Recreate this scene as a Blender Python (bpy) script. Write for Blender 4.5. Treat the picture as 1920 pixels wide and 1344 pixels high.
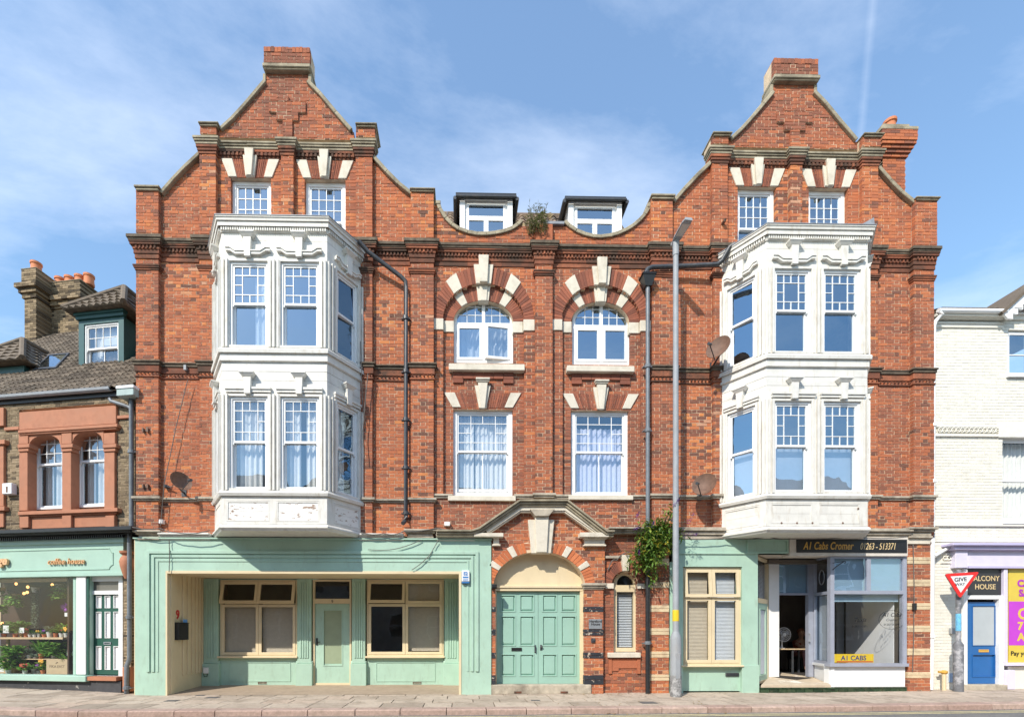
import bpy, bmesh, math, random
from mathutils import Vector, Matrix, noise as mnoise
random.seed(7)
R = math.radians
scene = bpy.context.scene
COL = scene.collection
for o in list(bpy.data.objects):
    bpy.data.objects.remove(o)

# ---------------------------------------------------------------- camera
YAW = R(1.07); D = 12.0; F = 900.0; PPX = 882.0; PPY = 1179.0; EYE = 1.61   # photo 1920 px wide
cam = bpy.data.cameras.new('camera')
cam.sensor_width = 36.0
cam.lens = 36.0 * F / 1920.0
cam.shift_x = (960 - PPX) / 1920.0
cam.shift_y = (PPY - 672) / 1920.0
cam.clip_start = 0.1
cam.clip_end = 3000
camo = bpy.data.objects.new('camera', cam)
COL.objects.link(camo)
camo.location = (0, -D, EYE)
camo.rotation_euler = (R(90), 0, -YAW)
scene.camera = camo

# ---------------------------------------------------------------- sky and sun
SUN_EL = math.atan2(1.07, math.hypot(0.73, 1.0))
SUN_AZ = math.atan2(-0.73, -1.0)            # x, y of the direction towards the sun
world = bpy.data.worlds.new('World')
scene.world = world
world.use_nodes = True
wt = world.node_tree
wt.nodes.clear()
def wn(kind, **kw):
    n = wt.nodes.new(kind)
    for k, v in kw.items():
        setattr(n, k, v)
    return n
wout = wn('ShaderNodeOutputWorld')
wbg = wn('ShaderNodeBackground')
wbg.inputs['Strength'].default_value = 0.15
sky = wn('ShaderNodeTexSky', sky_type='NISHITA')
sky.sun_disc = False
sky.sun_elevation = SUN_EL
sky.sun_rotation = math.atan2(-0.73, -1.0)
sky.altitude = 0
sky.air_density = 1.6
sky.dust_density = 0.5
sky.ozone_density = 4.0
tc = wn('ShaderNodeTexCoord')
def link(a, b):
    wt.links.new(a, b)
# thin high cloud: noise over the direction flattened on a plane overhead
sep = wn('ShaderNodeSeparateXYZ'); link(tc.outputs['Generated'], sep.inputs[0])
zc = wn('ShaderNodeMath', operation='MAXIMUM'); link(sep.outputs[2], zc.inputs[0]); zc.inputs[1].default_value = 0.06
dx = wn('ShaderNodeMath', operation='DIVIDE'); link(sep.outputs[0], dx.inputs[0]); link(zc.outputs[0], dx.inputs[1])
dy = wn('ShaderNodeMath', operation='DIVIDE'); link(sep.outputs[1], dy.inputs[0]); link(zc.outputs[0], dy.inputs[1])
cmb = wn('ShaderNodeCombineXYZ'); link(dx.outputs[0], cmb.inputs[0]); link(dy.outputs[0], cmb.inputs[1])
mp = wn('ShaderNodeMapping'); link(cmb.outputs[0], mp.inputs[0])
mp.inputs['Location'].default_value = (3.1, 0.6, 0)
mp.inputs['Rotation'].default_value = (0, 0, R(-35)); mp.inputs['Scale'].default_value = (0.55, 1.1, 1)
nz = wn('ShaderNodeTexNoise'); link(mp.outputs[0], nz.inputs['Vector'])
nz.inputs['Scale'].default_value = 1.1; nz.inputs['Detail'].default_value = 9; nz.inputs['Roughness'].default_value = 0.62
nz.inputs['Distortion'].default_value = 0.35
cr = wn('ShaderNodeValToRGB'); link(nz.outputs[0], cr.inputs[0])
cr.color_ramp.elements[0].position = 0.43; cr.color_ramp.elements[0].color = (0.10, 0.10, 0.10, 1)
cr.color_ramp.elements[1].position = 0.84; cr.color_ramp.elements[1].color = (0.80, 0.80, 0.80, 1)
# a vapour trail: a narrow band across the sky, broken up by noise
tr = wn('ShaderNodeVectorMath', operation='DOT_PRODUCT'); link(tc.outputs['Generated'], tr.inputs[0])
TRAIL_A = Vector((0.60, 0.62, 0.50)); TRAIL_B = Vector((0.60, 0.55, 0.57))   # reset below from two view directions
def viewdir(px, py):
    a = (px - PPX) / F; b = (PPY - py) / F
    v = Vector((math.sin(YAW) + math.cos(YAW) * a, math.cos(YAW) - math.sin(YAW) * a, b))
    return v.normalized()
tn = viewdir(1637, 0).cross(viewdir(1615, 245)).normalized()
tr.inputs[1].default_value = tn
ta = wn('ShaderNodeMath', operation='ABSOLUTE'); link(tr.outputs['Value'], ta.inputs[0])
tm = wn('ShaderNodeMapRange'); link(ta.outputs[0], tm.inputs[0])
tm.inputs[1].default_value = 0.0; tm.inputs[2].default_value = 0.0055; tm.inputs[3].default_value = 1.0; tm.inputs[4].default_value = 0.0
nz2 = wn('ShaderNodeTexNoise'); link(tc.outputs['Generated'], nz2.inputs['Vector'])
nz2.inputs['Scale'].default_value = 14; nz2.inputs['Detail'].default_value = 4
tm2 = wn('ShaderNodeMath', operation='MULTIPLY'); link(tm.outputs[0], tm2.inputs[0]); link(nz2.outputs[0], tm2.inputs[1])
tdir = wn('ShaderNodeVectorMath', operation='DOT_PRODUCT'); link(tc.outputs['Generated'], tdir.inputs[0])
tdir.inputs[1].default_value = viewdir(1630, 60)
tlim = wn('ShaderNodeMapRange'); link(tdir.outputs['Value'], tlim.inputs[0])
tlim.inputs[1].default_value = 0.975; tlim.inputs[2].default_value = 0.999; tlim.inputs[3].default_value = 0.0; tlim.inputs[4].default_value = 0.2
tm3 = wn('ShaderNodeMath', operation='MULTIPLY'); link(tm2.outputs[0], tm3.inputs[0]); link(tlim.outputs[0], tm3.inputs[1])
cmax = wn('ShaderNodeMath', operation='ADD'); link(cr.outputs[0], cmax.inputs[0]); link(tm3.outputs[0], cmax.inputs[1])
# haze veil so that the low sky stays pale
cmix = wn('ShaderNodeMixRGB'); link(cmax.outputs[0], cmix.inputs[0])
hs = wn('ShaderNodeHueSaturation'); hs.inputs['Saturation'].default_value = 1.18; hs.inputs['Value'].default_value = 1.12; link(sky.outputs[0], hs.inputs['Color']); link(hs.outputs[0], cmix.inputs[1]); cmix.inputs[2].default_value = (6.0, 6.6, 7.6, 1)
link(cmix.outputs[0], wbg.inputs[0]); link(wbg.outputs[0], wout.inputs[0])

sun = bpy.data.lights.new('sun', 'SUN')
sun.energy = 3.9
sun.angle = R(0.53)
sun.color = (1.0, 0.93, 0.82)
suno = bpy.data.objects.new('sun', sun)
COL.objects.link(suno)
suno.location = (-20, -30, 35)
suno.rotation_euler = Vector((0.73, 1.0, -1.07)).to_track_quat('-Z', 'Y').to_euler()

vs = scene.view_settings
vs.view_transform = 'Standard'; vs.look = 'None'; vs.exposure = 0.44; vs.gamma = 1.0
vs.use_curve_mapping = False
scene.render.engine = 'CYCLES'
scene.cycles.max_bounces = 8
scene.cycles.transparent_max_bounces = 16

# ---------------------------------------------------------------- helpers
def P(px, py, y):
    """the point of the plane at depth y seen at photo pixel px, py -> x, z"""
    s, c = math.sin(YAW), math.cos(YAW)
    a = (px - PPX) / F; b = (PPY - py) / F
    t = (y + D) / (c - s * a)
    return (s + c * a) * t, EYE + b * t
def X(px, y=0.0):
    return P(px, 900, y)[0]
def Z(py, px=900, y=0.0):
    return P(px, py, y)[1]

FRAME = [Matrix.Identity(4)]
ORG = {}
def ident(p):
    return p

class MB:
    def __init__(s, xf=None):
        s.v = []; s.f = []; s.t = []; s.m = []; s.xf = xf; s.tone = 0.5; s.mi = 0
    def add(s, vs_, fs, tone=None):
        b = len(s.v)
        if s.xf:
            vs_ = [s.xf(p) for p in vs_]
        s.v.extend([tuple(p) for p in vs_])
        for f in fs:
            s.f.append([b + i for i in f]); s.t.append(s.tone if tone is None else tone); s.m.append(s.mi)
        return s
    def box(s, x0, x1, y0, y1, z0, z1, tone=None):
        if x0 > x1: x0, x1 = x1, x0
        if y0 > y1: y0, y1 = y1, y0
        if z0 > z1: z0, z1 = z1, z0
        return s.add([(x0,y0,z0),(x1,y0,z0),(x1,y1,z0),(x0,y1,z0),(x0,y0,z1),(x1,y0,z1),(x1,y1,z1),(x0,y1,z1)],
              [(0,1,5,4),(1,2,6,5),(2,3,7,6),(3,0,4,7),(4,5,6,7),(3,2,1,0)], tone)
    def prism(s, pts, y0, y1, tone=None):
        """polygon in x-z (counter-clockwise seen from the front), front at y0"""
        n = len(pts)
        a = sum(pts[i][0]*pts[(i+1)%n][1]-pts[(i+1)%n][0]*pts[i][1] for i in range(n))
        if a < 0: pts = pts[::-1]
        vs_ = [(x, y0, z) for x, z in pts] + [(x, y1, z) for x, z in pts]
        fs = [tuple(range(n)), tuple(range(2*n-1, n-1, -1))]
        for i in range(n):
            j = (i+1) % n
            fs.append((j, i, n+i, n+j))
        return s.add(vs_, fs, tone)
    def frustum(s, x0, x1, z0, z1, y0, y1, ins, tone=None):
        """rect at y0 rising to a smaller rect at y1 (y1 < y0 is towards the street)"""
        return s.add([(x0,y0,z0),(x1,y0,z0),(x1,y0,z1),(x0,y0,z1),
                      (x0+ins,y1,z0+ins),(x1-ins,y1,z0+ins),(x1-ins,y1,z1-ins),(x0+ins,y1,z1-ins)],
              [(4,5,6,7),(0,1,5,4),(1,2,6,5),(2,3,7,6),(3,0,4,7)], tone)
    def ring(s, x0, x1, z0, z1, w, y0, y1, tone=None, wb=None, wt=None):
        wb = w if wb is None else wb; wt = w if wt is None else wt
        s.box(x0, x0+w, y0, y1, z0, z1, tone); s.box(x1-w, x1, y0, y1, z0, z1, tone)
        s.box(x0+w, x1-w, y0, y1, z0, z0+wb, tone); s.box(x0+w, x1-w, y0, y1, z1-wt, z1, tone)
        return s
    def tube(s, pts, r, n=8, tone=None, cap=True):
        pts = [Vector(p) for p in pts]
        rs = r if isinstance(r, (list, tuple)) else [r]*len(pts)
        rings = []
        up = Vector((0.13, 0.21, 1)).normalized()
        for i, p in enumerate(pts):
            if i == 0: d = pts[1]-p
            elif i == len(pts)-1: d = p-pts[i-1]
            else: d = (pts[i+1]-p).normalized() + (p-pts[i-1]).normalized()
            d.normalize()
            a = d.cross(up)
            if a.length < 1e-3: a = d.cross(Vector((1, 0, 0)))
            a.normalize(); b = a.cross(d)
            rings.append([p + (a*math.cos(2*math.pi*k/n)+b*math.sin(2*math.pi*k/n))*rs[i] for k in range(n)])
        vs_ = [q for rg in rings for q in rg]
        fs = []
        for i in range(len(pts)-1):
            for k in range(n):
                l = (k+1) % n
                fs.append((i*n+k, i*n+l, (i+1)*n+l, (i+1)*n+k))
        if cap:
            fs.append(tuple(range(n-1, -1, -1))); fs.append(tuple((len(pts)-1)*n+k for k in range(n)))
        return s.add(vs_, fs, tone)
    def lathe(s, prof, c, n=16, tone=None, axis='z'):
        vs_ = []; fs = []
        for r, h in prof:
            for k in range(n):
                a = 2*math.pi*k/n
                if axis == 'z': vs_.append((c[0]+r*math.cos(a), c[1]+r*math.sin(a), c[2]+h))
                else: vs_.append((c[0]+r*math.cos(a), c[1]-h, c[2]+r*math.sin(a)))
        m = len(prof)
        for i in range(m-1):
            for k in range(n):
                l = (k+1) % n
                fs.append((i*n+k, i*n+l, (i+1)*n+l, (i+1)*n+k))
        fs.append(tuple(range(n-1, -1, -1))); fs.append(tuple((m-1)*n+k for k in range(n)))
        return s.add(vs_, fs, tone)
    def sweep(s, prof, path, tone=None, caps=True):
        """prof: (out, z) closed loop; path: plan points (x, y); 'out' is to the right of travel"""
        n = len(prof); L = len(path)
        dirs = [(Vector(path[i+1])-Vector(path[i])).normalized() for i in range(L-1)]
        vs_ = []
        for i, p in enumerate(path):
            if i == 0: d = dirs[0]; nr = Vector((d.y, -d.x)); sc = 1
            elif i == L-1: d = dirs[-1]; nr = Vector((d.y, -d.x)); sc = 1
            else:
                n0 = Vector((dirs[i-1].y, -dirs[i-1].x)); n1 = Vector((dirs[i].y, -dirs[i].x))
                nr = (n0+n1).normalized(); sc = 1/max(0.3, nr.dot(n0))
            for o, z in prof:
                vs_.append((p[0]+nr.x*o*sc, p[1]+nr.y*o*sc, z))
        fs = []
        for i in range(L-1):
            for k in range(n):
                l = (k+1) % n
                fs.append((i*n+k, (i+1)*n+k, (i+1)*n+l, i*n+l))
        if caps:
            fs.append(tuple(range(n))); fs.append(tuple((L-1)*n+k for k in range(n-1, -1, -1)))
        return s.add(vs_, fs, tone)
    def leaf(s, p, d, up, ln, w, tone=None):
        """one bent leaf of four triangles"""
        p = Vector(p); d = d.normalized(); sd = d.cross(up)
        if sd.length < 1e-3: sd = Vector((1, 0, 0))
        sd.normalize(); nn = sd.cross(d)
        m = p + d*ln*0.5 + nn*w*0.18
        return s.add([p, m+sd*w*0.5-nn*w*0.15, p+d*ln-nn*ln*0.12, m-sd*w*0.5-nn*w*0.15, m], [(0,1,4),(1,2,4),(2,3,4),(3,0,4)], tone)
    def mesh(s, name, mats, origin=None, smooth=False, bevel=0):
        vs_ = s.v
        if origin is None:
            xs = [p[0] for p in vs_]; ys = [p[1] for p in vs_]; zs = [p[2] for p in vs_]
            origin = Vector(((min(xs)+max(xs))/2, (min(ys)+max(ys))/2, min(zs)))
        me = bpy.data.meshes.new(name)
        me.from_pydata([(p[0]-origin[0], p[1]-origin[1], p[2]-origin[2]) for p in vs_], [], s.f)
        if not isinstance(mats, (list, tuple)): mats = [mats]
        for m in mats: me.materials.append(m)
        if len(mats) > 1: me.polygons.foreach_set('material_index', s.m)
        at = me.attributes.new('tone', 'FLOAT', 'FACE')
        at.data.foreach_set('value', s.t)
        if smooth is True: me.polygons.foreach_set('use_smooth', [True]*len(me.polygons))
        me.update()
        if smooth == 'auto' :
            me.polygons.foreach_set('use_smooth', [True]*len(me.polygons))
            me.set_sharp_from_angle(angle=R(35))
        return me, Vector(origin)
    def build(s, name, mats, parent=None, smooth=False, label=None, kind=None, cat=None, group=None, bevel=0):
        me, org = s.mesh(name, mats, None, smooth)
        o = bpy.data.objects.new(name, me)
        COL.objects.link(o)
        place(o, org, parent)
        if bevel:
            bv = o.modifiers.new('edge', 'BEVEL'); bv.width = bevel; bv.segments = 1; bv.limit_method = 'ANGLE'; bv.angle_limit = R(40)
        tag(o, label, cat, group, kind)
        return o
def place(o, org, parent):
    org = Vector(org)
    ORG[o.name] = org
    if parent is not None:
        o.parent = parent
        o.location = org - ORG[parent.name]
    else:
        o.matrix_world = FRAME[0] @ Matrix.Translation(org)
def tag(o, label=None, cat=None, group=None, kind=None):
    if label: o['label'] = label
    if cat: o['category'] = cat
    if group: o['group'] = group
    if kind: o['kind'] = kind
    return o
def empty(name, loc, label=None, cat=None, group=None, parent=None):
    o = bpy.data.objects.new(name, None)
    o.empty_display_size = 0.2
    COL.objects.link(o)
    place(o, loc, parent)
    return tag(o, label, cat, group)
def copy_tree(o, parent=None):
    c = o.copy(); COL.objects.link(c); ORG[c.name] = ORG[o.name]
    if parent is not None: c.parent = parent
    for ch in list(o.children):
        copy_tree(ch, c)
    return c
def inst(name, me, org, parent, rot=None, label=None):
    o = bpy.data.objects.new(name, me)
    COL.objects.link(o)
    place(o, org, parent)
    if rot: o.rotation_euler = rot
    if label: o['label'] = label
    return o
DG = None
def text(s, x, z, y, size, m, parent=None, name='lettering', align='CENTER', shear=0.0, ext=0.004, bold=0.0, sx=1.0, xf=None, rot=0.0, space=1.0, **kw):
    cu = bpy.data.curves.new('txt', 'FONT')
    cu.body = s; cu.size = size; cu.align_x = align; cu.shear = shear; cu.extrude = ext; cu.offset = bold; cu.space_character = space
    cu.resolution_u = 3
    ob = bpy.data.objects.new('txt', cu)
    COL.objects.link(ob)
    dg = bpy.context.evaluated_depsgraph_get()
    me = bpy.data.meshes.new_from_object(ob.evaluated_get(dg))
    bpy.data.objects.remove(ob); bpy.data.curves.remove(cu)
    mb = MB(xf)
    cr_, sr_ = math.cos(rot), math.sin(rot)
    vs_ = []
    for v in me.vertices:
        a = v.co.x*sx; b = v.co.y
        vs_.append((x+a*cr_-b*sr_, y-v.co.z, z+a*sr_+b*cr_))
    mb.add(vs_, [tuple(p.vertices) for p in me.polygons])
    bpy.data.meshes.remove(me)
    return mb.build(name, m, parent, **kw)

# ---------------------------------------------------------------- materials
MATS = {}
def nodes(name):
    m = bpy.data.materials.new(name); m.use_nodes = True
    nt = m.node_tree; nt.nodes.clear()
    out = nt.nodes.new('ShaderNodeOutputMaterial')
    bs = nt.nodes.new('ShaderNodeBsdfPrincipled')
    nt.links.new(bs.outputs[0], out.inputs[0])
    MATS[name] = m
    return m, nt, bs, out
def N(nt, kind, **kw):
    n = nt.nodes.new(kind)
    for k, v in kw.items(): setattr(n, k, v)
    return n
def noise_fac(nt, scale, detail=5, rough=0.6, vec=None, stretch=None):
    g = N(nt, 'ShaderNodeNewGeometry')
    src = g.outputs['Position']
    if stretch:
        mpn = N(nt, 'ShaderNodeMapping'); nt.links.new(src, mpn.inputs[0]); mpn.inputs['Scale'].default_value = stretch; src = mpn.outputs[0]
    n = N(nt, 'ShaderNodeTexNoise'); nt.links.new(src, n.inputs['Vector'])
    n.inputs['Scale'].default_value = scale; n.inputs['Detail'].default_value = detail; n.inputs['Roughness'].default_value = rough
    return n.outputs[0]
def ramp(nt, fac, stops):
    r = N(nt, 'ShaderNodeValToRGB'); nt.links.new(fac, r.inputs[0])
    e = r.color_ramp.elements
    while len(e) < len(stops): e.new(0.5)
    for i, (p, c) in enumerate(stops):
        e[i].position = p
        e[i].color = (c, c, c, 1) if isinstance(c, (int, float)) else (*c, 1)
    return r.outputs[0]
def mix(nt, fac, a, b, mode='MIX'):
    m = N(nt, 'ShaderNodeMixRGB', blend_type=mode)
    for i, v in ((0, fac), (1, a), (2, b)):
        if hasattr(v, 'is_output') or hasattr(v, 'node'): nt.links.new(v, m.inputs[i])
        else:
            m.inputs[i].default_value = v if i == 0 else ((*v, 1) if len(v) == 3 else v)
    return m.outputs[0]
def bump(nt, bs, h, strength=0.3, dist=0.01):
    b = N(nt, 'ShaderNodeBump'); b.inputs['Strength'].default_value = strength; b.inputs['Distance'].default_value = dist
    nt.links.new(h, b.inputs['Height']); nt.links.new(b.outputs[0], bs.inputs['Normal'])
def mat(name, col, rough=0.6, var=0.12, vscale=6.0, dirt=None, damt=0.0, dscale=2.0, dstretch=None, bmp=0.0, bscale=60.0, metal=0.0, spec=0.5, tones=None, dlo=0.5, dhi=0.7, bdist=0.01, spots=None):
    """a painted, stone or metal surface: base colour with mottling, stains and fine relief"""
    m, nt, bs, out = nodes(name)
    if tones:
        a = N(nt, 'ShaderNodeAttribute', attribute_name='tone')
        c = ramp(nt, a.outputs['Fac'], tones)
        n0 = noise_fac(nt, vscale)
        k = ramp(nt, n0, [(0.3, 1-var), (0.7, 1+var)])
        c = mix(nt, 1.0, c, k, 'MULTIPLY')
    else:
        n0 = noise_fac(nt, vscale)
        c = ramp(nt, n0, [(0.3, tuple(max(0, x*(1-var)) for x in col)), (0.7, tuple(min(1, x*(1+var)) for x in col))])
    if dirt is not None:
        n1 = noise_fac(nt, dscale, 8, 0.65, stretch=dstretch)
        f = ramp(nt, n1, [(dlo, 0.0), (dhi, damt)])
        c = mix(nt, f, c, dirt)
    if spots:
        f = ramp(nt, noise_fac(nt, spots[0], 2, 0.4), [(0.66, 0.0), (0.70, spots[1])])
        c = mix(nt, f, c, spots[2])
    nt.links.new(c, bs.inputs['Base Color'])
    bs.inputs['Roughness'].default_value = rough
    bs.inputs['Metallic'].default_value = metal
    bs.inputs['Specular IOR Level'].default_value = spec
    if bmp > 0:
        bump(nt, bs, noise_fac(nt, bscale, 6, 0.7), bmp, bdist)
    return m
def glass(name, refl, tint=(1, 1, 1), rough=0.0, wav=0.06, rtint=(0.62, 0.82, 1.0)):
    m, nt, bs, out = nodes(name)
    nt.nodes.remove(bs)
    tr_ = N(nt, 'ShaderNodeBsdfTransparent'); tr_.inputs[0].default_value = (*tint, 1)
    gl = N(nt, 'ShaderNodeBsdfGlossy'); gl.inputs['Roughness'].default_value = rough
    gl.inputs[0].default_value = (*rtint, 1)
    fr = N(nt, 'ShaderNodeLayerWeight'); fr.inputs[0].default_value = 0.5
    pw = N(nt, 'ShaderNodeMath', operation='POWER'); nt.links.new(fr.outputs['Facing'], pw.inputs[0]); pw.inputs[1].default_value = 5.0
    mr = N(nt, 'ShaderNodeMapRange'); nt.links.new(pw.outputs[0], mr.inputs[0])
    mr.inputs[1].default_value = 0.0; mr.inputs[2].default_value = 1.0; mr.inputs[3].default_value = refl; mr.inputs[4].default_value = 1.0
    mx = N(nt, 'ShaderNodeMixShader'); nt.links.new(mr.outputs[0], mx.inputs[0]); nt.links.new(tr_.outputs[0], mx.inputs[1]); nt.links.new(gl.outputs[0], mx.inputs[2])
    b = N(nt, 'ShaderNodeBump'); b.inputs['Strength'].default_value = wav; b.inputs['Distance'].default_value = 0.05
    nt.links.new(noise_fac(nt, 1.6, 2), b.inputs['Height']); nt.links.new(b.outputs[0], gl.inputs['Normal'])
    nt.links.new(mx.outputs[0], out.inputs[0])
    return m
def emit(name, col, st):
    m, nt, bs, out = nodes(name)
    bs.inputs['Base Color'].default_value = (*col, 1); bs.inputs['Emission Color'].default_value = (*col, 1); bs.inputs['Emission Strength'].default_value = st
    return m
def leafmat(name, stops, transl=0.3):
    m, nt, bs, out = nodes(name)
    a = N(nt, 'ShaderNodeAttribute', attribute_name='tone')
    c = ramp(nt, a.outputs['Fac'], stops)
    nt.links.new(c, bs.inputs['Base Color']); bs.inputs['Roughness'].default_value = 0.5
    t = N(nt, 'ShaderNodeBsdfTranslucent'); nt.links.new(c, t.inputs[0])
    mx = N(nt, 'ShaderNodeMixShader'); mx.inputs[0].default_value = transl
    nt.links.new(bs.outputs[0], mx.inputs[1]); nt.links.new(t.outputs[0], mx.inputs[2]); nt.links.new(mx.outputs[0], out.inputs[0])
    return m

def brickmat(name, stops, soot=(0.09, 0.055, 0.045), sootamt=0.35, pale=(0.5, 0.36, 0.27), paleamt=0.08, bmp=0.6, slo=0.5, shi=0.72):
    m, nt, bs, out = nodes(name)
    a = N(nt, 'ShaderNodeAttribute', attribute_name='tone')
    c = ramp(nt, a.outputs['Fac'], stops)
    c = mix(nt, 1.0, c, ramp(nt, noise_fac(nt, 38, 6, 0.7), [(0.25, 0.8), (0.75, 1.2)]), 'MULTIPLY')
    c = mix(nt, ramp(nt, noise_fac(nt, 1.3, 8, 0.7), [(slo, 0.0), (shi, sootamt)]), c, soot)
    c = mix(nt, ramp(nt, noise_fac(nt, 2.9, 9, 0.75), [(0.56, 0.0), (0.76, paleamt)]), c, pale)
    nt.links.new(c, bs.inputs['Base Color'])
    bs.inputs['Roughness'].default_value = 0.9; bs.inputs['Specular IOR Level'].default_value = 0.2
    bump(nt, bs, noise_fac(nt, 55, 6, 0.75), bmp, 0.012)
    return m

M = {}
M['brick'] = brickmat('red_brick', [(0.0, (0.13, 0.072, 0.054)), (0.12, (0.20, 0.09, 0.063)), (0.3, (0.31, 0.118, 0.072)), (0.55, (0.43, 0.143, 0.071)), (0.8, (0.51, 0.175, 0.077)), (0.93, (0.59, 0.23, 0.083)), (1.0, (0.50, 0.27, 0.17))])
M['mortar'] = mat('lime_mortar', (0.66, 0.51, 0.35), 0.95, 0.15, 9, (0.22, 0.16, 0.11), 0.6, 1.6, bmp=0.4)
M['gauged'] = brickmat('rubbed_red_brick', [(0.0, (0.17, 0.07, 0.05)), (0.5, (0.27, 0.098, 0.062)), (1.0, (0.37, 0.13, 0.078))], sootamt=0.35, paleamt=0.1, bmp=0.3)
M['archbrick'] = brickmat('orange_arch_brick', [(0.0, (0.42, 0.13, 0.06)), (0.5, (0.55, 0.17, 0.07)), (1.0, (0.62, 0.22, 0.10))], sootamt=0.2, paleamt=0.1, bmp=0.3)
M['moulded'] = brickmat('moulded_red_brick', [(0.0, (0.12, 0.06, 0.042)), (0.5, (0.24, 0.085, 0.05)), (1.0, (0.42, 0.15, 0.08))], soot=(.07, .05, .038), sootamt=0.95, paleamt=0.12, slo=.40, shi=.62)
M['stone'] = mat('white_painted_stone', (0.64, 0.585, 0.48), 0.8, 0.08, 7, (0.42, 0.37, 0.28), 0.6, 3.0, bmp=0.15)
M['grey_stone'] = mat('weathered_grey_stone', (0.44, 0.385, 0.30), 0.9, 0.2, 8, (0.12, 0.1, 0.075), 0.8, 2.2, bmp=0.4, dlo=0.46)
M['dark_stone'] = mat('sooty_stone', (0.105, 0.08, 0.056), 0.9, 0.35, 9, (0.30, 0.24, 0.16), 0.65, 3.4, bmp=0.5, dlo=0.54, dhi=0.74)
M['coping'] = mat('lichened_coping_stone', (0.33, 0.285, 0.2), 0.9, 0.25, 6, (0.12, 0.1, 0.07), 0.85, 2.6, bmp=0.5, dlo=0.47)
M['white'] = mat('peeling_white_paint', (0.68, 0.662, 0.61), 0.6, 0.08, 5, (0.40, 0.32, 0.21), 0.6, 3.6, (2.4, 2.4, 0.5), bmp=0.2, bscale=22, dlo=0.545, dhi=0.77)
M['flaking'] = mat('badly_flaking_white_paint', (0.76, 0.75, 0.71), 0.6, 0.05, 5, (0.26, 0.15, 0.09), 0.9, 7.5, (0.8, 0.8, 2.6), bmp=0.3, bscale=18, dlo=0.575, dhi=0.61)
M['pvc'] = mat('white_window_frame', (0.80, 0.80, 0.79), 0.35, 0.03, 4, (0.5, 0.46, 0.38), 0.3, 5, dlo=0.6, dhi=0.85)
M['green'] = mat('mint_green_paint', (0.37, 0.535, 0.43), 0.55, 0.07, 2.2, (0.25, 0.31, 0.23), 0.7, 5.5, (1.6, 1.6, 0.5), bmp=0.08, bscale=22, dlo=0.55, dhi=0.85)
M['green_door'] = mat('mint_green_door_paint', (0.295, 0.475, 0.395), 0.4, 0.05, 2.5, (0.16, 0.27, 0.21), 0.5, 5.0, bmp=0.08, bscale=22, dlo=0.58, dhi=0.85)
M['cream'] = mat('cream_paint', (0.67, 0.555, 0.36), 0.55, 0.05, 2.5, (0.45, 0.33, 0.18), 0.4, 3.0, (1.5, 1.5, 0.6), bmp=0.08, dlo=0.56, dhi=0.85)
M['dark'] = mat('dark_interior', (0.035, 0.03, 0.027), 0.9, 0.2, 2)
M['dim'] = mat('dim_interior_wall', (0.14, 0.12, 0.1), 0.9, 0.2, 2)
M['black'] = mat('black_paint', (0.018, 0.019, 0.021), 0.4, 0.2, 8)
M['iron'] = mat('dark_grey_iron', (0.045, 0.05, 0.058), 0.45, 0.2, 8, (0.14, 0.12, 0.1), 0.4, 6)
M['greyiron'] = mat('grey_painted_iron', (0.16, 0.18, 0.2), 0.45, 0.15, 8, (0.07, 0.06, 0.05), 0.4, 6)
M['galv'] = mat('galvanised_grey_steel', (0.30, 0.32, 0.34), 0.6, 0.1, 5, (0.27, 0.25, 0.23), 0.45, 4, (1, 1, 0.4))
M['lead'] = mat('lead_sheet', (0.24, 0.255, 0.28), 0.55, 0.2, 6, bmp=0.1)
M['glass_sky'] = glass('window_glass', 0.36, (0.75, 0.8, 0.85))
M['glass_soft'] = glass('window_glass_clear', 0.22, (0.9, 0.92, 0.94))
M['glass_low'] = glass('shop_window_glass', 0.05, (0.92, 0.93, 0.93), rtint=(.95, .97, 1))
M['glass_blue'] = glass('side_window_glass', 0.20, (0.3, 0.42, 0.6))
M['curtain'] = mat('white_curtain_cloth', (0.72, 0.72, 0.69), 0.9, 0.06, 10)
M['net'] = mat('lilac_curtain_cloth', (0.62, 0.64, 0.76), 0.9, 0.06, 10)
M['blind'] = mat('pale_blind_fabric', (0.62, 0.66, 0.70), 0.8, 0.04, 10)
M['beige_blind'] = mat('taupe_blind_slats', (0.58, 0.51, 0.40), 0.7, 0.06, 10)
M['rust'] = mat('rusty_brown_metal', (0.16, 0.09, 0.06), 0.7, 0.25, 12, (0.09, 0.05, 0.035), 0.6, 9)
M['terracotta'] = mat('terracotta_stone', (0.42, 0.175, 0.095), 0.75, 0.12, 6, (0.3, 0.15, 0.09), 0.5, 3, bmp=0.15)
M['pot'] = mat('terracotta_pot_clay', (0.55, 0.19, 0.08), 0.75, 0.12, 8)
M['red'] = mat('red_sign_paint', (0.72, 0.018, 0.016), 0.35, 0.04, 5)
M['signwhite'] = mat('white_sign_face', (0.76, 0.77, 0.78), 0.35, 0.03, 5)
M['signblack'] = mat('black_lettering', (0.012, 0.012, 0.013), 0.45, 0.1, 5)
M['gold'] = mat('gold_lettering', (0.62, 0.36, 0.07), 0.45, 0.08, 8)
M['palegold'] = mat('pale_gold_lettering', (0.66, 0.5, 0.26), 0.5, 0.08, 8)
M['bluegrey'] = mat('blue_grey_paint', (0.30, 0.32, 0.385), 0.45, 0.06, 4, (0.4, 0.42, 0.5), 0.3, 4)
M['bluewindow'] = mat('pale_blue_window_blind', (0.30, 0.44, 0.55), 0.5, 0.05, 3)
M['tan'] = mat('wood_shelf', (0.58, 0.43, 0.26), 0.6, 0.12, 9)
M['card'] = mat('brown_cardboard', (0.50, 0.38, 0.24), 0.85, 0.06, 9)
M['yellow'] = mat('yellow_plastic', (0.75, 0.52, 0.03), 0.4, 0.05, 6)
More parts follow.
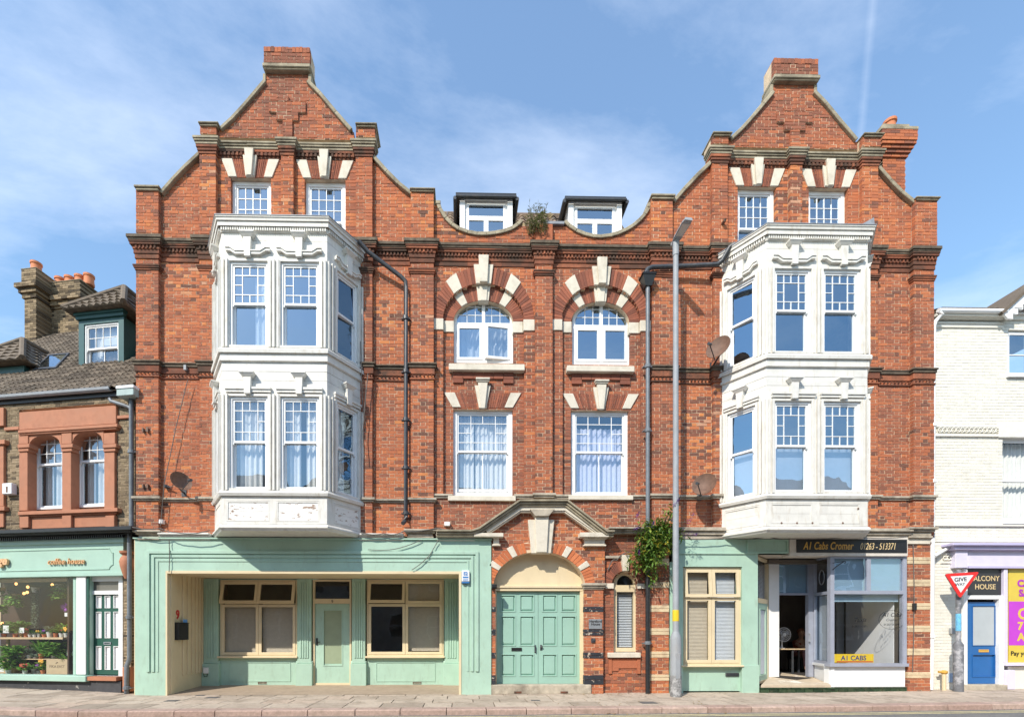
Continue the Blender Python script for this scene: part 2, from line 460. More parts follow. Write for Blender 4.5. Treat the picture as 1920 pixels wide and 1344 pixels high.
# ================================================================= GROUND
def gh(x):
    """the street climbs a little at both ends"""
    pts = [(-60, 0.25), (-13, 0.17), (-11.5, 0.13), (-7.6, 0.0), (0, 0.0), (8, 0.03), (14, 0.08), (60, 0.2)]
    for (a, ha), (b, hb) in zip(pts, pts[1:]):
        if x <= b: return ha + (hb-ha)*max(0, (x-a))/(b-a)
    return pts[-1][1]
M['asphalt'] = mat('worn_asphalt', (0.15, 0.145, 0.14), 0.95, 0.25, 30, (0.24, 0.225, 0.2), 0.6, 1.5, bmp=0.5, bscale=120)
M['slab'] = mat('concrete_paving', (0.0, 0, 0), 0.9, 0.12, 14, (0.21, 0.165, 0.12), 0.7, 2.3, bmp=0.3, bscale=70, tones=[(0, (0.31, 0.25, 0.195)), (0.35, (0.43, 0.35, 0.275)), (0.7, (0.49, 0.405, 0.32)), (1, (0.46, 0.345, 0.265))], dlo=0.48, spots=(11, .55, (.12, .1, .085)))
M['kerb'] = mat('pink_granite_kerb', (0.0, 0, 0), 0.9, 0.2, 18, (0.2, 0.15, 0.11), 0.6, 3, bmp=0.3, tones=[(0, (0.36, 0.245, 0.2)), (1, (0.45, 0.33, 0.27))])
M['joint'] = mat('paving_joint_sand', (0.13, 0.105, 0.08), 0.95, 0.25, 12)
M['yline'] = mat('faded_yellow_line', (0.62, 0.53, 0.28), 0.9, 0.15, 15, (0.3, 0.28, 0.25), 0.7, 6)
M['wline'] = mat('white_road_paint', (0.7, 0.7, 0.68), 0.9, 0.1, 15)
xs_ = [-400, -60, -30, -20, -15, -13, -11.5, -9.5, -7.6, -4, 0, 4, 8, 11, 14, 20, 30, 60, 400]
def kerb_y(x):
    return -2.36 + 0.012*x
def sheet(name, fy0, fy1, dz, m, parent=None, kind=None, xs=xs_, **kw):
    mb = MB()
    for a, b in zip(xs, xs[1:]):
        mb.add([(a, fy0(a), gh(a)+dz), (b, fy0(b), gh(b)+dz), (b, fy1(b), gh(b)+dz), (a, fy1(a), gh(a)+dz)], [(0, 1, 2, 3)])
    return mb.build(name, m, parent, kind=kind, **kw)
sheet('road', lambda x: -400, lambda x: 400, -0.115, M['asphalt'], kind='structure')
pave = sheet('pavement', lambda x: kerb_y(x)+0.12, lambda x: 3.5, -0.018, M['joint'], kind='structure', xs=[-60, -20, -15, -13, -11.5, -9.5, -7.6, -4, 0, 4, 8, 11, 14, 20, 60])
yl = [-60, -20, -15, -13, -11.5, -9.5, -7.6, -4, 0, 4, 8, 11, 14, 20, 60]
for k, (a, b) in enumerate(((-0.16, -0.22), (-0.30, -0.36))):
    sheet('yellow_line', lambda x: kerb_y(x)+b, lambda x: kerb_y(x)+a, -0.110, M['yline'], kind='structure', xs=yl)
wl = MB()
wl.add([(13.2, -2.55, gh(13.2)-0.109), (13.5, -2.55, gh(13.5)-0.109), (13.5, -3.6, gh(13.5)-0.109), (13.2, -3.6, gh(13.2)-0.109)], [(3, 2, 1, 0)])
wl.build('white_line', M['wline'], kind='structure')
# kerb stones and paving slabs, one by one
x = -15.0
while x < 16:
    L = random.uniform(0.78, 0.98)
    g0, g1 = gh(x), gh(x+L)
    mb = MB(); mb.tone = random.random()
    y0a, y0b = kerb_y(x)+0.0, kerb_y(x+L)+0.0
    c = 0.018
    a0, a1 = x+0.008, x+L-0.008
    j = random.uniform(-0.006, 0.006)
    vs_ = [(a0, y0a+j, g0-0.13), (a1, y0b+j, g1-0.13), (a1, y0b+j, g1-c), (a0, y0a+j, g0-c), (a0, y0a+j+c, g0+0.002), (a1, y0b+j+c, g1+0.002), (a1, y0b+0.29, g1+0.002), (a0, y0a+0.29, g0+0.002), (a1, y0b+.29, g1-0.13), (a0, y0a+.29, g0-0.13)]
    mb.add(vs_, [(0, 1, 2, 3), (3, 2, 5, 4), (4, 5, 6, 7), (1, 8, 6, 5, 2), (0, 3, 4, 7, 9), (6, 8, 9, 7)])
    mb.build('kerb_stone', M['kerb'], pave)
    x += L
rows = [(0.30, 0.93), (0.94, 1.46), (1.47, 2.02), (2.03, 2.75)]
for ri, (ra, rb) in enumerate(rows):
    x = -14.6 + ri*0.31
    while x < 15.6:
        L = random.choice((0.6, 0.75, 0.9, 0.9))
        mb = MB(); mb.tone = min(1, max(0, random.gauss(0.5, 0.24)))
        e = 0.011; zt = random.uniform(-0.003, 0.003); sl = random.uniform(-0.003, 0.003)
        pts = []
        for xx in (x+e, x+L-e):
            for dd in (ra+e, rb-e):
                pts.append((xx, kerb_y(xx)+dd, gh(xx)+zt+(sl if dd > ra+0.1 else 0)))
        p00, p01, p10, p11 = pts
        dn = [(p[0], p[1], p[2]-0.04) for p in (p00, p10, p11, p01)]
        mb.add([p00, p10, p11, p01]+dn, [(0, 1, 2, 3), (1, 0, 4, 5), (2, 1, 5, 6), (3, 2, 6, 7), (0, 3, 7, 4)])
        mb.build('paving_slab', M['slab'], pave)
        x += L

# ================================================================= BRICKLAYING
def brick_verts(L, H, dep, jit=0.0025):
    r = lambda: random.uniform(-jit, jit)
    fr = [(-L/2+r(), r(), r()), (L/2+r(), r(), r()), (L/2+r(), r(), H+r()), (-L/2+r(), r(), H+r())]
    bk = [(-L/2, dep, 0), (L/2, dep, 0), (L/2, dep, H), (-L/2, dep, H)]
    return fr+bk
BF = [(0, 1, 2, 3), (1, 5, 6, 2), (3, 2, 6, 7), (4, 0, 3, 7), (1, 0, 4, 5)]
def lay(root, zones, mbrick, mmortar, course=0.083, S=0.236, H=0.110, m=0.012, n_single=300, key=None, dark=0.22, name_stuff='brickwork', jit=0.0025, back=0.32, seed=3, tonef=None):
    """bricks in Flemish bond over the zones; the nearest n_single are objects of their own"""
    rnd = random.Random(seed)
    out = []
    mo = MB()
    for zn in zones:
        x0, x1, z0, z1, y = zn[:5]
        opt = zn[5] if len(zn) > 5 else {}
        pred = opt.get('pred'); rough = opt.get('rough', 1.0); dk = opt.get('dark', dark)
        bk = opt.get('back', back)
        k = math.floor(z0/course)
        while k*course < z1:
            za = max(z0, k*course); zb = min(z1, (k+1)*course)
            if zb-za > 0.02:
                zm = (za+zb)/2
                if pred is None: iv = [(x0, x1)]
                else:
                    iv = []; st = 0.012; n = max(1, int((x1-x0)/st)); cur = None
                    for i in range(n+1):
                        xx = x0+(x1-x0)*i/n
                        ok = pred(xx, zm)
                        if ok and cur is None: cur = xx
                        if (not ok) and cur is not None: iv.append((cur, xx)); cur = None
                    if cur is not None: iv.append((cur, x1))
                for a, b in iv:
                    if b-a < 0.03: continue
                    mo.box(a+0.004, b-0.004, y+(0.006 if rough < 1.5 else 0.011), bk, za, zb, rnd.random())
                    per = S+H+2*m
                    ph = x0 + (0 if k % 2 == 0 else -per/2)
                    i0 = math.floor((a-ph)/per)-1
                    p = ph+i0*per
                    while p < b:
                        for L, hd in ((S, 0), (H, 1)):
                            s, e = max(a, p), min(b, p+L)
                            if 0 < b-e < 0.0625: e = b
                            if 0 < s-a < 0.05: s = a
                            if e > b-1e-6 and s > b-0.05 and s > a: s = e
                            if e-s > 0.025:
                                big = mnoise.noise((s*0.55, zm*0.8, seed*3.7))
                                sh_ = opt.get('shift', 0.0)
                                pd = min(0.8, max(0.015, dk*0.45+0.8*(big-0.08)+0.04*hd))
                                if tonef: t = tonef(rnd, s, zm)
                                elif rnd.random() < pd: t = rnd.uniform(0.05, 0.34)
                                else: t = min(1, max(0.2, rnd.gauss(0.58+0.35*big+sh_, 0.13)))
                                out.append((s, e, za+m*0.5, zb-m*0.5, y+rnd.uniform(-0.004*rough, 0.002), t, abs(e-s-S) < 0.004 and zb-za > course-0.003, rough))
                            p += L+m
            k += 1
    wall = mo.build('wall', mmortar, root)
    full = [i for i, b in enumerate(out) if b[6]]
    full.sort(key=key(out) if key else (lambda i: out[i][0]))
    single = set(full[:n_single])
    rest = MB()
    protos = []
    for t in range(16):
        mb = MB(); mb.tone = [0.05, 0.14, 0.2, 0.28, 0.36, 0.42, 0.47, 0.52, 0.56, 0.6, 0.64, 0.68, 0.74, 0.8, 0.88, 0.97][t]
        mb.add(brick_verts(S, course-m, 0.1), BF)
        protos.append((mb.tone, mb.mesh('brick', mbrick, Vector((0, 0, 0)))[0]))
    for i, (s, e, za, zb, y, t, fl, rough) in enumerate(out):
        if i in single:
            me = min(protos, key=lambda q: abs(q[0]-t)+rnd.uniform(0, 0.05))[1]
            inst('brick', me, ((s+e)/2, y, za), wall)
        else:
            c = ((s+e)/2, y, za)
            vv = brick_verts(e-s, zb-za, 0.1, jit*rough)
            rest.add([(c[0]+q[0], c[1]+q[1], c[2]+q[2]) for q in vv], BF, t)
    if rest.v:
        rest.build(name_stuff, mbrick, wall, kind='stuff')
    return wall

# ================================================================= WINDOWS
BORDER = dict(v=[(0.255, 0, 1), (0.765, 0, 1), (0.5, 0, 0.23), (0.5, 0.77, 1)], h=[(0.23, 0, 1), (0.77, 0, 1), (0.5, 0, 0.255), (0.5, 0.765, 1)],
              cells=[(0, .255, 0, .23), (.255, .5, 0, .23), (.5, .765, 0, .23), (.765, 1, 0, .23), (0, .255, .23, .5), (0, .255, .5, .77), (.765, 1, .23, .5), (.765, 1, .5, .77),
                     (.255, .765, .23, .77), (0, .255, .77, 1), (.255, .5, .77, 1), (.5, .765, .77, 1), (.765, 1, .77, 1)])
def grid(nx, nz):
    return dict(v=[(i/nx, 0, 1) for i in range(1, nx)], h=[(j/nz, 0, 1) for j in range(1, nz)],
                cells=[(i/nx, (i+1)/nx, j/nz, (j+1)/nz) for i in range(nx) for j in range(nz)])
PLAIN = dict(v=[], h=[], cells=[(0, 1, 0, 1)])
PANE_YAW = [0.0]
def pane(parent, x0, x1, z0, z1, y, m, xf=None, tilt=True):
    mb = MB(xf)
    a = random.uniform(-0.0012, 0.0012); b = random.uniform(-0.0012, 0.0012)
    k = PANE_YAW[0]*(x1-x0)/2
    mb.add([(x0, y+a-k, z0), (x1, y-a+k, z0), (x1, y+b-a+k, z1), (x0, y+b+a-k, z1)], [(0, 1, 2, 3)])
    return mb.build('pane', m, parent)
def lights(parent, x0, x1, z0, z1, y, pat, gm, bm, bw=0.016, xf=None):
    """glazing bars and one pane for each opening between them"""
    if pat['v'] or pat['h']:
        b = MB(xf)
        for u, a, c in pat['v']:
            xx = x0+(x1-x0)*u
            b.box(xx-bw/2, xx+bw/2, y-0.012, y+0.012, z0+(z1-z0)*a, z0+(z1-z0)*c)
        for v, a, c in pat['h']:
            zz = z0+(z1-z0)*v
            b.box(x0+(x1-x0)*a, x0+(x1-x0)*c, y-0.010, y+0.010, zz-bw/2, zz+bw/2)
        b.build('glazing_bars', bm, parent)
    for a, c, d, e in pat['cells']:
        pane(parent, x0+(x1-x0)*a, x0+(x1-x0)*c, z0+(z1-z0)*d, z0+(z1-z0)*e, y+0.002, gm, xf)
def pleats(mb, x0, x1, z0, z1, y, n=8, amp=0.03, gather=0.0):
    k = n*6
    for i in range(k):
        def q(i_, z):
            u = i_/k
            a = amp*math.sin(u*n*2*math.pi)+0.4*amp*math.sin(u*n*4.3+1)
            xx = x0+(x1-x0)*u
            return (xx, y+a, z)
        mb.add([q(i, z0), q(i+1, z0), q(i+1, z1), q(i, z1)], [(0, 1, 2, 3)])
def curtain(parent, x0, x1, z0, z1, y, m='curtain', n=6, xf=None, amp=0.025):
    mb = MB(xf); pleats(mb, x0, x1, z0, z1, y, n, amp)
    return mb.build('curtain', M[m], parent, smooth=True)
def slats(parent, x0, x1, z0, z1, y, m='blind', pitch=0.03, tilt=0.5, xf=None, name='blind'):
    mb = MB(xf); z = z1
    dpt = pitch*0.9
    while z > z0:
        mb.add([(x0, y-dpt*0.35, z-dpt*tilt), (x1, y-dpt*0.35, z-dpt*tilt), (x1, y+dpt*0.35, z+dpt*tilt), (x0, y+dpt*0.35, z+dpt*tilt)], [(0, 1, 2, 3)])
        z -= pitch
    return mb.build(name, M[m], parent)
def sash_window(parent, x0, x1, z0, z1, y, fw=0.055, pat=BORDER, meet=0.45, gm='glass_sky', gm2=None, xf=None, label=None, fm='pvc', cur=None, split=False, raised=0.0):
    mb = MB(xf); mb.ring(x0, x1, z0, z1, fw, y, y+0.12)
    w = mb.build('sash_window', M[fm], parent, label=label)
    a0, a1, c0, c1 = x0+fw, x1-fw, z0+fw*0.8, z1-fw
    zm = c0+(c1-c0)*(1-meet)
    sw = 0.042
    u = MB(xf); u.ring(a0+.001, a1-.001, zm-0.03, c1-.001, sw, y+0.025, y+0.065, wb=0.05)
    hx = 0.03
    u.box(a0+0.002, a0+hx, y+0.015, y+0.06, zm-0.075, zm-0.031); u.box(a1-hx, a1-0.002, y+0.015, y+0.06, zm-0.075, zm-0.031)
    us = u.build('upper_sash', M[fm], w)
    lights(w, a0+sw, a1-sw, zm+0.02, c1-sw, y+0.045, pat, M[gm], M[fm], xf=xf)
    l = MB(xf); l.ring(a0+.003, a1-.003, c0+raised, zm+0.015, sw+0.006, y+0.07, y+0.11, wb=0.065)
    l.build('lower_sash', M[fm], w)
    gm2 = gm2 or gm
    la0, la1, lc0, lc1 = a0+sw+.006, a1-sw-.006, c0+0.065+raised, zm-0.03
    lights(w, la0, la1, lc0, lc1, y+0.09, grid(2, 1) if split else PLAIN, M[gm2], M[fm], bw=0.022, xf=xf)
    if cur:
        for c in cur:
            kind, u0, u1, v0, v1, mm = c
            X0, X1 = a0+(a1-a0)*u0, a0+(a1-a0)*u1
            Z0, Z1 = c0+(c1-c0)*v0, c0+(c1-c0)*v1
            if kind == 'c': curtain(w, X0, X1, Z0, Z1, y+0.24, mm, max(2, int((X1-X0)/0.11)), xf)
            elif kind == 's': slats(w, X0, X1, Z0, Z1, y+0.2, mm, 0.032, xf=xf)
            elif kind == 'f':
                q = MB(xf); q.box(X0, X1, y+0.2, y+0.205, Z0, Z1); q.build('roller_blind', M[mm], w)
    return w
def framed(parent, name, x0, x1, z0, z1, y, fw, cells, sw, fm, gm, label=None, xf=None, dep=0.1, sdep=0.05, open_=None, pname='casement'):
    """outer frame + one sash ring and pane for each cell (x0, x1, z0, z1 in 0..1 of the clear opening)"""
    mb = MB(xf); mb.ring(x0, x1, z0, z1, fw, y, y+dep)
    w = mb.build(name, M[fm], parent, label=label)
    a0, a1, c0, c1 = x0+fw, x1-fw, z0+fw, z1-fw
    for i, (u0, u1, v0, v1) in enumerate(cells):
        g = 0.004
        A, B, C, E_ = a0+(a1-a0)*u0+g, a0+(a1-a0)*u1-g, c0+(c1-c0)*v0+g, c0+(c1-c0)*v1-g
        xf2 = xf
        if open_ and i in open_:
            ang, hinge = open_[i]
            ca, sa = math.cos(ang), math.sin(ang)
            if hinge == 'top':
                def xf2(p, E_=E_, ca=ca, sa=sa):
                    dz = p[2]-E_; dy = p[1]-y
                    return (p[0], y+dy*ca+dz*sa, E_+dz*ca-dy*sa) if xf is None else xf((p[0], y+dy*ca+dz*sa, E_+dz*ca-dy*sa))
            else:
                def xf2(p, B=B, ca=ca, sa=sa):
                    dx_ = p[0]-B; dy = p[1]-y
                    return (B+dx_*ca-dy*sa, y+dx_*sa+dy*ca, p[2])
        s = MB(xf2); s.ring(A, B, C, E_, sw, y-0.012, y-0.012+sdep)
        ps = s.build(pname, M[fm], w)
        pane(w, A+sw, B-sw, C+sw, E_-sw, y+0.01, M[gm], xf2)
    return w

# ================================================================= THE RED BRICK BUILDING
WALL, PIL, PAN = 0.0, -0.11, 0.09
DXG = 12.69                                    # the right gable stands this far from the left one
bld = empty('brick_building', (2.0, 0.0, 0.0), 'tall red brick Victorian building with two gables and white bay windows', 'building')
def zz(py, px=520, y=PIL): return Z(py, px, y)

z_low = zz(1004, 500, 0)
z_cb = zz(478, 300, -0.2); z_ct = zz(444, 300, -0.3)
z_sill1 = zz(930, 900, 0)
# outlines of a gable (left one), world x, z
def PP(pts, y=PIL): return [P(a, b, y) for a, b in pts]
def interp(line, z):
    """x on a sloping line at height z"""
    for (xa, za), (xb, zb) in zip(line, line[1:]):
        lo, hi = min(za, zb), max(za, zb)
        if lo <= z <= hi: return xa+(xb-xa)*(z-za)/(zb-za)
    return None
SL1 = PP([(299, 358), (320, 334), (345, 308), (374, 281)])            # lower left slope
SL2 = PP([(411, 238), (432, 219), (455, 194), (494, 148)])            # upper left slope
SR2 = PP([(577, 148), (600, 171), (630, 207), (659, 240)])            # upper right slope
SR1 = PP([(700, 289), (726, 318), (748, 340), (772, 359)])            # lower right slope
zg_c = zz(268); z_gt = zz(254); z_blk = zz(234, 400); z_neck = zz(148)
z_top0 = zz(130); z_top1 = zz(89)
x_p1 = (X(255, PIL), X(297, PIL)); x_p2 = (X(374, PIL), X(404.5, PIL)); x_p3 = (X(527, PIL), X(550, PIL)); x_p4 = (X(667, PIL), X(698, PIL)); x_p5 = (X(770, PIL), X(813, PIL))
z_p1t = zz(356, 280); z_p5t = zz(357, 790)

def gable_zones(dx, dz=0.0):
    G = dict(rough=1.45, dark=0.16)
    gw = [(X(432, WALL)+dx, X(508, WALL)+dx), (X(571, WALL)+dx, X(647.5, WALL)+dx)]
    zl = zz(334, 470, 0)
    def hole(x, z): return any(a < x < b for a, b in gw) and z < zl
    zs = []
    zs.append((x_p1[0]+dx, x_p1[1]+dx, z_ct, z_p1t, PIL, G))
    def lw(x, z):
        xs = interp(SL1, z)
        return (z < SL1[0][1]) or (xs is not None and x-dx > xs)
    zs.append((x_p1[1]+dx, x_p2[0]+dx, z_ct, SL1[-1][1], WALL, dict(G, pred=lw)))
    for p in (x_p2, x_p3, x_p4):
        zs.append((p[0]+dx, p[1]+dx, z_ct, zg_c, PIL, dict(G, dark=0.2)))
    zs.append((x_p2[1]+dx, x_p3[0]+dx, z_ct, zg_c, WALL, dict(G, pred=lambda x, z: not hole(x, z))))
    zs.append((x_p3[1]+dx, x_p4[0]+dx, z_ct, zg_c, WALL, dict(G, pred=lambda x, z: not hole(x, z))))
    def rw(x, z):
        xs = interp(SR1, z)
        return (z < SR1[-1][1]) or (xs is not None and x-dx < xs)
    zs.append((x_p4[1]+dx, x_p5[0]+dx, z_ct, SR1[0][1], WALL, dict(G, pred=rw)))
    zs.append((x_p5[0]+dx, x_p5[1]+dx, z_ct, z_p5t, PIL, G))
    # above the gable cornice
    def up(x, z):
        if z < SL2[0][1]: return True
        a, b = interp(SL2, z), interp(SR2, z)
        if a is None or b is None: return X(497, PIL) < x-dx < X(576, PIL)
        return a < x-dx < b
    U = dict(rough=1.4, dark=0.5, shift=-.12)
    zs.append((X(408, WALL)+dx, X(664, WALL)+dx, z_gt, z_top0, WALL-0.03, dict(U, pred=up)))
    for a, b in ((375, 405.6), (667.5, 703)):
        zs.append((X(a, PIL)+dx, X(b, PIL)+dx, z_gt, z_blk, PIL, U))
    zs.append((X(494.5, PIL)+dx, X(581, PIL)+dx, z_top0, z_top1, PIL, dict(U, dark=0.9, shift=-.3, back=0.3)))
    for a, b, c, d in ((529, 547, 222, 254), (517, 558, 207, 222), (503, 572, 186, 207), (517, 540, 176, 186)):
        zs.append((X(a, PIL)+dx, X(b, PIL)+dx, zz(d), zz(c), WALL-0.075, dict(U, back=0.05)))
    return zs, gw, zl

zones = []
gzs = []
for dx in (0.0, DXG):
    a, gw, zl = gable_zones(dx)
    zones += a; gzs.append((dx, gw, zl))

# arched second-floor windows: ellipses about the springing point (photo px)
ARCH = []
for cxp, sp, sc in ((906.6, 600.5, 1.0), (1127.2, 602.0, 0.985)):
    cx, cz = P(cxp, sp, WALL)
    k = 1/75.0*sc
    ARCH.append((cx, cz, k))
def in_ell(x, z, A, a, b):
    cx, cz, k = A
    return z > cz and ((x-cx)/(a*k))**2 + ((z-cz)/(b*k))**2 < 1
LPX = [(831, 983, 850, 962.5, 849, 961.5), (1055, 1202.5, 1072.5, 1181.5, 1070, 1178.5)]
z_w2s = zz(681.5, 905, PAN); z_w1t = zz(765, 905, PAN); z_w1b = zz(931, 905, PAN)
def pan_wall(x, z, A, xa, xb):
    """true where the main wall plane stands in front of the recessed panel"""
    if z > A[1]: return not in_ell(x, z, A, 76, 69)
    return False
def pan_in(x, z, A, i):
    x0, x1, wa, wb, la, lb = LPX[i]
    if z > A[1]+0.02: return False
    if X(wa, PAN) < x < X(wb, PAN) and z > z_w2s: return False
    if X(la, PAN) < x < X(lb, PAN) and z_w1b < z < z_w1t: return False
    return True

DK = dict(dark=0.4, shift=-.12)
for a, b, y, o in ((255, 297, PIL, dict(dark=0.5, shift=-.1)), (297, 374, WALL, dict(dark=0.22)), (374, 404.5, PIL, {}), (667, 698, PIL, dict(dark=0.5, shift=-.2)), (698, 770, WALL, {}), (770, 813, PIL, dict(dark=0.35, shift=-.06)),
                (813, 831, WALL, DK), (983, 1004, WALL, DK), (1004, 1036, PIL, DK), (1036, 1055, WALL, DK), (1202.5, 1223, WALL, dict(dark=0.8, shift=-.25)), (1223, 1266, PIL, DK), (1266, 1338, WALL, {}),
                (1338, 1369, PIL, {}), (1615, 1646, PIL, {}), (1646, 1713, WALL, DK), (1713, 1751.5, PIL, DK)):
    zb_ = z_low
    if a in (813, 983, 1004, 1036, 1202.5): zb_ = z_sill1
    zones.append((X(a, PIL if y == PIL else WALL), X(b, PIL if y == PIL else WALL), zb_, z_cb+0.03, y, o))
for i, (x0, x1, *_r) in enumerate(LPX):
    A = ARCH[i]
    zones.append((X(x0), X(x1), A[1], z_cb+0.03, WALL, dict(dark=0.2, pred=lambda x, z, A=A, x0=x0, x1=x1: pan_wall(x, z, A, x0, x1))))
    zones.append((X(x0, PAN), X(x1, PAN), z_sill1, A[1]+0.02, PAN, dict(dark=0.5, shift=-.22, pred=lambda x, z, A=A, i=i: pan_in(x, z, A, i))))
# below the first-floor sills, beside and over the entrance pediment
PED = PP([(883, 1003), (973, 950), (1063, 950), (1137, 1003)], -0.1)
zones.append((X(813), X(1266), z_low, z_sill1, WALL, dict(dark=0.6, rough=1.4, shift=-.2)))
# strip of brick above each bay, under the gable windows
for dx in (0.0, DXG):
    pass
# the parapet between the gables: two dips with a stump between them
DIP = [PP([(823.7, 378.7), (828, 392), (838.6, 408.5), (850, 420), (862.4, 427.8), (878, 433.5), (895, 436.7), (912, 436.8), (928, 435), (945, 431.5), (957.6, 427.0), (968, 420.5), (976, 413)], WALL),
       PP([(1061, 414.4), (1069, 422), (1082, 431), (1098, 437.5), (1112, 441), (1126, 442), (1142, 440), (1156, 436.2), (1171, 430), (1185, 421.5), (1196, 412), (1205.5, 401.5), (1212, 391), (1216, 381.7)], WALL)]
def dip_z(x):
    for ln in DIP:
        if ln[0][0] <= x <= ln[-1][0]:
            for (xa, za), (xb, zb) in zip(ln, ln[1:]):
                if xa <= x <= xb: return za+(zb-za)*(x-xa)/(xb-xa)
    if x < DIP[0][0][0]: return DIP[0][0][1]
    if x > DIP[1][-1][0]: return DIP[1][-1][1]
    return zz(417, 1010)
zones.append((x_p5[1], x_p1[0]+DXG, z_ct, zz(378, 820), WALL, dict(rough=1.6, dark=0.2, pred=lambda x, z: z < dip_z(x)-0.03)))
# ground-floor brickwork: entrance surround, striped piers, wall round the little window
EN = P(1011.5, 1101, -0.12)                    # springing centre of the entrance arch
def in_en(x, z, a, b): return z > EN[1] and ((x-EN[0])/(a/75))**2+((z-EN[1])/(b/75))**2 < 1
zones.append((X(921, -.12), X(1134, -.12), EN[1], zz(945, 1011), -0.12, dict(dark=0.12, rough=1.3, pred=lambda x, z: (not in_en(x, z, 92, 74)) and z < min(PED[1][1], PED[0][1]+(x-PED[0][0])*0.72, PED[3][1]+(PED[3][0]-x)*0.78))))
PR = [(0, 1.0)]
E_DARK = [(1136.5, 1147), (1179, 1191), (1222.5, 1234), (1265, 1283)]
def ent_tone(rnd, s, z):
    return None
zones.append((X(1096, -.12), X(1131, -.12), -0.05, EN[1], -0.12, dict(dark=0.1, rough=1.3)))
zones.append((X(920.5, -.12), X(929, -.12), -0.05, EN[1], -0.12, dict(dark=0.1)))
SWP = P(1171, 1095, 0.0)
def sw_ok(x, z):
    if X(1150.5) < x < X(1194): 
        if zz(1223, 1170, 0) < z < SWP[1]: return False
    return not (z >= SWP[1] and ((x-SWP[0])/(23/75))**2+((z-SWP[1])/(24/75))**2 < 1)
zones.append((X(1131), X(1215), -0.05, z_low, WALL, dict(dark=0.5, rough=1.5, shift=-.22, pred=sw_ok)))
zones.append((X(1215, PIL), X(1254, PIL), -0.05, z_low, PIL, dict(dark=0.3, rough=1.3)))
zones.append((X(1702, PIL), X(1744, PIL), -0.05, z_low, PIL, dict(dark=0.15, rough=1.3)))
wall = lay(bld, zones, M['brick'], M['mortar'])

# ---- mouldings that break forward round the pilasters
SEGS = [(255, 297, PIL), (297, 374, WALL), (374, 404.5, PIL), (404.5, 667, WALL), (667, 698, PIL), (698, 770, WALL), (770, 813, PIL), (813, 1004, WALL), (1004, 1036, PIL), (1036, 1223, WALL), (1223, 1266, PIL), (1266, 1338, WALL), (1338, 1369, PIL), (1369, 1615, WALL), (1615, 1646, PIL), (1646, 1713, WALL), (1713, 1752, PIL)]
def moulding(name, layers, m, segs=SEGS, parent=None, jag=0.0, dxs=(0.0,)):
    """layers: z bottom, z top, projection; one object for each unbroken run"""
    runs = []
    for s_ in segs:
        if runs and abs(runs[-1][-1][1]-s_[0]) < 0.6: runs[-1].append(s_)
        else: runs.append([s_])
    o = None
    for dx in dxs:
        for run in runs:
            mb = MB()
            for a, b, y in run:
                x0, x1 = X(a, PIL if y < -0.05 else WALL)+dx, X(b, PIL if y < -0.05 else WALL)+dx
                for z0, z1, pr in layers:
                    if y < -0.05:
                        mb.box(x0-pr, x1+(pr if b < 1750 or b > 1752.5 else pr*.4), y-pr, 0.1, z0-0.003, z1+0.003, random.random())
                    else:
                        n = max(1, int((x1-x0)/0.7)) if jag else 1
                        for i in range(n):
                            j = random.uniform(-jag, jag)
                            mb.box(x0+(x1-x0)*i/n, x0+(x1-x0)*(i+1)/n, y-pr+j, 0.1, z0+j*0.3, z1+j*0.3, random.random())
            o = mb.build(name, m, parent or bld, bevel=0.006)
    return o
def zc(py): return zz(py, 275, -0.22)
dz_m = 0.0
moulding('cornice', [(zc(446), zc(440.5), 0.15), (zc(449.5), zc(446.3), 0.125)], M['dark_stone'], jag=0.006)
moulding('brick_cornice', [(zc(452.5), zc(449.6), 0.115), (zc(456.5), zc(453), 0.10), (zc(463), zc(457), 0.055), (zc(470.5), zc(463.2), 0.04), (zc(479), zc(471), 0.022)], M['moulded'], jag=0.004)
def dentils(name, segs, z0, z1, pr, m, w=0.05, pitch=0.105, dxs=(0.0,), ball=False):
    mb = MB()
    for dx in dxs:
        for a, b, y in segs:
            x0, x1 = X(a, y)+dx, X(b, y)+dx
            n = max(1, int((x1-x0)/pitch))
            for i in range(n):
                c = x0+(x1-x0)*(i+0.5)/n
                if ball: mb.lathe([(0.001, 0), (w*0.4, 0.008), (w*0.5, 0.02), (w*0.4, 0.032), (0.001, 0.04)], (c, y-pr-0.02, (z0+z1)/2-0.02), 7, random.random())
                else: mb.box(c-w/2, c+w/2, y-pr, y-pr+0.06, z0, z1, random.random())
    return mb.build(name, m, bld, kind='stuff')
dentils('cornice_dentils', SEGS, zc(462.5), zc(457.2), 0.08, M['moulded'], w=.04, pitch=.085)
# capitals of the pilasters
zk = lambda py: zz(py, 275, -0.16)
PILS = [s for s in SEGS if s[2] == PIL]
moulding('pilaster_capital', [(zk(497.5), zk(495), 0.055), (zk(500.5), zk(497.8), 0.042), (zk(504), zk(500.8), 0.022)], M['moulded'], PILS)
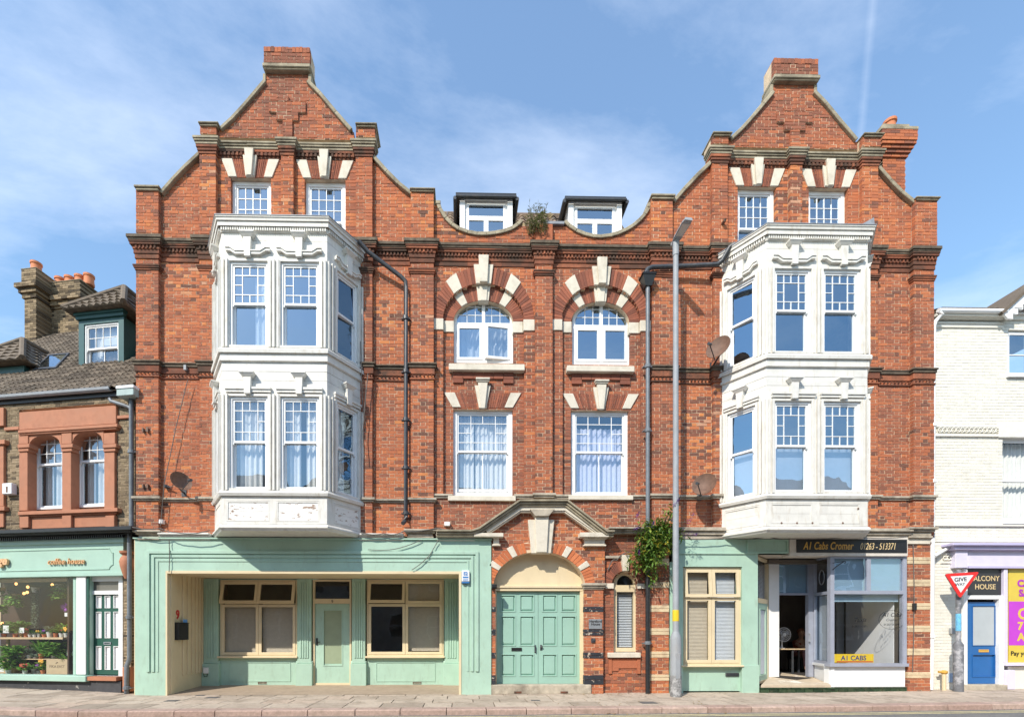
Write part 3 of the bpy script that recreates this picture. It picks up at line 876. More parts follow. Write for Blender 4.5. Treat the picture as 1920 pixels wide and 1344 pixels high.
# string courses
zs2 = lambda py: zz(py, 275, -0.18)
S2 = [s for s in SEGS if not (s[0] in (813, 1004, 1036))]
S2b = S2 + [(983, 1004, WALL)]
moulding('string_course', [(zs2(677), zs2(674.5), 0.085), (zs2(682), zs2(677.2), 0.055)], M['dark_stone'], S2, jag=0.008)
moulding('string_brickwork', [(zs2(694), zs2(682.3), 0.03), (zs2(704), zs2(701.5), 0.03)], M['moulded'], S2)
dentils('ball_dentils', S2, zs2(702), zs2(694), 0.016, M['moulded'], w=0.055, pitch=0.088, ball=True)
zs3 = lambda py: zz(py, 275, -0.15)
moulding('sill_string', [(zs3(934.5), zs3(930.5), 0.075), (zs3(937.5), zs3(934.7), 0.04)], M['grey_stone'], [s for s in SEGS if s[0] < 800] , jag=0.003)
zs3r = lambda py: zz(py, 1700, -0.15)
moulding('sill_string', [(zs3r(932), zs3r(928), 0.075), (zs3r(935.5), zs3r(932.2), 0.04)], M['grey_stone'], [(813, 849, WALL), (963, 1004, WALL), (1004, 1036, PIL), (1036, 1070, WALL), (1186, 1223, WALL)] + [s for s in SEGS if s[0] > 1200], jag=0.003)

# ---- the two gables
def lintel(cx, zb, zt, hb, ht, y, kz0, kz1, key=True, kw=(0.30, 0.25), stone=0.64, nb=7, cap=False, mb_mat='gauged'):
    """a flat arch: two end stones, rubbed bricks, a stepped keystone"""
    L = lambda s, z: cx + s*(hb+(ht-hb)*(z-zb)/(zt-zb))
    for sg in (-1, 1):
        mb = MB(); mb.tone = random.random()
        mb.prism([(L(sg*stone, zb), zb), (L(sg, zb), zb), (L(sg, zt), zt), (L(sg*stone, zt), zt)], y-0.03, y+0.12)
        mb.build('lintel_stone', M['stone'], bld, bevel=0.008)
        mb = MB()
        for i in range(nb):
            s0 = 0.2+(stone-0.2)*i/nb; s1 = 0.2+(stone-0.2)*(i+1)/nb
            g = 0.012
            mb.tone = random.random()
            mb.prism([(L(sg*(s0+g), zb), zb), (L(sg*(s1-g), zb), zb), (L(sg*(s1-g), zt), zt), (L(sg*(s0+g), zt), zt)], y-0.012+random.uniform(-.002, .002), y+0.12)
        mb.build('gauged_bricks', M[mb_mat], bld, kind='stuff')
    if key:
        mb = MB()
        h = kz1-kz0
        mb.prism([(cx-kw[1]*.72, kz0+h*0.03), (cx+kw[1]*.72, kz0+h*0.03), (cx+kw[0]*.92, kz1-h*0.18), (cx-kw[0]*.92, kz1-h*0.18)], y-0.055, y+0.1)
        mb.prism([(cx-kw[1]*.42, kz0-0.01), (cx+kw[1]*.42, kz0-0.01), (cx+kw[0]*.60, kz1), (cx-kw[0]*.60, kz1)], y-0.115, y-0.05)
        if cap:
            mb.frustum_ = None
            mb.box(cx-kw[0]*.80, cx+kw[0]*.80, y-0.17, y-0.04, kz1-0.035, kz1+0.012)
            mb.box(cx-kw[0]*.72, cx+kw[0]*.72, y-0.14, y-0.04, kz1-0.075, kz1-0.035)
        mb.build('keystone', M['stone'], bld, bevel=0.008)
def coping(line, name, m, y0=-0.1, y1=0.42, th=0.085, up=0.02, n_split=True, over=0.0):
    """stone blocks following a line of (x, z), each block slightly out of true"""
    mb = MB()
    for (xa, za), (xb, zb) in zip(line, line[1:]):
        d = Vector((xb-xa, zb-za)); L = d.length; d.normalize(); nrm = Vector((-d.y, d.x))
        if nrm.y < 0: nrm = -nrm
        k = max(1, round(L/0.45))
        for i in range(k):
            p = Vector((xa, za))+d*(L*i/k-0.004); q = Vector((xa, za))+d*(L*(i+1)/k+0.004)
            j = random.uniform(-0.006, 0.006)
            a = p+nrm*(up+j); b = q+nrm*(up+j); c = q-nrm*(th-up); e = p-nrm*(th-up)
            mb.prism([tuple(e), tuple(c), tuple(b), tuple(a)], y0+j, y1, random.random())
    return mb.build(name, m, bld, bevel=0.01)
BOR43 = grid(4, 3)
for gi, (dx, gw, zl) in enumerate(gzs):
    sh = lambda ln: [(x+dx, z) for x, z in ln]
    # windows of the attic storey
    for wi, (a, b) in enumerate(gw):
        zb_ = zz(455, 470, 0); zt_ = zl
        yy = 0.10
        dark = dict(cur=[('c', 0.0, 1.0, 0.0, 1.0, 'net')]) if (gi == 0) else {}
        w = sash_window(bld, a+0.005, b-0.005, zb_, zt_-0.005, yy, 0.085, BOR43, 0.60, 'glass_sky', label='white attic sash window with twelve small panes', raised=0.0)
        cxw = (a+b)/2
        lintel(cxw, zz(333.5, 467, 0), zz(299.5, 467, 0), 0.535, 0.715, WALL, zz(335, 467, 0), zz(285, 467, 0), kw=(0.19, 0.15), stone=0.62, nb=6)
    # cornice under the upper gable
    gs = [(374, 404.5, PIL), (404.5, 527, WALL), (527, 550, PIL), (550, 667, WALL), (667, 698, PIL)]
    zgc = lambda py: zz(py, 390, -0.22)
    moulding('gable_cornice', [(zgc(258), zgc(254), 0.115), (zgc(261.5), zgc(258.2), 0.095), (zgc(266), zgc(261.7), 0.07)], M['coping'], gs, jag=0.006, dxs=(dx,))
    moulding('gable_brick_cornice', [(zgc(271), zgc(266.2), 0.06), (zgc(276), zgc(271.2), 0.04), (zgc(281), zgc(276.2), 0.02)], M['moulded'], gs, jag=0.004, dxs=(dx,))
    dentils('gable_dentils', [g for g in gs if g[2] == WALL], zgc(277.5), zgc(271.5), 0.062, M['moulded'], w=0.05, pitch=0.1, dxs=(dx,))
    # copings
    coping(sh(SL1), 'gable_coping', M['coping']); coping(sh(SR1[::-1]), 'gable_coping', M['coping'])
    coping(sh(SL2), 'gable_coping', M['coping']); coping(sh(SR2[::-1]), 'gable_coping', M['coping'])
    for a, b, t0, t1, xo in ((250.5, 298, 355, 346.5, 0), (768, 816, 357.5, 351.5, 0), (371, 409, 234, 227.5, 0), (666, 706.5, 236, 229.5, 0)):
        mb = MB()
        x0, x1 = X(a, PIL-.06)+dx, X(b, PIL-.06)+dx
        z0, z1 = zz(t0, (a+b)/2, PIL-.06), zz(t1, (a+b)/2, PIL-.06)
        mb.box(x0, x1, PIL-.07, 0.42, (z0+z1)/2, z1); mb.box(x0+.03, x1-.03, PIL-.04, 0.40, z0, (z0+z1)/2-.001)
        mb.build('coping_cap', M['coping'], bld, bevel=0.012)
    # neck: stone shoulder with kneelers, brick stack with a soldier course on top
    mb = MB()
    xa, xb = X(492, PIL-.04)+dx, X(582, PIL-.04)+dx
    mb.box(xa, xb, PIL-.055, 0.36, zz(130, 540), zz(122.5, 540)); mb.box(xa+.02, xb-.02, PIL-.03, 0.34, zz(133, 540), zz(130, 540)-.001)
    mb.build('shoulder_band', M['coping'], bld, bevel=0.015)
    for a, b in ((496.5, 491), (576.5, 582.5)):
        mb = MB()
        pts = PP([(a, 133), (b, 133), (b, 143), (a + (b-a)*1.0, 153), (a, 150)])
        mb.prism(sh(pts), WALL-.06, 0.34)
        mb.build('kneeler', M['coping'], bld, bevel=0.01)
    mb = MB()
    xa, xb = X(494.5, PIL)+dx, X(581, PIL)+dx
    n = 13
    for i in range(n):
        mb.box(xa+(xb-xa)*i/n+.005, xa+(xb-xa)*(i+1)/n-.005, PIL-.006+random.uniform(-.006, .004), 0.3, zz(98.5, 540), zz(89, 540)+random.uniform(-.008, .008), random.uniform(0.1, 0.6))
    mb.build('soldier_course', M['brick'], bld, kind='stuff')
    # roof slopes running back behind the gable
    mb = MB()
    xl, xr, xm = x_p1[0]+0.25+dx, x_p5[1]-0.25+dx, (x_p1[0]+x_p5[1])/2+dx
    zr0, zr1 = zz(385), zz(165)
    mb.prism([(xl, zr0), (xr, zr0), (xm, zr1)], 0.36, 6.5)
    mb.build('gable_roof', M['dark_stone'], bld)

# ---- the parapet copings and the roof behind
for ln in DIP:
    coping(ln, 'parapet_coping', M['coping'], y0=-0.05, y1=0.36, th=0.09, up=0.0)
for a, b, t in ((817, 826, 375.5), (1214, 1226, 381)):
    mb = MB(); x0, z1 = P(a, t, -.05); x1 = X(b, -.05)
    mb.box(x0, x1, -0.06, 0.36, z1-0.09, z1); mb.build('parapet_cap', M['coping'], bld, bevel=0.01)
mb = MB()
mb.box(X(1004, PIL), X(1036, PIL), PIL, 0.3, z_ct, zz(420, 1020)); 
mb.build('parapet_pier', M['brick'], bld)
mb = MB(); x0, z1 = P(1014, 415.5, -0.05); x1 = X(1058, -0.05)
mb.box(x0, x1, -0.08, 0.34, z1-0.08, z1); mb.build('lead_flashing', M['lead'], bld, bevel=0.01)
# roof of the middle: pantiles, laid one by one where they show
M['tile'] = mat('mossy_brown_tile', (0, 0, 0), 0.85, 0.25, 9, (0.30, 0.22, 0.06), 0.75, 2.6, bmp=0.4, tones=[(0, (0.10, 0.075, 0.055)), (0.6, (0.17, 0.12, 0.085)), (1, (0.24, 0.165, 0.11))], dlo=0.5, dhi=0.72)
rx0, rx1 = x_p5[1]-0.2, x_p1[0]+DXG+0.2
RY0, RZ0 = 0.5, zz(452, 900)
RY1 = 3.0; RZ1 = P(700, 401, RY1)[1]
mb = MB()
mb.add([(rx0, RY0, RZ0-.06), (rx1, RY0, RZ0-.06), (rx1, RY1, RZ1-.06), (rx0, RY1, RZ1-.06), (rx0, RY1+3, RZ0-.06), (rx1, RY1+3, RZ0-.06)], [(0, 1, 2, 3), (3, 2, 5, 4)])
roof = mb.build('roof', M['dark_stone'], bld)
rd = Vector((0, RY1-RY0, RZ1-RZ0)); RL = rd.length; rd.normalize(); rn = Vector((0, -rd.z, rd.y))
tw, tl = 0.245, 0.30
tmes = []
for t in range(5):
    mb = MB(); mb.tone = t/4
    n = 6; vs_ = []; fs = []
    for r_, (lift, along) in enumerate(((0.045, 0.0), (0.018, 0.36))):
        for i in range(n+1):
            u = i/n
            h = 0.035*math.sin(u*2*math.pi)+lift
            p = Vector((tw*1.06*(u-0.5), 0, 0))+rd*along+rn*h
            vs_.append(tuple(p))
    for i in range(n+1):
        u = i/n
        p = Vector((tw*1.06*(u-0.5), 0, 0))+rn*(0.035*math.sin(u*2*math.pi)+0.02)
        vs_.append(tuple(p))
    for i in range(n):
        fs.append((i, i+1, n+2+i, n+1+i)); fs.append((2*n+2+i, 2*n+3+i, i+1, i))
    mb.add(vs_, fs)
    tmes.append(mb.mesh('roof_tile', M['tile'], Vector((0, 0, 0)))[0])
nc = int((rx1-rx0)/tw)
for r_ in range(int(RL/tl)+1):
    base = Vector((0, RY0, RZ0))+rd*(r_*tl)
    if base.z < zz(438, 900, 1.0): continue
    for c_ in range(nc):
        xx = rx0+(c_+0.5)*tw
        if 0.15 < xx < 1.15 and r_ > 99: continue
        inst('roof_tile', random.choice(tmes), (xx, base.y+random.uniform(-.008, .008), base.z+random.uniform(-.006, .006)), roof)
mb = MB()
n = int((rx1-rx0)/0.42)
for i in range(n):
    a = rx0+(rx1-rx0)*i/n; b = rx0+(rx1-rx0)*(i+1)/n
    mb.tube([(a, RY1, RZ1-0.03), (b-.01, RY1, RZ1-0.03)], 0.11, 8, random.random())
mb.build('ridge_tiles', M['tile'], bld)

# ---- dormers
def dormer(px0, px1, ptop, pbase, rl, rr, rtop, label):
    y = 1.25
    x0, x1 = X(px0, y), X(px1, y)
    zt = Z(ptop, 900, y); zb = Z(pbase, 900, y)-0.25
    d = MB()
    d.box(x0, x0+0.14, y, y+0.06, zb, zt); d.box(x1-0.14, x1, y, y+0.06, zb, zt); d.box(x0+.14, x1-.14, y, y+0.06, zt-0.13, zt)
    d.box(x0, x0+0.05, y+.06, y+2.2, zb, zt-.005); d.box(x1-0.05, x1, y+.06, y+2.2, zb, zt-.005)
    dm = d.build('dormer', M['pvc'], bld, label=label)
    framed(bld, 'dormer_window', x0+.141, x1-.141, zb, zt-.131, y+0.05, 0.05, [(0, 1, 0.62, 1), (0, .5, 0, 0.62), (.5, 1, 0, 0.62)], 0.06, 'pvc', 'glass_sky', label='white dormer casement window')
    r = MB()
    zr = Z(rtop, 900, y-.25)
    r.box(x0-0.11, x1+0.10, y-0.06, y+2.3, zt+0.012, zr)
    r.build('dormer_roof', M['black'], dm)
    g = MB(); g.tube([(x0-.11, y-.10, zr-.02), (x1+.10, y-.10, zr-.02)], 0.035, 8); 
    g.tube([(x0-.13, y-.1, zr-.06), (x0-.13, y+2.2, zr-.06)], 0.05, 6); g.tube([(x1+.12, y-.1, zr-.06), (x1+.12, y+2.2, zr-.06)], 0.05, 6)
    g.build('dormer_gutter', M['iron'], dm)
dormer(862, 961, 366, 440, 852, 970, 357.5, 'white dormer with flat black roof, beside the left gable')
dormer(1066, 1166, 369, 442, 1058, 1178, 359.5, 'white dormer with flat black roof, beside the right gable')

# ---- chimney of the right end
mb = MB(); cy = 1.0
xa, xb = X(1655, cy), X(1697, cy)
ztop = Z(236, 1680, cy)
mb.box(xa, xb, cy, cy+0.8, 9.5, ztop, 0.5)
ch = mb.build('chimney_stack', M['mortar'], bld)
mb = MB(); k = 9.5
while k < ztop-0.3:
    pr = 0.0
    if k > ztop-0.95: pr = min(0.18, 0.05*int((k-(ztop-0.95))/0.083+1)*0.8)
    xx = xa-pr + (0 if int(k/0.083) % 2 else -0.12)
    while xx < xb+pr:
        s, e = max(xa-pr, xx), min(xb+pr, xx+0.236)
        if e-s > 0.03: mb.box(s, e, cy-0.012-pr, cy+0.8+pr, k, k+0.073, random.uniform(0.1, 0.8))
        xx += 0.247
    k += 0.083
mb.build('brickwork', M['brick'], ch, kind='stuff')
mb = MB(); mb.box(xa-.2, xb+.2, cy-.2, cy+1.0, ztop-0.3, ztop-0.2); mb.box(xa-.03, xb+.1, cy-.04, cy+.85, ztop-.2, ztop+.02)
mb.build('chimney_cap', M['coping'], ch, bevel=0.015)
mb = MB(); cxp, _ = P(1668, 230, cy+.3)
mb.lathe([(0.15, 0), (0.155, 0.1), (0.14, 0.14), (0.135, 0.36), (0.165, 0.38), (0.165, 0.45), (0.13, 0.46), (0.12, 0.3)], (cxp, cy+.3, ztop-0.02), 16)
mb.build('chimney_pot', M['pot'], ch, smooth='auto')

# ---- arched windows with stone and rubbed-brick rings
def ell(A, a, b, ph): return (A[0]+a*A[2]*math.cos(ph), A[1]+b*A[2]*math.sin(ph))
def ringpiece(A, e0, e1, p0, p1, y0, y1, n=3):
    pts = [ell(A, *e0, p0+(p1-p0)*i/n) for i in range(n+1)] + [ell(A, *e1, p1-(p1-p0)*i/n) for i in range(n+1)]
    return pts, y0, y1
def arch(A, e0, e1, stones, y, nb, kw, kz, matb='gauged', imp=None, pst=0.03, tone=None, lo=0.0):
    """ring between two ellipses; stones: list of (angle from, to) on the right, mirrored"""
    cuts = []
    for sg in (0, 1):
        segs = []; last = lo
        for a, b in stones + [(R(90)-kw, R(90))]:
            segs.append(('b', last, a)); segs.append(('s', a, b)); last = b
        for kind, a, b in segs[:-1]:
            f = (lambda p: p) if sg == 0 else (lambda p: math.pi-p)
            if kind == 's':
                mb = MB(); pts, _, _ = ringpiece(A, (e0[0], e0[1]), (e1[0]+2, e1[1]+2), f(a), f(b), 0, 0)
                mb.tone = random.random(); mb.prism(pts, y-pst, y+0.2); mb.build('arch_stone', M['stone'], bld, bevel=0.008)
            elif b-a > 0.02:
                mb = MB(); n = max(1, int(round((b-a)*nb)))
                for i in range(n):
                    p0 = a+(b-a)*(i+0.06)/n; p1 = a+(b-a)*(i+0.94)/n
                    mb.tone = random.random()
                    pts, _, _ = ringpiece(A, e0, e1, f(p0), f(p1), 0, 0, 1)
                    mb.prism(pts, y-0.012+random.uniform(-.003, .002), y+0.2)
                mb.build('arch_bricks', M[matb], bld, kind='stuff')
def ringmortar(A, e0, e1, y, back, n=24):
    mb = MB()
    for i in range(n):
        pts, _, _ = ringpiece(A, e0, e1, math.pi*i/n, math.pi*(i+1)/n, 0, 0, 1)
        mb.prism(pts, y, back)
    mb.build('arch_backing', M['mortar'], bld)
for i, A in enumerate(ARCH):
    st = [(R(43.5), R(58))]
    B = (A[0], A[1], A[2])
    arch(B, (76, 69), (95, 101), st, WALL, 15, R(8), None)
    Bp = (A[0], A[1], A[2]*(12.09/12.0))
    arch(Bp, (56, 41), (76.5, 69.5), st, PAN, 15, R(9), None)
    ringmortar(Bp, (55.5, 40.5), (77, 70), PAN+0.004, 0.3)
    # springers
    for sg in (-1, 1):
        for a, b, y in ((75, 96, WALL), (55.5, 74.5, PAN)):
            mb = MB(); k = A[2]
            mb.box(A[0]+sg*a*k, A[0]+sg*b*k, y-0.03, y+0.2, A[1]-19.5/75*A[2]*75+0.0, A[1]+0.02)
            mb.build('springer_stone', M['stone'], bld, bevel=0.008)
    # keystones: inner one, then the taller outer one with a narrower block in front
    k = A[2]; cx, cz = A[0], A[1]
    mb = MB()
    mb.prism([(cx-10*k, cz+38*k), (cx+10*k, cz+38*k), (cx+13.5*k, cz+70*k), (cx-13.5*k, cz+70*k)], PAN-0.07, PAN+.1)
    mb.prism([(cx-6*k, cz+37*k), (cx+6*k, cz+37*k), (cx+8*k, cz+70*k), (cx-8*k, cz+70*k)], PAN-0.1, PAN-.06)
    mb.build('keystone', M['stone'], bld, bevel=0.008)
    mb = MB()
    mb.prism([(cx-14*k, cz+66*k), (cx+14*k, cz+66*k), (cx+18.5*k, cz+102*k), (cx-18.5*k, cz+102*k)], WALL-0.06, WALL+.1)
    mb.prism([(cx-7*k, cz+66*k), (cx+7*k, cz+66*k), (cx+9.5*k, cz+116*k), (cx-9.5*k, cz+116*k)], WALL-0.13, WALL-.05)
    mb.build('keystone', M['stone'], bld, bevel=0.008)
    # the window itself
    yw = PAN+0.10
    s = (12+yw)/12
    cxp = [906.6, 1127.2][i]
    cxw = X(cxp, yw)
    hw = 55.5/75*s*[1, .985][i]
    zb_, zsp = Z([680.5, 681.5][i], 906, yw), Z([600, 601.5][i], 906, yw)
    rise = 40/75*s
    fwid = 0.075
    outer = [(cxw+hw*math.cos(p), zsp+rise*math.sin(p)) for p in [math.pi*j/20 for j in range(21)]]
    inner = [(cxw+(hw-fwid)*math.cos(p), zsp+(rise-fwid)*math.sin(p)) for p in [math.pi*j/20 for j in range(21)]]
    mb = MB()
    for j in range(20):
        mb.prism([inner[j], outer[j], outer[j+1], inner[j+1]], yw, yw+.1)
    mb.box(cxw-hw, cxw-hw+fwid, yw, yw+.1, zb_, zsp); mb.box(cxw+hw-fwid, cxw+hw, yw, yw+.1, zb_, zsp)
    mb.box(cxw-hw+fwid, cxw+hw-fwid, yw, yw+.1, zb_, zb_+fwid)
    ztr = Z([608, 609.5][i], 906, yw)
    mb.box(cxw-hw+fwid, cxw+hw-fwid, yw-.005, yw+.09, ztr-0.045, ztr+0.035)
    mb.box(cxw-0.04, cxw+0.04, yw-.008, yw+.095, zb_+fwid, zsp+rise-fwid)
    w = mb.build('arched_window', M['pvc'], bld, label=['arched white window with a casement standing ajar', 'arched white window, closed, over the lilac curtains'][i])
    # fanlight: glass and bars clipped to the curve
    def top(xr):
        u = max(-1, min(1, (xr-cxw)/(hw-fwid)))
        return zsp+(rise-fwid)*math.sqrt(max(0, 1-u*u))
    bars = MB()
    for q in (-0.62, -0.31, 0.31, 0.62):
        xx = cxw+q*(hw-fwid)
        bars.box(xx-.007, xx+.007, yw+.02, yw+.045, ztr+.035, top(xx)+0.01)
    zmid = ztr+0.035+(zsp+rise-fwid-ztr)*0.36
    u = math.sqrt(max(0, 1-max(0, (zmid-zsp)/(rise-fwid))**2))
    bars.box(cxw-u*(hw-fwid), cxw+u*(hw-fwid), yw+.022, yw+.043, zmid-.007, zmid+.007)
    zm2 = zmid+(zmid-ztr-.035)
    u = math.sqrt(max(0, 1-max(0, (zm2-zsp)/(rise-fwid))**2))
    bars.box(cxw-u*(hw-fwid), cxw+u*(hw-fwid), yw+.022, yw+.043, zm2-.007, zm2+.007)
    bars.build('glazing_bars', M['pvc'], w)
    for sg in (-1, 1):
        g = MB(); vs_ = []
        xs2 = [cxw+sg*(hw-fwid)*j/8 for j in range(9)]
        pts = [(x_, yw+.033, ztr+.03) for x_ in xs2]+[(x_, yw+.033, max(ztr+.03, top(x_))) for x_ in xs2[::-1]]
        if sg < 0: pts = pts[::-1]
        g.add(pts, [tuple(range(len(pts)))]); g.build('pane', M['glass_sky'], w)
    for sg in (-1, 1):
        a0, a1 = (cxw-hw+fwid+.004, cxw-.044) if sg < 0 else (cxw+.044, cxw+hw-fwid-.004)
        ajar = (i == 0 and sg > 0)
        ang = R(9) if ajar else 0
        B_ = a1
        def xo(p, B_=B_, ang=ang):
            dx_ = p[0]-B_; dy = p[1]-yw
            return (B_+dx_*math.cos(ang)-dy*math.sin(ang), yw+dx_*math.sin(ang)+dy*math.cos(ang), p[2])
        c = MB(xo); c.ring(a0, a1, zb_+fwid+.004, ztr-.049, 0.06, yw-.012, yw+.05)
        c.build('casement', M['pvc'], w)
        pane(w, a0+.06, a1-.06, zb_+fwid+.06, ztr-.109, yw+.015, M['glass_sky'], xo)
    if i == 0:
        curtain(w, cxw-hw+.08, cxw+hw-.08, zb_+.05, zsp+.3, yw+.3, 'curtain', 9, amp=0.035)
    # stone sill
    px0, px1 = [(841.5, 984), (1063.5, 1190)][i]
    pz0, pz1 = [(693.5, 681.8), (694, 683)][i]
    mb = MB(); yb = -0.06
    mb.box(X(px0, yb), X(px1, yb), yb, PAN+.15, Z(pz0, 910, yb), Z(pz1, 910, yb))
    mb.build('window_sill', M['stone'], bld, bevel=0.01)
    # corbelled brick apron
    px0, px1 = [(849, 963), (1072, 1182)][i]
    mb = MB(); ya = PAN-.045
    x0, x1 = X(px0, ya), X(px1, ya); z1 = Z(697, 910, ya); z0 = Z(710, 910, ya); z00 = Z(717.5, 910, ya)
    rws = 2; 
    for r_ in range(2):
        n = 6
        for j in range(n):
            mb.box(x0+(x1-x0)*(j+(.0 if r_ else 0))/n+.005, x0+(x1-x0)*(j+1)/n-.005, ya+random.uniform(-.003, .003), PAN+.05, z0+(z1-z0)*r_/2+.005, z0+(z1-z0)*(r_+1)/2-.005, random.uniform(.3, .6))
    for a, b in ((x0, x0+.26), (x1-.26, x1)):
        mb.box(a+.004, b-.004, ya, PAN+.05, z00, z0-.004, random.uniform(.3, .6))
    mb.build('brick_apron', M['gauged'], bld, kind='stuff')
    # first-floor window under it
    cxq = [905, 1126][i]
    A1 = X(cxq, PAN)
    lintel(A1, zz(764.5, 905, PAN), zz(736.8, 905, PAN), 57/75*1.0, 75.5/75*.97, PAN, zz(768, 905, PAN), zz([714.5, 716][i], 905, PAN), kw=(.22, .13), stone=0.72, nb=8, cap=True)
    x0, x1 = X([849, 1070.5][i], PAN+.08), X([961, 1178][i], PAN+.08)
    cur = [[('c', 0, .34, 0, 1, 'curtain'), ('c', .36, 1, 0, 1, 'curtain')], [('c', 0, .49, 0, .86, 'net'), ('c', .5, 1, 0, .86, 'net')]][i]
    sash_window(bld, x0+.004, x1-.004, Z(929, 905, PAN+.08)-.02, Z(767.5, 905, PAN+.08), PAN+.08, 0.10, BORDER, 0.47, 'glass_soft', split=True, cur=cur, label=['white sash window with white curtains on the first floor', 'white sash window with lilac curtains on the first floor'][i], raised=[0.06, 0][i])
    mb = MB(); yb = -0.05
    a, b = [(840, 967), (1066, 1187)][i]; zt, zb2 = [(929.5, 939), (927, 936)][i]
    mb.box(X(a, yb), X(b, yb), yb-.03, PAN+.2, Z(zb2, 905, yb), Z(zt, 905, yb)); mb.build('window_sill', M['stone'], bld, bevel=0.01)
# ---- rooms behind the windows: floors, back wall, party walls
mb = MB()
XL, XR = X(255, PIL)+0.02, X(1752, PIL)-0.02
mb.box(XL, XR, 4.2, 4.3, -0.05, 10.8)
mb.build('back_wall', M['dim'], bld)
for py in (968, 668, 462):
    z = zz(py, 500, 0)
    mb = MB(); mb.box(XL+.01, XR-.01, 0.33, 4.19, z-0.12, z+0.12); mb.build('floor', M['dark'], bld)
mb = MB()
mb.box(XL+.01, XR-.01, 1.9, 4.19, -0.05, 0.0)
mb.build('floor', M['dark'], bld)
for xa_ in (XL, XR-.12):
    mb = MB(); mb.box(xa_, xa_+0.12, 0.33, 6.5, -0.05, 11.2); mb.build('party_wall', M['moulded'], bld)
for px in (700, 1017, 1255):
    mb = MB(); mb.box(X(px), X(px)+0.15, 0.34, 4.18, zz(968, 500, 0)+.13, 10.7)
    mb.build('room_wall', M['dim'], bld)

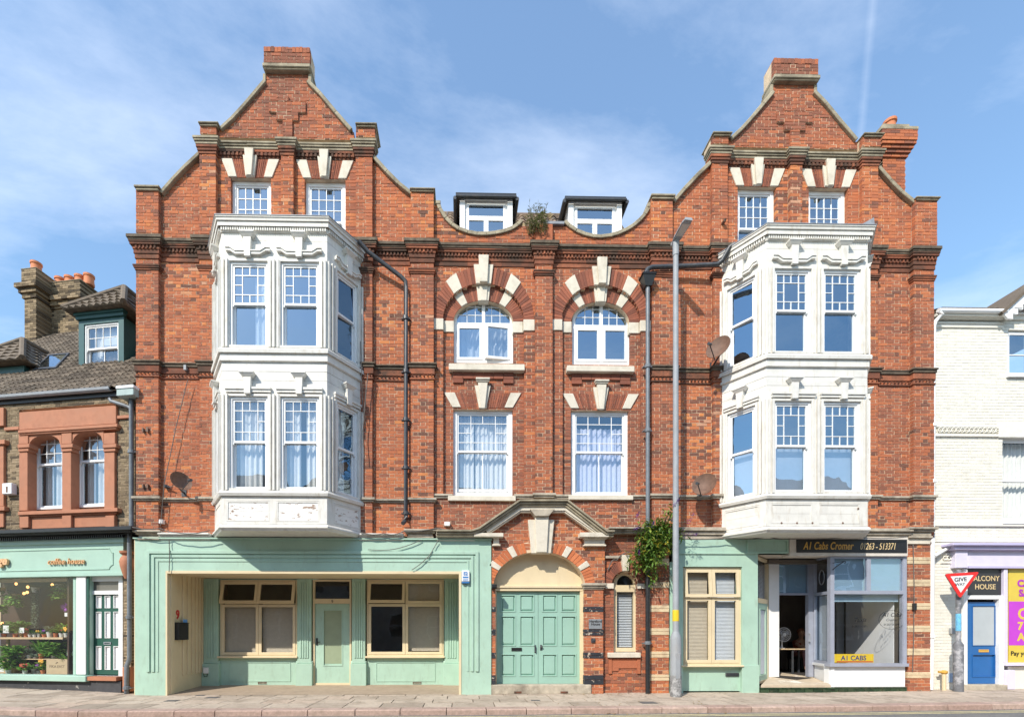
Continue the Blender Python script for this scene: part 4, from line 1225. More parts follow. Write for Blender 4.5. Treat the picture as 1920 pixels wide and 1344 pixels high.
# ---- the two white timber bays
BY = -0.96
b0, b1 = X(415.4, BY), X(613.4, BY)
BHW = (b1-b0)/2; BW = 0.66; BC0 = (b0+b1)/2
BC1 = (X(1438.6, BY)+X(1625.6, BY))/2
def zb(py, o=0.0): return P(514, py, BY-o)[1]
def bay(cx, conf, label):
    path = [(cx-BHW-BW, 0.0), (cx-BHW, BY), (cx+BHW, BY), (cx+BHW+BW, 0.0)]
    W = M['white']
    c = MB()
    c.sweep([(-.06, zb(437)), (.02, zb(437, .02)), (.035, zb(432.5, .03)), (.035, zb(424.6, .04)), (.09, zb(424, .09)), (.095, zb(415, .09)), (.12, zb(413.6, .12)), (.13, zb(408, .13)), (.146, zb(407, .14)), (.146, zb(404.8, .14)), (-.06, zb(404.8, .14))], path)
    root = c.build('bay_window', W, bld, label=label)
    rf = MB()
    rf.add([(path[0][0]-.14, 0.0, zb(404, .14)+.05), (path[1][0]-.07, BY-.15, zb(404, .14)), (path[2][0]+.07, BY-.15, zb(404, .14)), (path[3][0]+.14, 0.0, zb(404, .14)+.05)], [(0, 1, 2, 3)])
    rf.sweep([(.10, zb(404.7, .14)), (.158, zb(404.7, .14)), (.158, zb(403.2, .14)), (.10, zb(403.2, .14))], path)
    rf.build('bay_roof', M['lead'], root)
    faces = []
    for (ax, ay), (bx_, by_) in zip(path, path[1:]):
        u = Vector((bx_-ax, by_-ay)); L = u.length; u.normalize(); n = Vector((-u.y, u.x))
        faces.append((L, (lambda p, ax=ax, ay=ay, u=u, n=n: (ax+u.x*p[0]+n.x*p[1], ay+u.y*p[0]+n.y*p[1], p[2]))))
    d = MB()
    for L, xf in faces:
        d.xf = xf
        k = int(L/0.052)
        for i in range(k):
            xx = L*(i+.5)/k
            d.box(xx-.014, xx+.014, -.07, -.03, zb(431.8, .07), zb(425.3, .07))
    d.build('dentils', W, root, kind='stuff')
    # boarded friezes and the sill bands
    f = MB()
    for a, b in ((436.8, 452), (452.7, 470), (470.7, 491)):
        f.sweep([(-.07, zb(b)), (random.uniform(-.003, .003), zb(b)), (random.uniform(-.003, .003), zb(a)), (-.07, zb(a))], path)
    f.build('frieze_boards', W, root)
    f = MB()
    f.sweep([(-.07, zb(661)), (.075, zb(661, .07)), (.085, zb(654.5, .08)), (.05, zb(652.4, .05)), (-.07, zb(652.4))], path)
    f.sweep([(-.07, zb(676)), (.03, zb(676, .03)), (.03, zb(661.3, .03)), (-.07, zb(661.3))], path)
    f.sweep([(-.07, zb(679.5)), (.01, zb(679.5)), (.045, zb(676.2, .04)), (-.07, zb(676.2))], path)
    f.build('sill_band', W, root)
    f = MB()
    for a, b in ((680.1, 696), (696.7, 713), (713.7, 744)):
        f.sweep([(-.07, zb(b)), (random.uniform(-.003, .003)-.006, zb(b)), (random.uniform(-.003, .003)-.006, zb(a)), (-.07, zb(a))], path)
    f.build('frieze_boards', W, root)
    f = MB()
    f.sweep([(-.07, zb(929)), (.05, zb(929, .05)), (.075, zb(923.5, .07)), (.04, zb(919.5, .04)), (-.07, zb(919.5))], path)
    f.sweep([(-.07, zb(983)), (-.03, zb(983)), (-.03, zb(929.3)), (-.07, zb(929.3))], path)
    f.build('apron', W, root)
    f = MB()
    f.sweep([(-.09, zb(994.5)), (.0, zb(994.5)), (.03, zb(991)), (.055, zb(989, .05)), (.055, zb(986, .05)), (.02, zb(983)), (-.09, zb(983))], path)
    f.add([(q[0], q[1], zb(994)) for q in path], [(3, 2, 1, 0)])
    f.build('base_moulding', W, root)
    px2x = lambda px: X(px, BY)-b0
    for fi, (L, xf) in enumerate(faces):
        if fi == 1:
            wins = [(px2x(430), px2x(503)), (px2x(525.5), px2x(599.5))]
        else:
            wins = [(0.27, 0.93)]
        for tier in (0, 1):
            zt, zbm = ((zb(490.5), zb(652.6)), (zb(743), zb(919.8)))[tier]
            ht = (zb(468.5), zb(475), zb(481)) if tier == 0 else (zb(728), zb(732), zb(737))
            # posts between and beside the windows
            edges = [0.0] + [e for w_ in wins for e in w_] + [L]
            p = MB(xf)
            for a, b in zip(edges[::2], edges[1::2]):
                p.box(a, b, 0.0, 0.11, zbm, ht[0])
                wd = b-a
                k = 3 if wd > .2 else 2
                for q in range(k):
                    c_ = a+wd*(q+.5)/k
                    p.box(c_-wd*.13/k*2, c_+wd*.13/k*2, -.045-(.015 if q % 2 else 0), 0.001, zbm+.002, zt+.03)
            for a, b in wins:
                p.box(a, b, 0.004, 0.11, zt-.002, ht[0])
                p.ring(a-.045, b+.045, zbm, zt+.045, .05, -.026, .0035)
            p.build('window_posts', W, root)
            for wi, (a, b) in enumerate(wins):
                m_ = (a+b)/2
                h = MB(xf)
                if tier == 0:
                    lo, hi = ht[2], ht[0]
                    e = 0.13 if fi == 1 else .1
                    t_ = 0.075
                    pts = [(a-.06, hi-t_), (a+e*.3, hi-t_), (a+e*1.2, lo), (b-e*1.2, lo), (b-e*.3, hi-t_), (b+.06, hi-t_), (b+.06, hi), (b-e*.3, hi), (b-e*1.2, lo+t_), (a+e*1.2, lo+t_), (a+e*.3, hi), (a-.06, hi)]
                    # strips so that each piece is convex
                    for i in range(5):
                        q = [pts[i], pts[i+1], pts[10-i], pts[11-i]]
                        h.prism(q, -.075, .0); h.prism([(q[0][0], q[3][1]-.018), (q[1][0], q[2][1]-.018), (q[1][0], q[2][1]+.006), (q[0][0], q[3][1]+.006)], -.095, -.0751)
                else:
                    h.box(a-.07, b+.07, -.05, .0, ht[2], ht[0]-.002); h.box(a-.08, b+.08, -.075, .0, ht[1], ht[0])
                h.build('hood_moulding', W, root)
                br = MB(xf)
                z1 = zb(442) if tier == 0 else zb(702); z0 = zb(486) if tier == 0 else zb(741)
                s1 = z1-.10
                br.add([(m_-.105, -.105, s1), (m_+.105, -.105, s1), (m_+.16, -.155, z1-.03), (m_-.16, -.155, z1-.03), (m_-.105, 0, s1), (m_+.105, 0, s1), (m_+.16, 0, z1-.03), (m_-.16, 0, z1-.03)],
                       [(0, 1, 2, 3), (1, 5, 6, 2), (4, 0, 3, 7), (3, 2, 6, 7), (1, 0, 4, 5)])
                br.box(m_-.165, m_+.165, -.16, 0, z1-.03, z1)
                br.prism([(m_-.065, z0), (m_+.065, z0), (m_+.085, s1), (m_-.085, s1)], -.1, 0.0)
                br.build('bracket', W, root)
                cf = conf.get((tier, fi, wi), {})
                PANE_YAW[0] = (0.07, 0.0, -0.07)[fi]
                sash_window(bld, a, b, zbm+.004, zt-.004, 0.02, 0.055, cf.get('pat', BORDER if fi == 1 else PLAIN), 0.47, cf.get('gm', 'glass_sky'), cf.get('gm2'), xf=xf, fm='pvc', cur=cf.get('cur'), label=cf.get('label'))
        PANE_YAW[0] = 0.0
        # apron panels
        pn = [(px2x(425), px2x(505)), (px2x(518.5), px2x(598))] if fi == 1 else [(.2, 1.0)]
        for qi, (a, b) in enumerate(pn):
            z0, z1 = zb(977), zb(939)
            q = MB(xf)
            q.ring(a, b, z0, z1, .03, -.0, .028); 
            fr_ = q.build('panel_frame', W, root)
            q = MB(xf); q.box(a+.03, b-.03, .012, .03, z0+.03, (z0+z1)/2-.002); q.box(a+.03, b-.03, .014, .03, (z0+z1)/2+.002, z1-.03)
            q.build('apron_panel', M['flaking'] if conf.get('flaky') and (fi > 0) else W, root, label='apron panel with badly flaking paint' if conf.get('flaky') and fi > 0 else None)
        # stiles of the apron
        q = MB(xf)
        ed = [0.0]+[e for w_ in pn for e in w_]+[L]
        for a, b in zip(ed[::2], ed[1::2]):
            q.box(a+.002, b-.002, -.0, .03, zb(982), zb(930))
        q.box(.002, L-.002, .001, .03, zb(938.5), zb(930)); q.box(.002, L-.002, .001, .03, zb(982), zb(977.5))
        q.build('apron_stiles', W, root)
    return root
conf0 = {'flaky': True,
    (0, 1, 0): dict(gm='glass_sky', cur=[('c', .55, 1, 0, 1, 'curtain')], label='white bay sash window with bordered top panes, upper floor'),
    (0, 2, 0): dict(gm='glass_blue'),
    (1, 1, 0): dict(gm='glass_soft', cur=[('c', 0, .78, 0, 1, 'curtain'), ('c', .9, 1, 0, 1, 'curtain')], label='white bay sash window with drawn curtains'),
    (1, 1, 1): dict(gm='glass_soft', cur=[('c', 0, .42, 0, 1, 'curtain'), ('c', .58, 1, 0, 1, 'curtain')], label='white bay sash window with parted curtains'),
    (1, 2, 0): dict(gm='glass_soft', cur=[('c', 0, .75, 0, 1, 'curtain')])}
bay(BC0, conf0, 'white timber bay with peeling paint on two floors, on the left')
conf1 = {(1, 1, 0): dict(gm='glass_sky', cur=[('f', 0, 1, 0, .53, 'blind')]), (1, 1, 1): dict(gm='glass_sky', cur=[('f', 0, 1, 0, .53, 'blind')]),
    (1, 0, 0): dict(gm='glass_sky', cur=[('f', 0, 1, 0, .53, 'blind')])}
bay(BC1, conf1, 'white timber bay with rust spots on two floors, on the right')
rs = MB()
for px, py in ((1466, 980), (1495, 980), (1524, 980), (1581, 980), (1501, 931), (1556, 930), (1610, 953)):
    x_, z_ = P(px, py, BY-.01)
    rs.lathe([(.001, 0), (.022, .0), (.026, .004), (.018, .012), (.001, .014)], (x_, BY+.0+.004, z_), 8, axis='y')
rs.build('rusty_bolts', M['rust'], bld, kind='stuff')

# ---- stone band over the shops
yb = -0.16
for a, b in ((300, 395), (674, 757), (818, 890)):
    mb = MB()
    x0, x1 = X(a, yb), X(b, yb)
    mb.box(x0, x1, -0.27, 0.1, Z(1002, 500, -.27), Z(998.5, 500, -.27)); mb.box(x0, x1, -0.22, 0.1, Z(1006, 500, -.22), Z(1002, 500, -.27)-.002); mb.box(x0, x1, -0.185, 0.1, Z(1012, 500, -.2), Z(1006, 500, -.22)-.002)
    mb.build('fascia_cornice', M['white'], bld, bevel=0.008)
for a, b, t, u in ((1140, 1262, 988, 1000), (1268, 1357, 988, 1010), (1615, 1706, 989, 1008)):
    x0, x1 = X(a, yb), X(b, yb)
    h = (u-t); mb = MB()
    mb.box(x0, x1, -0.27, 0.1, Z(t+h*.3, 1400, -.27), Z(t, 1400, -.27)); mb.box(x0, x1, -0.21, 0.1, Z(t+h*.65, 1400, -.22), Z(t+h*.3, 1400, -.27)-.002); mb.box(x0, x1, -0.17, 0.1, Z(u, 1400, -.2), Z(t+h*.65, 1400, -.22)-.002)
    mb.build('fascia_cornice', M['grey_stone'], bld, bevel=0.008)
for a, b, t, u in ((247.5, 300, 993, 1010), (757, 818, 991, 1007), (1706, 1761, 987, 1007)):
    y = -.29
    mb = MB()
    x0, x1 = X(a, y), X(b, y); z1, z0 = Z(t, (a+b)/2, y), Z(u, (a+b)/2, y)
    h = z1-z0
    mb.box(x0, x1, y, 0.1, z1-h*.22, z1)
    mb.box(x0+.04, x1-.04, y+.05, 0.1, z1-h*.42, z1-h*.22-.002); mb.box(x0+.09, x1-.09, y+.1, 0.1, z1-h*.8, z1-h*.42-.002); mb.box(x0+.07, x1-.07, y+.08, 0.1, z0, z1-h*.8-.002)
    mb.build('pier_capital', M['grey_stone'], bld, bevel=0.01)
mb = MB(); mb.box(X(1702, -.16), X(1745, -.16), -.15, 0.1, Z(1019, 1720, -.15), Z(1007, 1720, -.15)); mb.build('pier_necking', M['stone'], bld)
# painted bands on the brick piers
def bands(px0, px1, lst, y, m, name, jag=0.0):
    for t, u in lst:
        x0, x1 = X(px0, y), X(px1, y)
        mb = MB(); mb.tone = .5
        z0, z1 = Z(u, px0, y), Z(t, px0, y)
        n = 2
        for i in range(n):
            mb.box(x0-.006, x0+(x1-x0)*1.0+.006, y-.012, y+.15, z0+(z1-z0)*i/n+.003, z0+(z1-z0)*(i+1)/n-.003)
        mb.build(name, m, bld, bevel=0.006)
M['bandcream'] = mat('cream_painted_band', (0.62, 0.50, 0.32), 0.8, 0.1, 6, (0.3, 0.2, 0.13), 0.7, 4.5, bmp=0.3, dlo=.5, dhi=.7)
M['bandblack'] = mat('flaking_black_band', (0.022, 0.025, 0.032), 0.6, 0.2, 6, (0.5, 0.42, 0.33), 0.9, 9, bmp=0.3, dlo=.58, dhi=.62)
bands(1702, 1744, [(1043.7, 1057), (1085.7, 1099), (1129.9, 1142.6), (1171.9, 1184.6), (1215, 1228), (1259, 1271)], PIL, M['bandcream'], 'stone_band')
bands(1215, 1254, [(1046, 1060), (1090, 1102), (1134, 1147), (1177, 1190), (1220.5, 1232.5), (1263.7, 1275.6)], PIL, M['bandcream'], 'stone_band')
bands(1096, 1131, E_DARK, -.12, M['bandblack'], 'black_band')
bands(920.5, 929, E_DARK, -.12, M['bandblack'], 'black_band')

# ---- entrance: arch, pediment, double doors
A = (EN[0], EN[1], 1/75.0)
arch(A, (86, 67), (104, 86), [(R(27.5), R(34.5)), (R(54.5), R(61.5))], -0.125, 12, R(16), None, matb='archbrick', pst=0.035, lo=R(6))
ringmortar(A, (85.5, 66.5), (104, 86), -0.12, 0.3)
mb = MB()
ey = -0.125
def en(px, py, y=-.2): return P(px, py, y)
mb.prism([en(996.5, 1037), en(1033, 1037), en(1039.5, 974), en(990, 974)], ey-.09, ey+.1)
mb.prism([en(1005, 1036), en(1024.5, 1036), en(1028.5, 962), en(1002, 962)], ey-.16, ey-.08)
mb.build('keystone', M['grey_stone'] if False else M['stone'], bld, label='tall stepped stone keystone over the entrance arch', bevel=0.01)
mb = MB()
mb.prism([en(1003, 968, -.3), en(1028, 968, -.3), en(1040, 955, -.3), en(993, 955, -.3)], -.36, -.1)
mb.build('keystone_cap', M['grey_stone'], bld, bevel=0.008)
def rake(pts, y0s, name, m):
    """moulding following a broken line of (px, py): stacked strips (offset, thickness, projection)"""
    mb = MB()
    L = [P(a, b, -.3) for a, b in pts]
    n = len(L)
    nr = []
    for i in range(n):
        d0 = (Vector(L[i])-Vector(L[i-1])).normalized() if i else None
        d1 = (Vector(L[i+1])-Vector(L[i])).normalized() if i < n-1 else None
        d0 = d0 or d1; d1 = d1 or d0
        a = Vector((-d0.y, d0.x)); b = Vector((-d1.y, d1.x))
        m_ = (a+b).normalized()
        nr.append(m_/max(.4, m_.dot(a)))
    for o0, o1, pr in y0s:
        for i in range(n-1):
            q = [Vector(L[i])-nr[i]*o1, Vector(L[i+1])-nr[i+1]*o1, Vector(L[i+1])-nr[i+1]*o0, Vector(L[i])-nr[i]*o0]
            mb.prism([tuple(v) for v in q], -0.12-pr, 0.02)
    return mb.build(name, m, bld, bevel=0.006)
LN = [(818, 994), (884, 994), (897, 990), (973, 938), (1063, 938), (1137, 995), (1150, 995)]
rake(LN, [(0, .045, .30), (.047, .10, .25), (.102, .15, .21)], 'pediment_moulding', M['coping'])
rake([(910, 992), (974, 949), (1062, 949), (1126, 994)], [(.0, .10, .17), (.102, .135, .14)], 'pediment_band', M['stone'])
for (a, b, t, u), (c, d_, v, w_) in (((889, 944, 998.5, 1005.5), (925, 936, 1006, 1023)), ((1088, 1142, 997.5, 1006), (1096, 1134, 1010, 1023.5))):
    mb = MB(); y = -.34
    mb.box(X(a, y), X(b, y), y, 0.0, Z(u, a, y), Z(t, a, y))
    mb.box(X(c, -.2)-.03, X(d_, -.2)+.03, -.26, 0.0, Z(v, c, -.25), Z(u, a, y)-.002)
    mb.box(X(c, -.2), X(d_, -.2), -.2, 0.0, Z(w_-3, c, -.2), Z(v, c, -.25)-.002); mb.box(X(c, -.2)-.03, X(d_, -.2)+.03, -.23, 0.0, Z(w_, c, -.2), Z(w_-3, c, -.2)-.002)
    mb.build('pediment_block', M['stone'], bld, bevel=0.008)
mb = MB(); y = -.2
mb.box(X(1093, y), X(1138, y), y-.02, 0.0, Z(1097, 1100, y), Z(1092.5, 1100, y)); mb.box(X(1095, y), X(1135.5, y), y+.02, 0, Z(1101, 1100, y), Z(1097, 1100, y)-.002); mb.box(X(1096, y), X(1134, y), y+.05, 0, Z(1104, 1100, y), Z(1101, 1100, y)-.002)
mb.build('impost_moulding', M['grey_stone'], bld, bevel=0.006)
# tympanum, cream frame
ty = 0.14
mb = MB()
x0, x1 = X(929, ty), X(1094, ty)
tc_ = P(1011.5, 1101, ty); kk = (12+ty)/900
pts = [(tc_[0]+86*kk*math.cos(math.pi*i/24), tc_[1]+67*kk*math.sin(math.pi*i/24)) for i in range(25)]
zt0 = Z(1098, 1011, ty)
mb.prism([(p[0], max(p[1], zt0)) for p in pts], ty, ty+.08)
mb.build('tympanum', M['cream'], bld)
mb = MB(); yf = 0.08
mb.box(X(928, yf), X(1095, yf), yf-.03, ty+.05, Z(1102, 1011, yf), Z(1097.5, 1011, yf)); mb.box(X(928, yf), X(1095, yf), yf, ty+.05, Z(1107.5, 1011, yf), Z(1102, 1011, yf)-.002)
mb.box(X(925.5, yf), X(931, yf), yf-.01, ty+.1, 0.02, Z(1108, 1011, yf)); mb.box(X(1088, yf), X(1095, yf), yf-.01, ty+.1, 0.02, Z(1108, 1011, yf))
mb.build('door_frame', M['cream'], bld, bevel=0.006)
def panel_door(name, x0, x1, z0, z1, y, panels, m, mp_=None, xf=None, parent=None, label=None, dep=.06, rec=.034, raised=.03, mould=.022):
    """stiles and rails cut round the panels (fractions), each panel raised and fielded"""
    W_, H_ = x1-x0, z1-z0
    us = sorted({0, 1} | {round(p[0], 4) for p in panels} | {round(p[1], 4) for p in panels})
    vs2 = sorted({0, 1} | {round(p[2], 4) for p in panels} | {round(p[3], 4) for p in panels})
    mb = MB(xf)
    for a, b in zip(us, us[1:]):
        for c, d_ in zip(vs2, vs2[1:]):
            mu, mv = (a+b)/2, (c+d_)/2
            if any(p[0] < mu < p[1] and p[2] < mv < p[3] for p in panels): continue
            mb.box(x0+W_*a, x0+W_*b, y, y+dep, z0+H_*c, z0+H_*d_)
    d = mb.build(name, m, parent, label=label)
    for p in panels:
        q = MB(xf)
        a, b, c, e = x0+W_*p[0], x0+W_*p[1], z0+H_*p[2], z0+H_*p[3]
        q.box(a, b, y+rec, y+dep, c, e)
        q.ring(a, b, c, e, mould, y-.012, y+rec)
        if raised: q.frustum(a+mould+.012, b-mould-.012, c+mould+.012, e-mould-.012, y+rec-.001, y+rec-raised, .03)
        q.build('door_panel', mp_ or m, d)
    return d
yd = 0.17
dz0, dz1 = Z(1281, 1011, yd), Z(1109, 1011, yd)
dxa, dxm, dxb = X(931.5, yd), X(1009, yd), X(1087.5, yd)
pan6 = [(.09, .46, .78, .97), (.55, .91, .78, .97), (.09, .46, .41, .74), (.55, .91, .41, .74), (.09, .46, .08, .325), (.55, .91, .08, .325)]
dL = panel_door('entrance_door', dxa, dxm-.004, dz0, dz1, yd, pan6, M['green_door'], parent=bld, label='left leaf of the mint green double door, with letter slot', mould=.026)
dR = panel_door('entrance_door', dxm+.004, dxb, dz0, dz1, yd, [(1-b, 1-a, c, d_) for a, b, c, d_ in pan6], M['green_door'], parent=bld, label='right leaf of the mint green double door, with knob', mould=.026)
mb = MB(); x_, z_ = P(968.5, 1216.5, yd)
mb.ring(x_-.13, x_+.13, z_-.04, z_+.04, .022, yd-.02, yd+.001); mb.box(x_-.108, x_+.108, yd-.008, yd, z_-.018, z_+.018); mb.build('letter_slot', M['black'], dL)
mb = MB(); x_, z_ = P(1003.5, 1216, yd)
mb.tube([(x_, yd, z_+.08), (x_, yd-.05, z_+.07), (x_, yd-.05, z_-.07), (x_, yd, z_-.08)], .012, 6); mb.box(x_-.02, x_+.02, yd-.008, yd, z_-.1, z_+.1); mb.build('handle', M['iron'], dL)
mb = MB(); x_, z_ = P(1014.5, 1212, yd)
mb.lathe([(.02, 0), (.02, .02), (.035, .035), (.035, .05), (.02, .062)], (x_, yd, z_), 10, axis='y'); mb.box(x_-.025, x_+.025, yd-.008, yd, z_-.09, z_+.05)
mb.build('door_knob', M['iron'], dR)
mb = MB()
mb.box(X(929, 0), X(1094, 0), yd-.12, yd+.2, 0.0, dz0-.004); 
mb.build('door_threshold', M['grey_stone'], bld)
mb = MB()
mb.box(X(920, -.2), X(1110, -.2), -.16, yd-.13, 0.002, Z(1283, 1011, -.16)); mb.build('entrance_step', M['grey_stone'], bld, bevel=0.015)
for px in (971, 1058):
    mb = MB(); x_, z_ = P(px, 1297, -.17); mb.box(x_-.09, x_+.09, -.168, -.1, z_-.025, z_+.02)
    mb.build('air_brick', M['moulded'], bld)

# ---- little arched window and its wall
A2 = (SWP[0], SWP[1], 1/75.0)
arch(A2, (25, 25), (40, 44), [], WALL-.03, 11, R(12), None, matb='gauged', pst=.03)
ringmortar(A2, (24.5, 24.5), (40, 44), WALL-.02, .3)
mb = MB()
mb.prism([P(1168, 1070, -.1), P(1178.5, 1070, -.1), P(1181, 1040, -.1), P(1166, 1040, -.1)], -.12, .1); mb.build('keystone', M['stone'], bld, bevel=.008)
mb = MB()
mb.box(X(1134), X(1150), -.05, .15, Z(1103), Z(1093)); mb.box(X(1194.5), X(1209), -.05, .15, Z(1103), Z(1093)); mb.build('springer_stone', M['stone'], bld, bevel=.008)
mb = MB(); mb.box(X(1133), X(1165), -.07, .05, Z(1046), Z(1041.5)); mb.build('hood_string', M['grey_stone'], bld)
yw = 0.12
s = (12+yw)/900
cw, zsp = P(1172.5, 1095, yw)
hw = 22.5*s; fwid = .085
zb_ = Z(1221, 1172, yw)
outer = [(cw+hw*math.cos(p), zsp+23.5*s*math.sin(p)) for p in [math.pi*j/16 for j in range(17)]]
inner = [(cw+(hw-fwid)*math.cos(p), zsp+(23.5*s-fwid)*math.sin(p)) for p in [math.pi*j/16 for j in range(17)]]
mb = MB()
for j in range(16): mb.prism([inner[j], outer[j], outer[j+1], inner[j+1]], yw, yw+.1)
mb.box(cw-hw, cw-hw+fwid, yw, yw+.1, zb_, zsp); mb.box(cw+hw-fwid, cw+hw, yw, yw+.1, zb_, zsp)
mb.box(cw-hw+fwid, cw+hw-fwid, yw-.004, yw+.1, Z(1109, 1172, yw), zsp-.02); mb.box(cw-hw+fwid, cw+hw-fwid, yw, yw+.1, zb_, zb_+.1)
w = mb.build('small_arched_window', M['cream'], bld, label='narrow cream arched window with a slatted blind')
g = MB(); pts = [(x_, yw+.04, z_) for x_, z_ in inner]+[(inner[-1][0], yw+.04, zsp-.03), (inner[0][0], yw+.04, zsp-.03)]
g.add(pts, [tuple(range(len(pts)))]); g.build('pane', M['glass_low'], w)
pane(w, cw-hw+fwid, cw+hw-fwid, zb_+.1, Z(1109, 1172, yw), yw+.05, M['glass_low'])
slats(w, cw-hw+fwid+.01, cw+hw-fwid-.01, zb_+.1, Z(1109, 1172, yw), yw+.13, 'blind', .042, .35)
mb = MB(); mb.box(X(1140.5, -.1), X(1202, -.1), -.1, .15, Z(1232.5, 1170, -.1), Z(1223, 1170, -.1)); mb.build('window_sill', M['stone'], bld, bevel=.012)
mb = MB()
for px in (1141.5, 1195): mb.box(X(px, -.04), X(px+6, -.04), -.04, .1, Z(1262, 1170), Z(1233.5, 1170))
for a, b, t, u in ((1148, 1195, 1234, 1252), (1148, 1160, 1252, 1257)):
    mb.box(X(a, -.02), X(b, -.02), -.022, .1, Z(u, 1170), Z(t, 1170))
mb.build('brick_apron', M['brick'], bld)
# ================================================================= LEFT SHOPFRONT (mint green, recessed)
SY = -0.16                                     # face of the surround
OY = 1.5                                       # depth of the recess
ox0, ox1 = X(313.5, SY), X(861, SY); oz1 = Z(1072, 580, SY)
fx0, fx1 = X(253, SY), X(921, SY); fz1 = Z(1011, 500, SY)
sf = MB()
sf.box(fx0, ox0, SY, 0.1, -.02, fz1); sf.box(ox1, fx1, SY, 0.1, -.02, fz1); sf.box(ox0, ox1, SY, 0.1, oz1, fz1)
front = sf.build('shopfront', M['green'], bld, label='mint green shopfront surround with stepped mouldings')
# stepped mouldings: three raised fillets that run up, across and down again
mb = MB()
for a, b, t in ((275.5, 281.5, 1032.5), (285, 290, 1040.5), (294, 297.5, 1049.5)):
    pr = {275.5: .035, 285: .026, 294: .016}[a]
    c, d_ = 1174-a+1, 1174-b+1
    xa, xb, xc, xd = X(a, SY), X(b, SY), X(921-(b-253)-1, SY), X(921-(a-253)-1, SY)
    z1, z0 = Z(t, 500, SY), Z(t+(b-a)*.95, 500, SY)
    zbm = Z(1259, 280, SY)
    mb.box(xa, xb, SY-pr, SY+.001, zbm, z1); mb.box(xc, xd, SY-pr, SY+.001, zbm, z1); mb.box(xb, xc, SY-pr, SY+.001, z0, z1)
mb.build('stepped_moulding', M['green'], front, bevel=.004)
mb = MB(); mb.box(fx0-.02, fx1+.02, SY-.05, 0.05, fz1+.001, fz1+.035); mb.build('top_fillet', M['green'], front)
mb = MB()
mb.box(fx0-.025, fx0-.001, SY+.01, 0.2, -.02, fz1)
mb.build('edge_board', M['cream'], front)
mb = MB()
mb.box(ox0-.03, ox0+.008, SY-.014, SY+.14, -.02, oz1-.04); mb.box(ox1-.008, ox1+.05, SY-.014, SY+.14, -.02, oz1-.04); mb.box(ox0-.03, ox1+.05, SY-.014, SY+.14, oz1-.04, oz1+.025)
mb.build('opening_trim', M['cream'], front)
bz1 = Z(1084.5, 600, OY)
bx0, bx1 = X(382, OY), X(861, OY)
bxR = ox1
cl = MB()
cl.add([(ox0, SY+.1, oz1-.04), (ox1, SY+.1, oz1-.04), (bxR, OY, bz1), (bx0-.02, OY, bz1)], [(0, 1, 2, 3)])
cl.build('lobby_ceiling', M['cream'], bld)
# left wall of the lobby: cream boards with flutes, set askew
lw = Vector((bx0-ox0, OY-SY-.1)); LL = lw.length; lw.normalize(); ln_ = Vector((-lw.y, lw.x))
def xfl(p): return (ox0+lw.x*p[0]-ln_.x*p[1], SY+.1+lw.y*p[0]-ln_.y*p[1], p[2])   # y<0 is into the lobby
def lobx(px):
    """distance along the lobby wall seen at photo column px"""
    lo, hi = 0, LL
    for _ in range(40):
        m_ = (lo+hi)/2; q = xfl((m_, 0, 1))
        s_, c_ = math.sin(YAW), math.cos(YAW)
        dx_, dy_ = q[0], q[1]+D
        r_ = dx_*c_-dy_*s_; f_ = dx_*s_+dy_*c_
        if PPX+F*r_/f_ < px: lo = m_
        else: hi = m_
    return (lo+hi)/2
def wall_xf(p): return xfl((p[0], -p[1], p[2])) if False else (ox0+lw.x*p[0]+ln_.x*p[1], SY+.1+lw.y*p[0]+ln_.y*p[1], p[2])
mb = MB(wall_xf)
mb.box(-.05, LL, 0.0, .1, -.02, 3.4)
lobby = mb.build('lobby_wall', M['cream'], bld, label='cream panelled side wall of the shop lobby')
mb = MB(wall_xf)
for a, b in ((316, 325), (341, 345), (350, 354), (358.5, 361.5), (366, 369), (372, 374.5), (377, 380.5)):
    mb.box(lobx(a), lobx(b), -.034, .001, .42 if a > 330 else 0, 3.3)
mb.build('reeded_mouldings', M['cream'], lobby, bevel=.005)
mb = MB(); mb.box(ox1+.001, ox1+.06, SY+.1, OY, 0, 2.95); mb.build('lobby_wall', M['green'], bld)
fl = MB(); fl.add([(ox0-.0, SY+.02, .004), (ox1, SY+.02, .004), (bxR, OY, .055), (bx0-.1, OY, .055)], [(0, 1, 2, 3)])
M['lobbyfloor'] = mat('worn_lobby_floor', (0.36, 0.275, 0.2), .9, .1, 7, (.22, .17, .12), .5, 1.5, bmp=.15)
fl.build('lobby_floor', M['lobbyfloor'], bld)
oy = OY
def ob(px, py): return P(px, py, oy)
mb = MB()
g = M['green']
# dado, pilasters with flutes and plinths, head
for a, b in ((412, 558), (688, 832)):
    mb.box(X(a, oy), X(b, oy), oy, oy+.1, 0, Z(1231, a, oy))
mb.box(X(381, oy), X(861, oy)+.1, oy+.02, oy+.12, Z(1087, 600, oy), bz1+.3)
back = mb.build('shop_back_wall', g, bld)
for a, b, h in ((383, 413.5, 0), (557.5, 587, 0), (659.5, 687.5, 0), (832, 862, 0)):
    mb = MB()
    x0, x1 = X(a, oy), X(b, oy)
    mb.box(x0+.025, x1-.025, oy-.09, oy+.1, Z(1241, a, oy), Z(1085, a, oy))
    n = 4
    for i in range(n):
        c_ = x0+(x1-x0)*(.2+.6*(i+.5)/n)
        mb.box(c_-.024, c_+.024, oy-.112, oy-.0899, Z(1233, a, oy), Z(1092, a, oy))
    mb.box(x0-.01, x1+.01, oy-.13, oy+.1, 0.03, Z(1243, a, oy)); 
    mb.frustum(x0-.01, x1+.01, Z(1243, a, oy)-.02, Z(1238, a, oy), oy-.06, oy-.0905, .03)
    mb.build('shop_pilaster', g, bld, bevel=.008)
